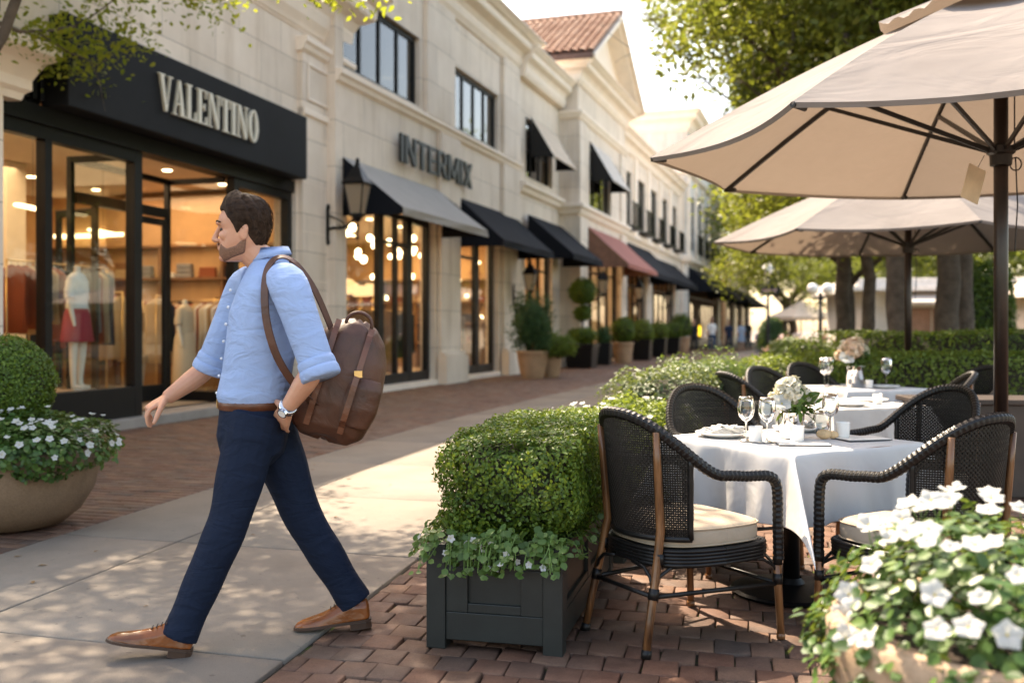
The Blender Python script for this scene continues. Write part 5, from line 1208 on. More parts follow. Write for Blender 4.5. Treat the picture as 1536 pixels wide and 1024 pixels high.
# ------------------------------------------------------------------ people
m_skin, nt, out = newmat('skin_tanned'); co = coords(nt)
cc = ramp(nt, noise(nt, co, 14, 4), [(.3, (.50, .245, .15)), (.7, (.60, .32, .205))]); principled(nt, out, cc, .48, 0, .4, bump(nt, noise(nt, co, 220, 4), .15, .001), Subsurface_Weight=.12, Subsurface_Scale=.01)
m_hair, nt, out = newmat('hair_dark_brown')
cc = ramp(nt, noise(nt, coords(nt, scale=(25, 180, 60)), 1, 4), [(.3, (.014, .008, .005)), (.7, (.05, .028, .016))]); principled(nt, out, cc, .6, 0, .12, bump(nt, noise(nt, coords(nt, scale=(22, 420, 120)), 1, 3), .5, .003))
m_beard, nt, out = newmat('stubble_beard')
cc = ramp(nt, noise(nt, coords(nt), 420, 2, .8), [(.35, (.09, .05, .033)), (.65, (.34, .185, .12))]); principled(nt, out, cc, .75, 0, .2, bump(nt, noise(nt, coords(nt), 420, 2), .8, .002))
def shirtmat(name, c, k1=.55):
    m, nt, out = newmat(name); co = coords(nt)
    col = ramp(nt, noise(nt, co, 4, 4), [(.3, sc3(c, .93)), (.7, sc3(c, 1.05))])
    n1 = noise(nt, coords(nt, scale=(7, 7, 16)), 1, 4, .5, 1.2); n2 = noise(nt, coords(nt, scale=(16, 16, 30)), 1, 3, .5, .8)
    b = bump(nt, n1, k1, .03, bump(nt, n2, .25, .008, bump(nt, noise(nt, co, 900, 2), .2, .0008)))
    p = principled(nt, None, col, .8, 0, .2, b); t = N(nt, 'ShaderNodeBsdfTranslucent'); t.inputs[0].default_value = (*c, 1); mx = N(nt, 'ShaderNodeMixShader'); mx.inputs[0].default_value = .12
    L(nt, p, mx.inputs[1]); L(nt, t.outputs[0], mx.inputs[2]); L(nt, mx.outputs[0], out.inputs[0]); return m
m_shirt = shirtmat('shirt_light_blue', (.36, .47, .72)); m_trous = shirtmat('chinos_navy', (.010, .017, .038), .45)
def leather(name, c, rough=.42, sc=9):
    m, nt, out = newmat(name); co = coords(nt); col = ramp(nt, noise(nt, co, sc, 5, .6), [(.3, sc3(c, .55)), (.5, c), (.75, sc3(c, 1.35))])
    principled(nt, out, col, rough, 0, .5, bump(nt, noise(nt, co, 260, 4), .25, .0015, bump(nt, noise(nt, co, 12, 3, .5, .6), .5, .015))); return m
m_lbrown = leather('leather_dark_brown', (.080, .030, .015), .5); m_lshoe = leather('leather_tan_shoe', (.25, .075, .018), .22, 7); m_belt = leather('leather_belt', (.13, .045, .02), .35); m_sole = M_('shoe_sole_brown', (.055, .025, .012), .6)
HS = [(0.0, .072, -.02, .028), (.012, .084, .01, .042), (.03, .089, .045, .054), (.05, .089, .066, .062), (.07, .087, .08, .067), (.095, .083, .09, .071), (.118, .081, .096, .074), (.138, .092, .1, .077), (.155, .093, .101, .078), (.175, .088, .099, .076), (.197, .075, .092, .068), (.218, .053, .074, .052), (.231, .03, .046, .032), (.238, .004, .006, .006)]
def headsec(z):
    a = np.array(HS); return [np.interp(z, a[:, 0], a[:, k]) for k in (1, 2, 3)]
def hp(z, th, off=0):
    f, b, w = headsec(z); c, s = math.cos(th), math.sin(th); p = 2.3; rr = (abs(c) ** p + abs(s) ** p) ** (-1 / p); c *= rr; s *= rr
    x = (f + off) * c if c > 0 else (b + off) * c; return vec(x, (w + off) * s, z)
def basis(f, up=(0, 0, 1)):
    f = unit(f); l = unit(np.cross(up, f)); u = np.cross(f, l); return np.stack([f, l, u], 1)   # columns: forward, left, up
def hand(mb, w, d, n, side, curl=.5, L_=.185, spread=.05, thumb=.6):
    """w wrist, d along the fingers, n palm normal (towards palm side), side = thumb side vector"""
    d = unit(d); n = unit(np.asarray(n) - d * np.dot(n, d)); s = unit(np.cross(n, d)); s = s if np.dot(s, side) > 0 else -s; pl = L_ * .5
    sec = []
    for u, ww, tt in ((-.12, .026, .021), (.05, .028, .019), (.3, .036, .017), (.6, .041, .0155), (.9, .041, .013), (1.04, .036, .010)):
        sec.append([w + d * pl * u + s * ww * math.cos(a) * (abs(math.cos(a)) ** -.3 if abs(math.cos(a)) > .05 else 1) * .92 + n * tt * math.sin(a) for a in np.linspace(0, 2 * PI, 17)[:-1]])
    mb.rings(sec)
    for k, (o, ln) in enumerate(((.032, .92), (.0105, 1.0), (-.011, .95), (-.031, .74))):
        b = w + d * pl * .93 + s * o; a = curl * (.55 + .16 * k); dd = unit(d + s * spread * (1.5 - k)); p = [b - dd * .02, b]; fl = L_ * .46 * ln
        for q, (fr, c) in enumerate(((.45, .7), (.31, 1.2), (.24, .9))):
            an = a * c; dd = unit(dd * math.cos(an) + n * math.sin(an)); nn = None; p.append(p[-1] + dd * fl * fr); n2 = n
        mb.tube(p, [.0098, .0098, .0088, .0078, .0062], 9); mb.ell(p[-1], (.0064,) * 3, 8, 6)
    b = w + d * pl * .22 + s * .026; dd = unit(d * .75 + s * .75 + n * .35); p = [b - dd * .015, b]
    for fr, tt in ((.045, .0), (.034, .35), (.027, .3)): dd = unit(dd + d * tt * thumb + n * tt * .6 - s * tt * .3); p.append(p[-1] + dd * fr)
    mb.tube(p, [.0145, .0145, .012, .0105, .008], 9); mb.ell(p[-1], (.0082,) * 3, 8, 6)
def torso_ring(c, f, dep, wid, n=28, p=2.5, tilt=0):
    f = unit(vec(f[0], f[1], 0)); l = vec(-f[1], f[0], 0); V = []
    for i in range(n):
        a = 2 * PI * i / n; co_, si = math.cos(a), math.sin(a); rr = (abs(co_) ** p + abs(si) ** p) ** (-1 / p); V.append(np.asarray(c) + f * dep * co_ * rr + l * wid * si * rr + vec(0, 0, tilt * co_ * rr * dep))
    return V
def lerp_path(pts, rad, n=14):
    pts = np.asarray(pts, float); rad = np.asarray(rad, float); seg = np.r_[0, np.cumsum(np.linalg.norm(np.diff(pts, axis=0), axis=1))]; u = np.linspace(0, seg[-1], n)
    P = np.stack([np.interp(u, seg, pts[:, k]) for k in range(3)], 1); Rr = np.interp(u, seg, rad)
    for _ in range(2): P[1:-1] = (P[:-2] + 2 * P[1:-1] + P[2:]) / 4
    return P, Rr
def shoe(parent, heel, toe, lat, m=None, pitch_up=(0, 0, 1)):
    """heel/toe = ends of the sole on the ground plane of the shoe"""
    heel = np.asarray(heel, float); toe = np.asarray(toe, float); f = unit(toe - heel); Ln = np.linalg.norm(toe - heel); l = unit(np.cross((0, 0, 1), f)); u = np.cross(f, l)
    def S(x, w, z0, z1, n=16, top=2.0, y0=0):
        V = []
        for i in range(n):
            a = 2 * PI * i / n; c, s = math.cos(a), math.sin(a)
            y = w * (abs(c) ** .8) * np.sign(c); z = z0 + (z1 - z0) * (max(0, s) ** (1 / top * 1.2) if s > 0 else 0); V.append(heel + f * x * Ln + l * (y * (1 - .35 * max(0, s) ** 1.5) + y0) + u * z)
        return V
    t = thing('x', '', 'x'); bpy.data.objects.remove(t)
    mb = MB(); prof = [(.0, .018, .03, .075), (.02, .030, .022, .098), (.10, .036, .02, .108), (.22, .037, .02, .112), (.33, .037, .018, .108), (.42, .038, .016, .090), (.52, .041, .015, .075), (.64, .046, .014, .062), (.78, .045, .014, .052), (.90, .037, .014, .044), (.97, .024, .014, .034), (1.0, .010, .014, .024)]
    mb.rings([S(*q) for q in prof]); o = organic('shoe', mb, .004, m or m_lshoe, parent, 3)
    so = MB()
    def flat(prof, z0, z1):
        A = [(x, w) for x, w in prof] ; P = [heel + f * x * Ln + l * w for x, w in A] + [heel + f * x * Ln - l * w for x, w in A[::-1]]
        n = len(P); V = [p + u * z0 for p in P] + [p + u * z1 for p in P]; so.add(V, [tuple(range(n)), tuple(range(n, 2 * n))] + [(i, (i + 1) % n, n + (i + 1) % n, n + i) for i in range(n)])
    flat([(-.012, .012), (.0, .028), (.06, .037), (.2, .040), (.4, .040), (.55, .045), (.68, .050), (.8, .048), (.92, .040), (.985, .026), (1.015, .010)], .011, .021)
    flat([(-.01, .014), (.0, .028), (.06, .036), (.2, .038), (.27, .037)], -.014, .0105); so.build('sole', m_sole, o, bevel=.002)
    la = MB()
    for k, x in enumerate((.36, .41, .46, .51)):
        zt = np.interp(x, [.33, .42, .52, .64], [.108, .090, .075, .062]); la.tube([heel + f * (x * Ln) + l * y + u * (zt + .003 - 4.5 * y * y) for y in np.linspace(-.024, .024, 7)], .0022, 5)
    la.tube([heel + f * (.35 * Ln) + l * y + u * (.112 + .01 * math.sin(y * 160)) for y in np.linspace(-.02, .03, 8)], .002, 5); la.build('laces', M_('laces_dark', (.03, .015, .01), .8), o); return o
def W(px, py, Y): return vec((px - 768) / 1500 * Y, Y, 1.22 - (py - 492) * Y / 1500)

man = thing('person', 'bearded man striding left in light blue shirt, navy trousers and tan shoes', 'person', (-1.0, 3.87, .014)); OF = vec(1.0, -3.87, -.014)
Fm = unit(vec(-.97, -.22, 0)); Lm = vec(-Fm[1], Fm[0], 0); Lm = Lm if Lm[1] < 0 else -Lm   # his left, towards the camera
wst = W(379, 604, 3.87) + OF; chest = W(398, 480, 3.88) + OF; shc = W(405, 408, 3.88) + OF
shN = W(432, 424, 3.69) + OF; elN = W(476, 548, 3.64) + OF; wrN = W(431, 612, 3.68) + OF; hdN = W(404, 668, 3.87) + OF
shF = W(368, 428, 4.07) + OF; elF = W(318, 548, 4.08) + OF; wrF = W(250, 597, 4.0) + OF; hdF = W(193, 628, 3.93) + OF
hpN = W(384, 622, 3.79) + OF; knN = W(344, 782, 3.73) + OF; anN = W(272, 946, 3.70) + OF
hpF = W(398, 622, 3.96) + OF; knF = W(452, 772, 4.0) + OF; anF = W(529, 896, 4.03) + OF
hc = W(366, 392, 3.85) + OF   # point under the chin axis
Hf = unit(vec(-.985, -.17, -.02)); HB = basis(Hf)
body = MB()
secs = [[hc + HB @ hp(z, 2 * PI * i / 28) for i in range(28)] for z in [q[0] for q in HS]]; body.rings(secs)
H3 = lambda x, y, z: hc + HB @ vec(x, y, z)
body.tube([H3(.084, 0, .136), H3(.094, 0, .118), H3(.103, 0, .098), H3(.109, 0, .085), H3(.100, 0, .077)], [.009, .0095, .011, .0125, .010], 9)
for s in (-1, 1):
    body.ell(H3(.094, s * .012, .080), (.011, .009, .008), 8, 6); body.ell(H3(.088, s * .03, .143), (.012, .022, .007), 8, 6); body.ell(H3(.070, s * .042, .098), (.02, .016, .018), 8, 6)
    body.ell(H3(-.008, s * .076, .105), (.017, .007, .031), 10, 8); body.ell(H3(-.015, s * .080, .118), (.012, .006, .018), 8, 6)
body.ell(H3(.090, 0, .058), (.009, .022, .006), 10, 6); body.ell(H3(.089, 0, .047), (.009, .019, .006), 10, 6); body.ell(H3(.080, 0, .014), (.014, .02, .014), 8, 6)
nb = shc + vec(0, 0, .03); body.tube([nb - vec(0, 0, .08), nb + vec(0, 0, .02), (nb + H3(-.02, 0, .03)) / 2, H3(-.018, 0, .05)], [.075, .066, .060, .058], 16)
body.rings([torso_ring(c, Fm, d, w) for c, d, w in ((wst - vec(0, 0, .1), .1, .14), (wst, .09, .135), ((wst + chest) / 2, .1, .14), (chest, .11, .155), (shc - vec(0, 0, .03), .08, .15), (shc + vec(0, 0, .02), .05, .08))])
for sh, el, wr, hd in ((shN, elN, wrN, hdN), (shF, elF, wrF, hdF)):
    P, Q = lerp_path([shc * .4 + sh * .6, sh, (sh + el) / 2, el, el * .6 + wr * .4, wr * .8 + el * .2, wr], [.05, .05, .045, .041, .043, .033, .028], 18); body.tube(P, Q, 14)
hand(body, wrN, hdN - wrN, unit(vec(.3, .95, 0)), vec(-1, 0, .3), .25, .175)
hand(body, wrF, hdF - wrF, unit(vec(.45, .35, -.85)), vec(-.3, -.9, .3), 1.6, .168, .02)
for h_, k_, a_ in ((hpN, knN, anN), (hpF, knF, anF)):
    P, Q = lerp_path([h_, k_, a_, a_ - vec(0, 0, .05)], [.075, .05, .036, .034], 12); body.tube(P, Q, 10)
organic('body', body, .0042, m_skin, man, 3)
e = MB()
for s in (-1, 1): e.ell(H3(.0745, s * .031, .119), (.011, .011, .0085), 12, 8)
build_each(e, 'eye', M_('eye_dark', (.05, .03, .02), .15), man, smooth=True)
e = MB()
for s in (-1, 1): e.tube([H3(.097 - .0, s * .012, .146), H3(.094, s * .03, .152), H3(.080, s * .052, .147)], [.003, .0045, .0025], 6)
build_each(e, 'eyebrow', m_hair, man, smooth=True)
# hair shell
hr = MB(); nth = 56; rows = []
def hl(th):
    a = abs((th + PI) % (2 * PI) - PI); return np.interp(a, [0, .5, .85, 1.15, 1.35, 1.6, 1.9, 2.4, PI], [.188, .190, .180, .15, .098, .125, .085, .050, .042])
for j in range(15):
    row = []
    for i in range(nth):
        th = 2 * PI * i / nth; z0 = hl(th); z = z0 + (.2375 - z0) * (j / 14) ** .8; a = abs((th + PI) % (2 * PI) - PI); k = min(1, (z - z0) / .03); top = max(0, (z - .17) / .068)
        off = .003 + .0035 * k + .003 * math.sin(th * 17 + z * 90) * k; P = hp(z, th, off) + vec(-.004 * 0, 0, top * (.024 + .014 * max(0, math.cos(th))) + .004 * math.sin(th * 11 + j))
        P = P + vec(.010 * top * max(0, math.cos(th)), 0, 0); row.append(hc + HB @ P)
    rows.append(row)
inn = [[hc + HB @ hp(min(.234, hl(2 * PI * i / nth)), 2 * PI * i / nth, -.006) for i in range(nth)]]
hr.rings(np.array(inn + rows)); ho = organic('hair', hr, .0035, m_hair, man, 2)
st = MB(); r = np.random.default_rng(4)
for k in range(900):
    th = r.uniform(-PI, PI); z = r.uniform(hl(th) + .02, .236); p = hc + HB @ (hp(z, th, .010) + vec(0, 0, max(0, (z - .17) / .068) * .022)); n_ = unit(p - H3(0, 0, .12)); q = HB @ vec(-1, r.normal(0, .25), .25 - 1.3 * (z < .2)); q = unit(q - n_ * np.dot(q, n_)) * r.uniform(.012, .028); st.tube([p - n_ * .008, p + q * .5 - n_ * .001, p + q - n_ * .006], [.0008, .0009, .0004], 3)
st.build('hair_strands', m_hair, ho)
bd = MB(); rows = []
for th in np.linspace(-1.75, 1.75, 40):
    a = abs(th); zt = np.interp(a, [0, .25, .45, .9, 1.3, 1.75], [.036, .040, .066, .046, .055, .092]); zb = np.interp(a, [0, .8, 1.75], [-.004, .004, .03]); row = []
    for j in range(8): z = zb + (zt - zb) * j / 7; row.append(hc + HB @ hp(max(.0, z), th, .0028 - .0026 * (j in (0, 7))) + (vec(0, 0, z) if z < 0 else 0))
    rows.append(row)
bd.grid(np.array(rows)); row2 = []
bd.tube([H3(.094, y, .0685 - 9 * y * y) for y in np.linspace(-.032, .032, 9)], [.002, .004, .0045, .0045, .004, .0045, .0045, .004, .002], 6)
b_ = bd.build('beard', m_beard, man, smooth=True); so = b_.modifiers.new('s', 'SOLIDIFY'); so.thickness = .003
# shirt
sb_ = MB()
sb_.rings([torso_ring(c, f, d, w) for c, f, d, w in ((wst - vec(0, 0, .02), Fm, .118, .158), (wst + vec(0, 0, .03), Fm, .135, .172), ((wst * .6 + chest * .4), Fm, .132, .17), ((wst * .25 + chest * .75), Fm, .135, .178), (chest + vec(0, 0, .03), Fm, .135, .185), (shc - vec(0, 0, .07), Fm, .122, .19), (shc - vec(0, 0, .02), Fm, .100, .165), (shc + vec(0, 0, .025), Fm, .078, .105), (shc + vec(0, 0, .05), Fm, .068, .075))])
for sh, el, ends in ((shN, elN, .04), (shF, elF, .02)):
    ee = el + unit(el - sh) * ends; P, Q = lerp_path([shc * .5 + sh * .5 - vec(0, 0, .01), sh, sh * .6 + el * .4, el, ee], [.072, .076, .069, .064, .068], 16); sb_.tube(P, Q, 16)
shirt = organic('shirt', sb_, .006, m_shirt, man, 3)
for sh, el, ends, wr in ((shN, elN, .04, wrN), (shF, elF, .02, wrF)):
    cf = MB()
    d = unit(el - sh); c = el + d * ends; 
    for k, (o, rr) in enumerate(((-.045, .070), (-.012, .074))): cf.tube([c + d * (o - .018), c + d * (o - .006), c + d * (o + .014), c + d * (o + .022)], [rr - .003, rr, rr, rr - .004], 20, cap=True)
    cf.build('rolled_cuff', m_shirt, shirt, smooth=True)
pass
cl = MB(); nk = shc + vec(0, 0, .045) - Fm * .0
C0 = torso_ring(nk, Fm, .070, .073, 28, 2.1, .25); C1 = torso_ring(nk + vec(0, 0, .048) - Fm * .004, Fm, .066, .068, 28, 2.1, -.1); C2 = torso_ring(nk + vec(0, 0, .008), Fm, .084, .088, 28, 2.1, -.22)
cl.grid(np.array([C0, C1, C2]), closev=True); o = cl.build('collar', m_shirt, shirt, smooth=True); so = o.modifiers.new('s', 'SOLIDIFY'); so.thickness = .003
pk = MB()
for k in range(7): c = wst + (shc - wst) * (.08 + .13 * k) + Fm * (.137 - .0 * k); pk.ell(c + Fm * .0015, (.006, .006, .006), 8, 6)
pk.build('buttons', M_('shirt_button', (.7, .72, .75), .3), shirt)
# trousers
tr_ = MB()
tr_.rings([torso_ring(c, Fm, d, w) for c, d, w in ((wst + vec(0, 0, .018), .122, .160), (wst - vec(0, 0, .04), .125, .168), (wst - vec(0, 0, .12), .135, .175), (wst - vec(0, 0, .19), .12, .15), (wst - vec(0, 0, .24), .07, .08))])
for h_, k_, a_, q in ((hpN, knN, anN, 0), (hpF, knF, anF, 1)):
    d = unit(a_ - k_); P, Q = lerp_path([h_ + vec(0, 0, .0), h_ * .6 + k_ * .4, k_, k_ * .55 + a_ * .45, a_ * .8 + k_ * .2, a_ + d * .02], [.108, .097, .077, .073, .066, .069], 22)
    Q = Q * (1 + .02 * np.sin(np.linspace(0, 26, 22) + q)); tr_.tube(P, Q, 18)
trs = organic('trousers', tr_, .006, m_trous, man, 3)
bl = MB(); bl.rings([torso_ring(wst + vec(0, 0, z), Fm, .128 + k, .166 + k) for z, k in ((-.020, -.004), (-.019, .0), (.019, .0), (.020, -.004))], False); bl.rings([torso_ring(wst + vec(0, 0, z), Fm, .120, .158) for z in (-.018, .018)], False)
o = bl.build('belt', m_belt, man, smooth=True); bk = MB(); c = wst + Fm * .131; q = np.cross(Fm, (0, 0, 1)); bk.bar(c - q * .022, c + q * .022, .004, .036); bk.build('buckle', m_brass, o, bevel=.002)
# watch
wt = MB(); d = unit(hdN - wrN); c = wrN - d * .008; a, b = frame(d); wt.tube([c - d * .011, c - d * .010, c + d * .010, c + d * .011], [.031, .034, .034, .031], 20); w_ = wt.build('wristwatch', m_silver, man, smooth=True)
wt = MB(); o_ = unit(vec(.15, -1, .2)); o_ = unit(o_ - d * np.dot(o_, d)); wt.tube([c + o_ * .030, c + o_ * .041], .019, 20); wt.build('watch_case', m_silver, w_, smooth=False); wt = MB(); wt.tube([c + o_ * .0412, c + o_ * .0418], .015, 20); wt.build('watch_dial', m_china, w_)
shoe(man, W(287, 984, 3.70) + OF + vec(0, 0, .012), W(160, 964, 3.64) + OF + vec(0, 0, .0), Lm)
shoe(man, W(556, 932, 4.03) + OF, W(443, 947, 3.99) + OF, Lm)

def ribbon(mb, P, w, th, wd):
    P = np.asarray(P, float); T = np.gradient(P, axis=0); R_ = []
    for i in range(len(P)):
        t = unit(T[i]); n = unit(np.asarray(wd[i]) - t * np.dot(wd[i], t)); s = np.cross(t, n); R_.append([P[i] + s * w + n * th, P[i] - s * w + n * th, P[i] - s * w - n * th, P[i] + s * w - n * th])
    mb.rings(R_)
# leather backpack
bg = thing('leather_backpack', 'dark brown leather backpack hanging from the striding man by one shoulder strap', 'backpack', (-.66, 3.88, 1.02)); BO = vec(.66, -3.88, -1.02)
RB = np.array(Matrix.Rotation(.12, 3, 'Z') @ Matrix.Rotation(.30, 3, 'Y')); mb = MB(); K = []
for z, dx, dy in ((-.235, .02, .02), (-.225, .10, .07), (-.19, .145, .10), (-.10, .168, .118), (.0, .165, .118), (.10, .15, .105), (.17, .12, .088), (.215, .075, .06), (.235, .02, .02)):
    K.append([RB @ vec(dx * math.copysign(abs(math.cos(a)) ** .75, math.cos(a)), dy * math.copysign(abs(math.sin(a)) ** .75, math.sin(a)), z + .012 * math.sin(3 * a)) for a in np.linspace(0, 2 * PI, 33)[:-1]])
mb.rings(K); organic('bag_body', mb, .006, m_lbrown, bg, 4)
mb = MB(); K = []
for z, dx, dy in ((-.16, .02, .01), (-.155, .09, .03), (-.08, .115, .045), (.0, .11, .045), (.035, .09, .03), (.04, .02, .01)):
    K.append([RB @ vec(.085 + dx * .72 * math.cos(a), -.085 + dy * math.sin(a), z) for a in np.linspace(0, 2 * PI, 25)[:-1]])
mb.rings(K); organic('outer_pocket', mb, .006, m_lbrown, bg, 3)
for xs in (-.075, .055):
    mb = MB(); P_ = [RB @ vec(xs, -np.interp(z, [-.225, -.19, -.10, .0, .10, .17, .215, .235], [.07, .10, .118, .118, .105, .088, .06, .02]) - .012 - .03 * (z < .04) * (z > -.16) * (xs > 0), z) for z in np.linspace(.22, -.19, 16)]; ribbon(mb, P_, .011, .0025, [RB @ vec(0, -1, .1)] * 16); mb.build('closing_strap', m_belt, bg)
mb = MB(); mb.box(.07, .10, -.142, -.128, .015, .04, None); mb.build('buckle', m_brass, bg)
pts = [W(500, 500, 3.86), W(472, 430, 3.80), W(440, 388, 3.76), W(418, 383, 3.735), W(402, 396, 3.715), W(396, 430, 3.672), W(398, 480, 3.655), W(412, 530, 3.655), W(432, 565, 3.67), W(462, 600, 3.74), W(490, 620, 3.80)]
P = np.array([p + BO for p in pts]); u = np.linspace(0, len(P) - 1, 44); P = np.stack([np.interp(u, np.arange(len(pts)), P[:, k]) for k in range(3)], 1)
for _ in range(4): P[1:-1] = (P[:-2] + 2 * P[1:-1] + P[2:]) / 4
c0_ = P.mean(0) + vec(.02, .16, 0); mb = MB(); ribbon(mb, P, .016, .003, [unit(p - c0_) for p in P]); mb.build('shoulder_strap', m_lbrown, bg, smooth=False, bevel=.001)
mb = MB(); mb.tube([RB @ vec(.05 * math.cos(a), -.01, .225 + .045 * math.sin(a)) for a in np.linspace(-.3, PI + .3, 16)], .007, 8); mb.build('top_handle', m_lbrown, bg, smooth=True)

# passers-by in the distance
def walker(label, loc, h, shirt, legs, stride=.15, sc=1.0, skirt=False, hairc=(.03, .02, .014), rz=0, bagc=None, group='walkers at the far end of the street'):
    t = thing('person', label, 'person', loc, rz, group); k = h / 1.75; b = MB(); f = vec(0, -1, 0); s_ = M_('passer_skin', (.48, .27, .18), .6)
    b.rings([[vec(.075 * math.cos(a) * r_, .09 * math.sin(a) * r_ - .01, z) * k for a in np.linspace(0, 2 * PI, 17)[:-1]] for z, r_ in ((1.50, .4), (1.53, .75), (1.60, .95), (1.66, 1), (1.71, .85), (1.745, .4))])
    b.tube([vec(0, 0, 1.38) * k, vec(0, -.01, 1.54) * k], .055 * k, 10); b.rings([torso_ring(vec(0, 0, z) * k, f, d * k, w * k, 20) for z, d, w in ((.85, .09, .13), (1.0, .09, .12), (1.25, .10, .15), (1.38, .07, .14), (1.43, .04, .05))])
    arm = []
    for s in (-1, 1):
        A = [vec(s * .17, 0, 1.37) * k, vec(s * .22, s * .06 * stride * 4, 1.12) * k, vec(s * .21, -.08 + s * .5 * stride, .88) * k]; arm.append(A); b.tube(A, [.045, .037, .028], 8); b.ell(A[-1] + vec(0, -.01, -.06), (.022, .035, .06), 8, 6)
    lg = []
    for s in (-1, 1):
        A = [vec(s * .085, 0, .92) * k, vec(s * .09, -s * stride * .6 - .02, .5) * k, vec(s * .09, -s * stride, .06) * k]; lg.append(A); b.tube(A, [.07, .048, .035], 8); b.ell(A[-1] + vec(0, -.06, -.01), (.042, .11, .04), 8, 6)
    organic('body', b, .014, s_, t, 2)
    c = MB(); c.rings([torso_ring(vec(0, 0, z) * k, f, d * k, w * k, 20) for z, d, w in ((.86, .125, .175), (1.0, .115, .155), (1.25, .13, .185), (1.38, .09, .175), (1.44, .05, .08))])
    for A in arm: c.tube([A[0], A[1], A[1] * .8 + A[2] * .2], [.062, .052, .05], 8)
    organic('shirt', c, .014, fabric('passer_top', shirt), t, 3)
    c = MB()
    if skirt: c.rings([torso_ring(vec(0, 0, z) * k, f, d * k, w * k, 20) for z, d, w in ((1.0, .11, .14), (.85, .15, .19), (.55, .19, .24), (.5, .19, .24))])
    else:
        c.rings([torso_ring(vec(0, 0, z) * k, f, d * k, w * k, 20) for z, d, w in ((.95, .115, .16), (.85, .125, .175), (.74, .08, .1))])
        for A in lg: c.tube([A[0], A[1], A[1] * .1 + A[2] * .9], [.095, .072, .06], 10)
    organic('trousers' if not skirt else 'skirt', c, .014, fabric('passer_bottom', legs), t, 3)
    c = MB(); c.rings([[vec(.083 * math.cos(a) * r_, .098 * math.sin(a) * r_ + .012, z) * k for a in np.linspace(0, 2 * PI, 17)[:-1]] for z, r_ in ((1.55 if not skirt else 1.40, .75), (1.62, .93), (1.68, 1.0), (1.73, .85), (1.77, .3))]); c.build('hair', M_('passer_hair', hairc, .6), t, smooth=True)
    return t
walker('passer-by in a white t-shirt and blue jeans', (10.35, 51.8, .014), 1.76, (.78, .76, .72), (.03, .07, .14))
walker('passer-by in dark clothes left of the one in the white t-shirt', (9.2, 50.6, .014), 1.62, (.02, .02, .025), (.03, .03, .035), hairc=(.45, .22, .16))
walker('passer-by in black holding back near the shopfront, leftmost of the walkers', (8.75, 52.0, .014), 1.7, (.05, .03, .03), (.02, .02, .02), .05)
walker('passer-by in navy right of the one in the white t-shirt', (11.6, 53.5, .014), 1.66, (.02, .03, .06), (.02, .03, .06))
walker('passer-by in a pale blue summer dress', (12.5, 54.5, .014), 1.62, (.35, .42, .55), (.30, .38, .52), .1, skirt=True, hairc=(.3, .2, .1))
walker('passer-by in black at the right of the walkers', (13.2, 56, .014), 1.7, (.02, .02, .02), (.03, .04, .06))
walker('passer-by in a light blue top, rightmost of the walkers', (13.8, 55.0, .014), 1.58, (.3, .4, .5), (.05, .10, .14))
GP = 'people around the white parasol'
walker('person in a magenta top left of the white parasol pole', (12.6, 47.5, -.25), 1.45, (.55, .05, .12), (.2, .1, .1), group=GP)
walker('person in a pale top just left of the white parasol pole', (13.6, 47.8, -.25), 1.5, (.7, .6, .55), (.2, .2, .2), group=GP)
walker('person in a peach top right of the white parasol pole', (15.2, 48.5, -.25), 1.5, (.7, .4, .3), (.2, .2, .25), group=GP)
walker('person in grey beside the sign post planting', (12.0, 48.5, -.25), 1.5, (.35, .25, .35), (.2, .2, .25), group=GP)
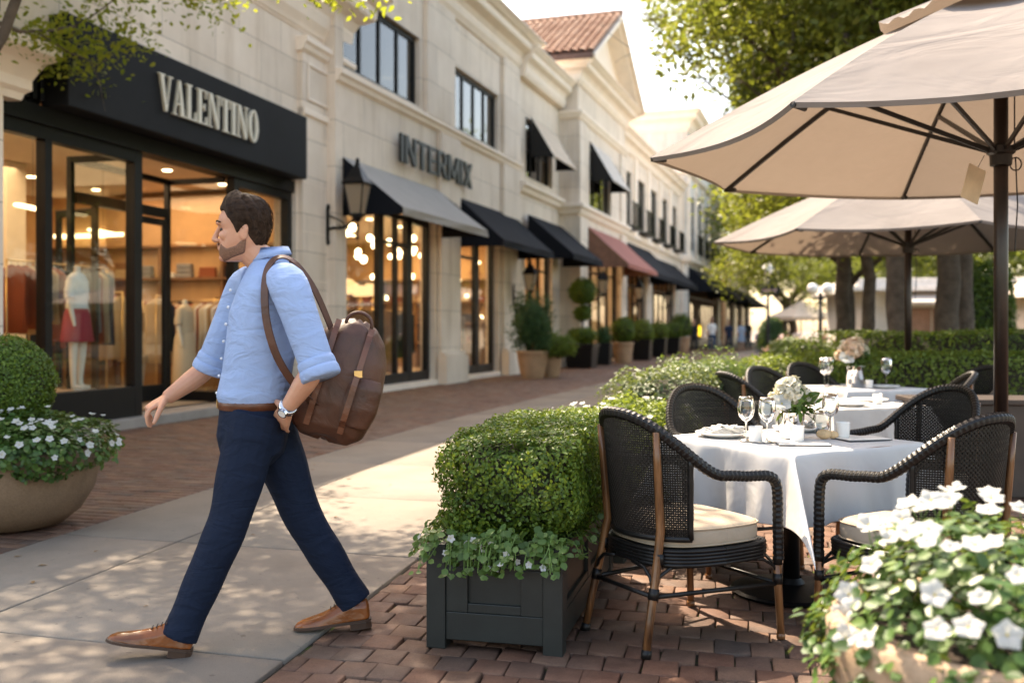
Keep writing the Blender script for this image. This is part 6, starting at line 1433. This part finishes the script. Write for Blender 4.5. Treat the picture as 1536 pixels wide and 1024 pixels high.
# ------------------------------------------------------------------ shop interiors
def fr1(s, d, z): return (-4.98 + math.sin(A1) * s - math.cos(A1) * d, 11.0 + math.cos(A1) * s + math.sin(A1) * d, z)   # boutique frame: s along, d inwards
def fr2(s, d, z): return (-2.944 + math.sin(A2) * s - math.cos(A2) * d, 17.45 + math.cos(A2) * s + math.sin(A2) * d, z)
def mannequin(loc, rz, label, top, bottom, skirt=True, arms=True, long=False):
    t = thing('mannequin', label, 'mannequin', loc, rz); b = MB()
    ring = lambda z, d, w, y=0: torso_ring(vec(0, y, z), (0, -1, 0), d, w, 20, 2.2)
    b.rings([ring(.02, .22, .22), ring(.03, .22, .22)]) if False else None
    b.rings([ring(z, d, w) for z, d, w in ((.80, .05, .06), (.86, .11, .15), (.95, .12, .17), (1.08, .09, .125), (1.22, .105, .15), (1.33, .10, .165), (1.40, .07, .14), (1.44, .04, .05), (1.52, .04, .042), (1.53, .01, .01))])
    for s in (-1, 1):
        P, Q = lerp_path([vec(s * .08, 0, .88), vec(s * .085, -.01 - .02 * s, .5), vec(s * .09, .01, .12), vec(s * .09, .0, .04)], [.085, .052, .036, .034], 12); b.tube(P, Q, 12); b.tube([vec(s * .09, .02, .035), vec(s * .095, -.12, .02)], [.035, .022], 8)
        if arms: P, Q = lerp_path([vec(s * .15, 0, 1.37), vec(s * .21, .01, 1.12), vec(s * .22, -.05, .88), vec(s * .22, -.07, .78)], [.045, .036, .027, .018], 12); b.tube(P, Q, 10)
    organic('mannequin_body', b, .010, m_plaster, t, 3); c = MB()
    c.rings([ring(z, d, w) for z, d, w in ((1.0, .125, .165), (1.08, .115, .15), (1.22, .125, .17), (1.34, .115, .185), (1.41, .08, .155), (1.45, .05, .08))])
    for s in (-1, 1): c.tube([vec(s * .14, 0, 1.38), vec(s * .20, .01, 1.2), vec(s * .215, 0, 1.12)], [.062, .06, .062], 10)
    organic('blouse', c, .010, top, t, 3); c = MB()
    zb = .18 if long else .60; c.rings([ring(z, d, w) for z, d, w in ((1.05, .10, .135), (.92, .14, .19), (.78, .155, .21), (zb, .18, .25), (zb - .01, .17, .24))]); o = c.build('skirt', bottom, t, smooth=True)
    c = MB(); c.lathe([(.001, .0), (.2, .0), (.2, .012), (.001, .014)], n=24); c.tube([(0, .06, .01), (0, .06, .85)], .01, 8); c.build('stand', m_silver, t, smooth=False); return t
def rack(loc, rz, label, ln=1.1, h=1.5, cols=None, n=14, seed=0):
    t = thing('clothes_rack', label, 'clothes rack', loc, rz); mb = MB()
    for s in (-1, 1): mb.tube([(s * ln / 2, 0, .02), (s * ln / 2, 0, h)], .012, 8); mb.tube([(s * ln / 2, -.22, .02), (s * ln / 2, .22, .02)], .012, 8)
    mb.tube([(-ln / 2, 0, h), (ln / 2, 0, h)], .012, 8); mb.build('rail', m_brass, t, smooth=True); r = np.random.default_rng(seed)
    for k in range(n):
        x = -ln / 2 + .08 + (ln - .16) * k / (n - 1); g = MB(); Lg = r.uniform(.65, 1.15); w = r.uniform(.16, .21); a = r.uniform(-.15, .15); R_ = []
        for z, ww, tt in ((h - .06, .02, .008), (h - .12, w * .75, .018), (h - .16, w, .024), (h - .5, w * .95, .03), (h - Lg, w * 1.1, .028), (h - Lg - .005, w * 1.05, .01)):
            R_.append([(x + tt * math.sin(q) + a * ww * math.cos(q), ww * math.cos(q), z + .01 * math.sin(3 * q)) for q in np.linspace(0, 2 * PI, 17)[:-1]])
        g.rings(R_); o = g.build('garment', (cols or [m_tan, m_dress, m_navycloth, m_rustcloth, m_greycloth])[r.integers(0, len(cols or range(5)))], t, smooth=True)
        hk = MB(); hk.tube([(x, 0, h - .06), (x, 0, h - .01), (x, .012, h + .015), (x, 0, h + .02)], .002, 4); hk.build('hanger_hook', m_silver, o)
    return t
zf = .15; RZ1 = PI / 2 - A1
dp = MB(); dp.box(-.55, 1.5, .25, 1.45, .14, .46); dpo = dp.build('display_plinth', m_ifloor, None, bevel=.01); dpo.location = (-4.98, 11, 0); dpo.rotation_euler = (0, 0, RZ1); tag(dpo, 'low wooden display plinth behind the boutique window', 'plinth')
mannequin(fr1(1.28, .80, .46), RZ1 + .25, 'headless mannequin in white blouse and crimson skirt in the boutique window', m_blouse, m_skirt)
rack(fr1(2.0, 1.65, zf), RZ1, 'brass clothes rack with tan and dark coats behind the window mannequin', 1.9, 1.92, [m_tan, m_navycloth, m_greycloth, m_tan, m_rustcloth], 17, 1)
mannequin(fr1(4.95, 1.7, zf), RZ1 + .1, 'headless mannequin in a long cream dress seen through the boutique doorway', m_dress, m_dress, long=True)
rack(fr1(5.3, 2.4, zf), RZ1 + .5, 'clothes rack of pale dresses just inside the boutique door', 1.2, 1.6, [m_dress, m_tan, m_blouse, m_navycloth], 14, 2)
rack(fr1(6.0, 1.2, zf), RZ1 + 1.4, 'clothes rack deep in the boutique behind the right window', 1.4, 1.6, [m_dress, m_greycloth, m_tan], 14, 3)
rack(fr1(4.6, 4.6, zf), RZ1 + .9, 'clothes rack near the back of the boutique', 1.5, 1.6, [m_rustcloth, m_tan, m_navycloth], 14, 4)
rack(fr1(5.2, 3.5, zf), RZ1 + 1.0, 'clothes rack against the boutique back wall', 2.0, 1.65, [m_rustcloth, m_tan, m_dress], 18, 5)
def pendant(loc, label, zc, kind=0, sc=1, group='pendant lamps inside the shops'):
    t = thing('pendant_lamp', label, 'lamp', loc, 0, group, sc); mb = MB(); mb.tube([(0, 0, .05), (0, 0, zc)], .006, 5); mb.build('cord', m_black, t); mb = MB()
    if kind == 0: mb.ell((0, 0, 0), (.08, .08, .09), 14, 10); mb.build('lamp_globe', m_lamp, t, smooth=True)
    else: mb.lathe([(.10, .10), (.16, -.10), (.158, -.10), (.098, .10)], n=20); mb.build('lamp_shade', m_shade, t, smooth=True)
    return t
k = 0
for (s, d, z) in ((2.33, 1.5, 2.56), (.98, 1.5, 2.74)):
    t = thing('linear_pendant', ('linear pendant lamp glowing above the window mannequin', 'linear pendant lamp glowing at the left end of the boutique window')[k], 'lamp', fr1(s + .35, d, z), RZ1 + .2); mb = MB(); mb.box(-.36, .36, -.05, .05, -.02, .02); mb.build('lamp_bar', m_strip, t, bevel=.01)
    mb = MB(); mb.tube([(0, 0, .02), (0, 0, 3.7 - z)], .004, 4); mb.build('cord', m_black, t); k += 1
P0 = None; rr_ = np.random.default_rng(9); BL = 'globe bulb hanging in the shop under the pale grey awning'
for i in range(26):
    k_, d, z = rr_.uniform(-.165, -.08), rr_.uniform(.7, 3.2), rr_.uniform(2.5, 3.3); s = (-2.944 - .952 * d - k_ * (17.45 + .305 * d)) / (.952 * k_ - .305)
    if s > 9.3: continue
    if P0 is None: P0 = pendant(fr2(s, d, z), BL, .4, 0, .7)
    else: dup(P0, fr2(s, d, z), 0, BL, .6 + .3 * rr_.random())
for i in range(7):
    dup(P0, fr2(rr_.uniform(8.3, 9.4), rr_.uniform(.6, 2.6), rr_.uniform(2.3, 3.0)), 0, 'globe bulb hanging in the shop behind the second awning', .6)
for i in range(10):
    dup(P0, fr2(9.7, .9 + .4 * i, (1.5, 2.05, 2.65)[i % 3]), 0, 'small glowing globe standing on the end wall shelf of the awning shop', .8)
def shelf_unit(loc, rz, label, w, h, seed):
    t = thing('display_shelf', label, 'shelf', loc, rz); mb = MB(); nz = 4
    for s in (-1, 1): mb.box(s * w / 2 - .02, s * w / 2 + .02, -.2, .2, 0, h)
    for k in range(nz + 1): mb.box(-w / 2 + .02, w / 2 - .02, -.195, .195, h * k / nz * .98, h * k / nz * .98 + .03)
    mb.build('shelf_frame', m_iwood, t, bevel=.004); return t
def table_lamp(loc, label, kind=0, sc=1):
    t = thing('table_lamp', label, 'lamp', loc, 0, 'lit table lamps in the lamp shop window', sc); mb = MB(); mb.lathe([(.001, 0), (.07, 0), (.07, .015), (.02, .03), (.05, .10), (.05, .16), (.012, .22), (.01, .30), (.001, .30)], n=18); mb.build('lamp_base', m_brass, t, smooth=True)
    mb = MB(); pr_ = [(.14, .26), (.14, .46)] if kind == 0 else [(.26, .24), (.22, .36), (.10, .46)]; mb.rings([[(q * math.cos(a), q * math.sin(a), z) for a in np.linspace(0, 2 * PI, 25)[:-1]] for q, z in pr_], False); mb.build('lamp_shade', m_shade, t, smooth=True); return t
RZ2 = PI / 2 - A2
def sideboard(loc, rz, label, w=1.6, h=.85):
    t = thing('sideboard', label, 'sideboard', loc, rz); mb = MB(); mb.box(-w / 2, w / 2, -.22, .22, .12, h); mb.build('carcass', m_iwood, t, bevel=.01); mb = MB()
    for x in (-1, 1):
        for y in (-1, 1): mb.tube([(x * (w / 2 - .06), y * .17, 0), (x * (w / 2 - .06), y * .17, .12)], .02, 8)
    mb.build('leg', m_brass, t); mb = MB()
    for k in range(3): mb.box(-w / 2 + .03 + k * (w - .06) / 3, -w / 2 + .03 + (k + 1) * (w - .06) / 3 - .02, -.235, -.221, .16, h - .05)
    mb.build('drawer_front', M_('drawer_walnut', (.26, .13, .06), .45, var=.3), t, bevel=.004); return t
sideboard(fr2(3.1, 1.2, .14), RZ2, 'wooden sideboard carrying lit lamps in the shop under the grey awning', 2.4, 1.45)
table_lamp(fr2(2.5, 1.25, 1.59), 'wide shaded lamp, largest in the lamp shop window', 1, 1.35); table_lamp(fr2(3.0, 1.15, 1.59), 'drum shaded lamp in the middle of the sideboard', 0, 1.1); table_lamp(fr2(3.7, 1.2, 1.59), 'drum shaded lamp at the right end of the sideboard', 0, 1.25)
shelf_unit(fr2(1.0, 4.5, .14), RZ2, 'tall wooden display shelf at the back of the lamp shop', 2.2, 2.3, 1); shelf_unit(fr2(3.6, 4.5, .14), RZ2, 'tall wooden display shelf at the back right of the lamp shop', 1.8, 2.3, 2); shelf_unit(fr2(6.8, 4.6, .14), RZ2, 'wooden display shelf behind the second awning shop window', 2.2, 2.3, 3)
rack(fr2(4.6, 1.0, .14), RZ2 + .9, 'small clothes rack in the glass door of the lamp shop', .8, 1.5, [m_tan, m_dress, m_navycloth], 9, 7)
rack(fr2(8.6, 1.3, .14), RZ2 + .7, 'clothes rack in the window under the second awning', 1.1, 1.5, [m_tan, m_dress, m_greycloth, m_navycloth], 12, 8)
mannequin(fr2(9.0, .75, .14), RZ2, 'mannequin in a tan dress in the window under the second awning', m_tan, m_dress)
dup(P0, fr2(12.2, 1.5, 2.0), 0, 'round white lamp glowing in the bay shop window', 2.2)
for i, (s, d, z, lb) in enumerate(((17.5, 1.2, 2.2, 'lamp glowing inside the window under the rose awning, left'), (19.6, 1.6, 2.1, 'lamp glowing inside the window under the rose awning, right'), (24.5, 1.2, 2.3, 'lamp glowing behind the black awning past the rose one'), (27, 1.4, 2.0, 'second lamp glowing behind the black awning past the rose one'))): dup(P0, fr2(s, d, z), 0, lb, 1.8)
yl = thing('glowing_sign', 'round yellow lit sign in the far doorway behind the walkers', 'sign', (11.15, 59.2, 1.05), RZ2); mb = MB(); mb.tube([(0, 0, 0), (0, .08, 0)], .32, 24, up=(1, 0, 0)); mb.build('sign_disc', emis('yellow_glow', (1, .62, .03), .6), yl, smooth=False); mb = MB(); mb.box(-.03, .03, .1, .16, -1.04, .3); mb.build('sign_post', m_black, yl)

# folded clothes, boxes and bags on the shelves
FC = []
for q, (m, w_, h_) in enumerate(((m_dress, .34, .12), (m_rustcloth, .3, .16), (m_blouse, .32, .10), (m_navycloth, .3, .2), (m_tan, .36, .14), (m_greycloth, .28, .22))):
    t = thing('folded_clothes', 'x', 'folded clothes', (0, 0, 0)); mb = MB(); n_ = 3
    for i in range(n_): mb.box(-.13 + .006 * i, .13, -w_ / 2 + .008 * i, w_ / 2 - .004 * i, h_ * i / n_, h_ * (i + .92) / n_)
    mb.build('folded_pile', m, t, bevel=.012); FC.append(t)
used_ = set()
def put_fold(loc, rz, label):
    q = int(rr_.integers(0, 6)); t = FC[q]
    if q in used_: dup(t, loc, rz, label, .8 + .4 * rr_.random(), 'folded clothes on the shop shelves')
    else: t.location = loc; t.rotation_euler = (0, 0, rz); t['label'] = label; t['group'] = 'folded clothes on the shop shelves'; used_.add(q)
for z in (.945, 1.545, 2.145):
    for j in range(11): put_fold(fr1(6.93, 1.1 + .44 * j + .1 * rr_.random(), z), RZ1, 'pile of folded clothes on the end wall shelves of the boutique')
for z in (.84, 1.39, 1.94):
    for j in range(8): put_fold(fr2(9.75, .8 + .5 * j + .1 * rr_.random(), z), RZ2, 'pile of folded clothes on the end wall shelf of the awning shop')
for t in FC:
    if t['label'] == 'x': bpy.data.objects.remove(t.children[0]); bpy.data.objects.remove(t)
rack(fr1(6.1, 2.2, zf), RZ1 + 1.3, 'rack of rust and cream clothes before the boutique end shelves', 1.6, 1.55, [m_rustcloth, m_dress, m_tan, m_blouse], 20, 12)
rack(fr1(6.2, 4.2, zf), RZ1 + 1.4, 'long rack of dark clothes before the boutique end shelves', 1.9, 1.55, [m_navycloth, m_greycloth, m_rustcloth, m_dress], 22, 13)
mannequin(fr1(5.6, 3.0, zf), RZ1 + .4, 'mannequin in tan top and cream skirt deep inside the boutique', m_tan, m_dress)

# ------------------------------------------------------------------ far furniture
def globe_mat(): return M_('milk_glass_globe', (.85, .82, .78), .25, var=.02)
sp = thing('sign_post', 'slim black post with one white globe and a dark oval sign board', 'sign post', (10.24, 40, 0)); mb = MB(); mb.tube([(0, 0, 0), (0, 0, .3), (0, 0, 3.35)], [.12, .07, .05], 10); mb.build('post', m_black, sp, smooth=True)
mb = MB(); mb.ell((0, 0, 3.55), (.24, .24, .24), 16, 12); mb.build('globe', globe_mat(), sp, smooth=True)
mb = MB(); V = [(.46 * math.copysign(abs(math.cos(a)) ** .6, math.cos(a)), .20 * math.copysign(abs(math.sin(a)) ** .6, math.sin(a)) + .05 * math.exp(-(math.cos(a) * 4) ** 2) * math.sin(a)) for a in np.linspace(0, 2 * PI, 33)[:-1]]
n = len(V); mb.add([(x, -.10, 2.75 + z) for x, z in V] + [(x, -.04, 2.75 + z) for x, z in V], [tuple(range(n)), tuple(range(n, 2 * n))[::-1]] + [(i, (i + 1) % n, n + (i + 1) % n, n + i) for i in range(n)]); sbo = mb.build('sign_board', m_black, sp)
mb = MB(); mb.tube([(-.32 + .64 * q, -.115, 2.72 + .055 * math.sin(q * 40) * (1 - .4 * math.cos(q * 9))) for q in np.linspace(0, 1, 60)], .016, 5); mb.build('painted_script', M_('sign_script_rose', (.6, .38, .38), .6), sbo)
lp = thing('street_lamp', 'dark street lamp with a pair of white globes behind the hedge', 'street lamp', (11.1, 36, 0)); mb = MB(); mb.tube([(0, 0, 0), (0, 0, .3), (0, 0, 2.5)], [.13, .08, .06], 10); mb.tube([(-.27, 0, 2.45), (-.15, 0, 2.3), (.15, 0, 2.3), (.27, 0, 2.45)], .03, 8); mb.build('post', m_black, lp, smooth=True)
for s in (-1, 1): mb = MB(); mb.ell((s * .27, 0, 2.63), (.2, .2, .2), 16, 12); mb.build('globe', globe_mat(), lp, smooth=True)
def parasol(loc, R, zr, za, label, sq=4):
    t = thing('white_parasol', label, 'parasol', loc, .3); mb = MB(); P = []
    rim = [vec(R * math.cos(2 * PI * (i + .5) / sq), R * math.sin(2 * PI * (i + .5) / sq), zr) for i in range(sq)]
    for i in range(sq):
        a, b = rim[i], rim[(i + 1) % sq]; top = vec(0, 0, za); G = []
        for v in np.linspace(0, 1, 6): G.append([top + ((a + (b - a) * u) - top) * v + vec(0, 0, -.06 * math.sin(PI * v)) for u in np.linspace(0, 1, 5)])
        mb.grid(G); mb.grid([[a + (b - a) * u for u in (0, .5, 1)], [a + (b - a) * u - vec(0, 0, .16) for u in (0, .5, 1)]])
    mb.build('canopy', fabric('parasol_cream', (.80, .70, .58), .35, (.85, .65, .45)), t); mb = MB(); mb.tube([(0, 0, 0), (0, 0, za + .08)], .035, 8); mb.build('pole', m_iwood, t, smooth=True); mb = MB(); mb.lathe([(.001, 0), (.3, 0), (.3, .06), (.05, .09)], n=16); mb.build('base', m_black, t); return t
parasol((14.45, 50, 0), 1.75, 1.78, 2.6, 'cream market parasol over the people beyond the hedge'); parasol((17.2, 40, 0), 1.5, 2.15, 2.75, 'smaller cream parasol behind the tree trunks')
pv = thing('white_pavilion', 'low white pavilion with pale flat awnings behind the row of trees', 'building', (13.5, 38.5, 0), -.12); W_ = 26
mb = MB(); wall(mb, 0, W_, 0, 2.6, 0, .3, [(1.5 + i * 3.2, 3.7 + i * 3.2, 0, 2.0) for i in range(7)]); mb.box(0, W_, 7, 7.2, 0, 2.6); mb.box(0, .25, .31, 7, 0, 2.6); mb.box(0, W_, 4, 4.1, 0, 2.6); mb.build('wall', m_white, pv)
mb = MB(); mb.box(-.6, W_ + .6, -1.0, 7.6, 2.62, 2.8); mb.box(-.4, W_ + .4, -.8, 7.4, 2.805, 3.1); mb.build('roof', M_('pavilion_roof_white', (.78, .72, .66), .7), pv, bevel=.02)
for i, c in enumerate(((.40, .24, .18), (.14, .32, .14), (.5, .4, .3), (.36, .20, .17), (.2, .38, .2), (.45, .35, .28), (.3, .3, .3))):
    mb = MB(); mb.box(1.52 + i * 3.2, 3.68 + i * 3.2, .15, .2, 0, 1.98); o = mb.build('door', M_('painted_door', c, .5), pv); mb = MB(); mb.box(2.55 + i * 3.2, 2.6 + i * 3.2, .10, .149, .05, 1.95); mb.build('door_frame', m_white, o)
for i in range(3): awning(pv, 1 + i * 8, 7 + i * 8, 2.7, 2.1, 1.6, fabric('awning_ivory', (.74, .66, .58), .2), None, .1, False)
ks = thing('roofed_kiosk', 'cream kiosk with a low pitched roof at the far right edge', 'building', (16.3, 31, 0), -.1)
mb = MB(); wall(mb, 0, 6, 0, 2.2, 0, .25, [(.9, 2.2, .0, 1.9), (3.2, 5, .5, 1.9)]); mb.box(0, .25, .26, 4, 0, 2.2); mb.box(0, 6, 4, 4.2, 0, 2.2); mb.build('wall', m_stone, ks)
mb = MB(); mb.add([(-.5, -.6, 2.2), (6.5, -.6, 2.2), (6.5, 4.8, 2.2), (-.5, 4.8, 2.2), (1.6, 2.1, 3.2), (4.4, 2.1, 3.2)], [(0, 1, 5, 4), (1, 2, 5), (2, 3, 4, 5), (3, 0, 4), (0, 3, 2, 1)]); mb.build('roof', M_('kiosk_roof', (.62, .50, .40), .8), ks)
window(ks, 3.2, 5, .5, 1.9, .08, 2, 1, w=.07); window(ks, .9, 2.2, 0, 1.9, .08, 1, 1, w=.08, name='door')
r = np.random.default_rng(8)
for i, (x, y, lb) in enumerate(((9.3, 33, 'pink flower clump beside the walkers'), (10.5, 34.2, 'rose and white flower clump beneath the sign post'), (11.6, 30.5, 'pale flower clump at the left end of the dark hedge'))):
    t = thing('flower_bed', lb, 'flowers', (x, y, 0)); P, G = bush_pts(1500, .9, .8, .75, 2.2, 80 + i, .12, .2, 5, -.1); V, Q = leafgeo(P + vec(0, 0, .1), G, .12); fastmesh('foliage', V, Q, m_box, t)
    P, G = bush_pts(160, .95, .85, .8, 2.2, 80 + i, .12, .02, 5, 0.1); V, Q = leafgeo(P + vec(0, 0, .12), G, .13, .95); fastmesh('blossoms', V, Q, leafmat('pink_blossom', [(.75, .25, .32), (.8, .5, .5), (.82, .74, .68)] if i < 2 else [(.8, .7, .62), (.82, .76, .7)], .3), t)
for (x, y, lb) in ((8.9, 27.5, 'grey round bush between the path and the dark hedge'), (7.3, 22, 'dark low bush at the path side before the sign post')): bush('round_bush', lb, 'shrub', (x * .86, y, .45), (.7, .7, .5), 3500, .07, m_ivy if x > 8 else m_box, 0, 2.2, int(y), .08, .12)
cb = MB(); cb.box(-.6, .6, -.22, .22, 0, .66); cb.box(-.64, .64, -.26, .26, .661, .70); o = cb.build('service_cabinet', M_('service_cabinet_dark', (.05, .035, .028), .5, var=.3), None, bevel=.006); o.location = (3.55, 7.35, .012); o.rotation_euler = (0, 0, -.1); tag(o, 'dark low service cabinet beside the near umbrella pole', 'cabinet')
# fallen leaves
V, Q = leafgeo(np.zeros((1, 3)), np.array([[0, 0, 4.]]), .045, .6, .3); lf = None; m_dry = M_('dry_leaf', (.20, .12, .05), .8)
for i in range(26):
    s, t_ = RNG.uniform(3, 9), RNG.uniform(-1.2, 2.6); x, y = warp(s, t_); mb = MB(); a = RNG.uniform(0, 6); l = RNG.uniform(.025, .05)
    if lf is None:
        q = [(-.5, 0, 0), (-.2, .2, .12), (.2, .16, .08), (.5, 0, .05), (.2, -.16, .1), (-.2, -.2, .1)]; mb.add(q, [(0, 1, 2, 3), (0, 3, 4, 5)]); lf = mb.build('fallen_leaf', m_dry); o = lf
    else: o = lf.copy(); COL.objects.link(o)
    o.location = (float(x), float(y), .017); o.rotation_euler = (0, 0, a); o.scale = (l,) * 3; tag(o, 'small dry leaf lying on the paving', 'leaf', 'fallen leaves on the paving')

# ------------------------------------------------------------------ light, sky, camera
EL, AZ = math.radians(53), (-.42, .908)
td = vec(AZ[0] * math.cos(EL), AZ[1] * math.cos(EL), math.sin(EL))
sun = bpy.data.lights.new('sun', 'SUN'); sun.energy = 3.0; sun.angle = math.radians(.53); sun.color = (1, .84, .64)
so = bpy.data.objects.new('sun', sun); COL.objects.link(so); so.rotation_mode = 'QUATERNION'; so.rotation_quaternion = Vector(td).to_track_quat('Z', 'Y')
w = bpy.data.worlds.new('World'); scene.world = w; w.use_nodes = True; nt = w.node_tree; nt.nodes.clear()
sky = nt.nodes.new('ShaderNodeTexSky'); sky.sky_type = 'NISHITA'; sky.sun_disc = False; sky.sun_elevation = EL; sky.sun_rotation = math.atan2(AZ[0], AZ[1]); sky.dust_density = 2.2; sky.air_density = 1.0; sky.ozone_density = .6
bgn = nt.nodes.new('ShaderNodeBackground'); bgn.inputs[1].default_value = .15; wo = nt.nodes.new('ShaderNodeOutputWorld')
wm = nt.nodes.new('ShaderNodeMix'); wm.data_type = 'RGBA'; wm.blend_type = 'MULTIPLY'; wm.inputs[0].default_value = 1; wm.inputs[7].default_value = (1.0, .855, .70, 1)
nt.links.new(sky.outputs[0], wm.inputs[6]); nt.links.new(wm.outputs[2], bgn.inputs[0]); nt.links.new(bgn.outputs[0], wo.inputs[0])
cam = bpy.data.cameras.new('camera'); cam.lens = 1500 / 1536 * 36; cam.sensor_width = 36; cam.shift_y = -20 / 1536; cam.clip_end = 1000; cam.clip_start = .05
cam.dof.use_dof = True; cam.dof.focus_distance = 3.95; cam.dof.aperture_fstop = 2.0
co_ = bpy.data.objects.new('camera', cam); COL.objects.link(co_); co_.location = (0, 0, 1.22); co_.rotation_euler = (PI / 2, 0, 0); scene.camera = co_
vs = scene.view_settings; vs.view_transform = 'Standard'; vs.look = 'None'; vs.exposure = 2.34; vs.gamma = 1
scene.cycles.use_denoising = True; scene.cycles.max_bounces = 8; scene.cycles.diffuse_bounces = 3; scene.cycles.glossy_bounces = 3; scene.cycles.transmission_bounces = 6; scene.cycles.transparent_max_bounces = 12; scene.cycles.sample_clamp_indirect = 6; scene.cycles.caustics_reflective = False; scene.cycles.caustics_refractive = False
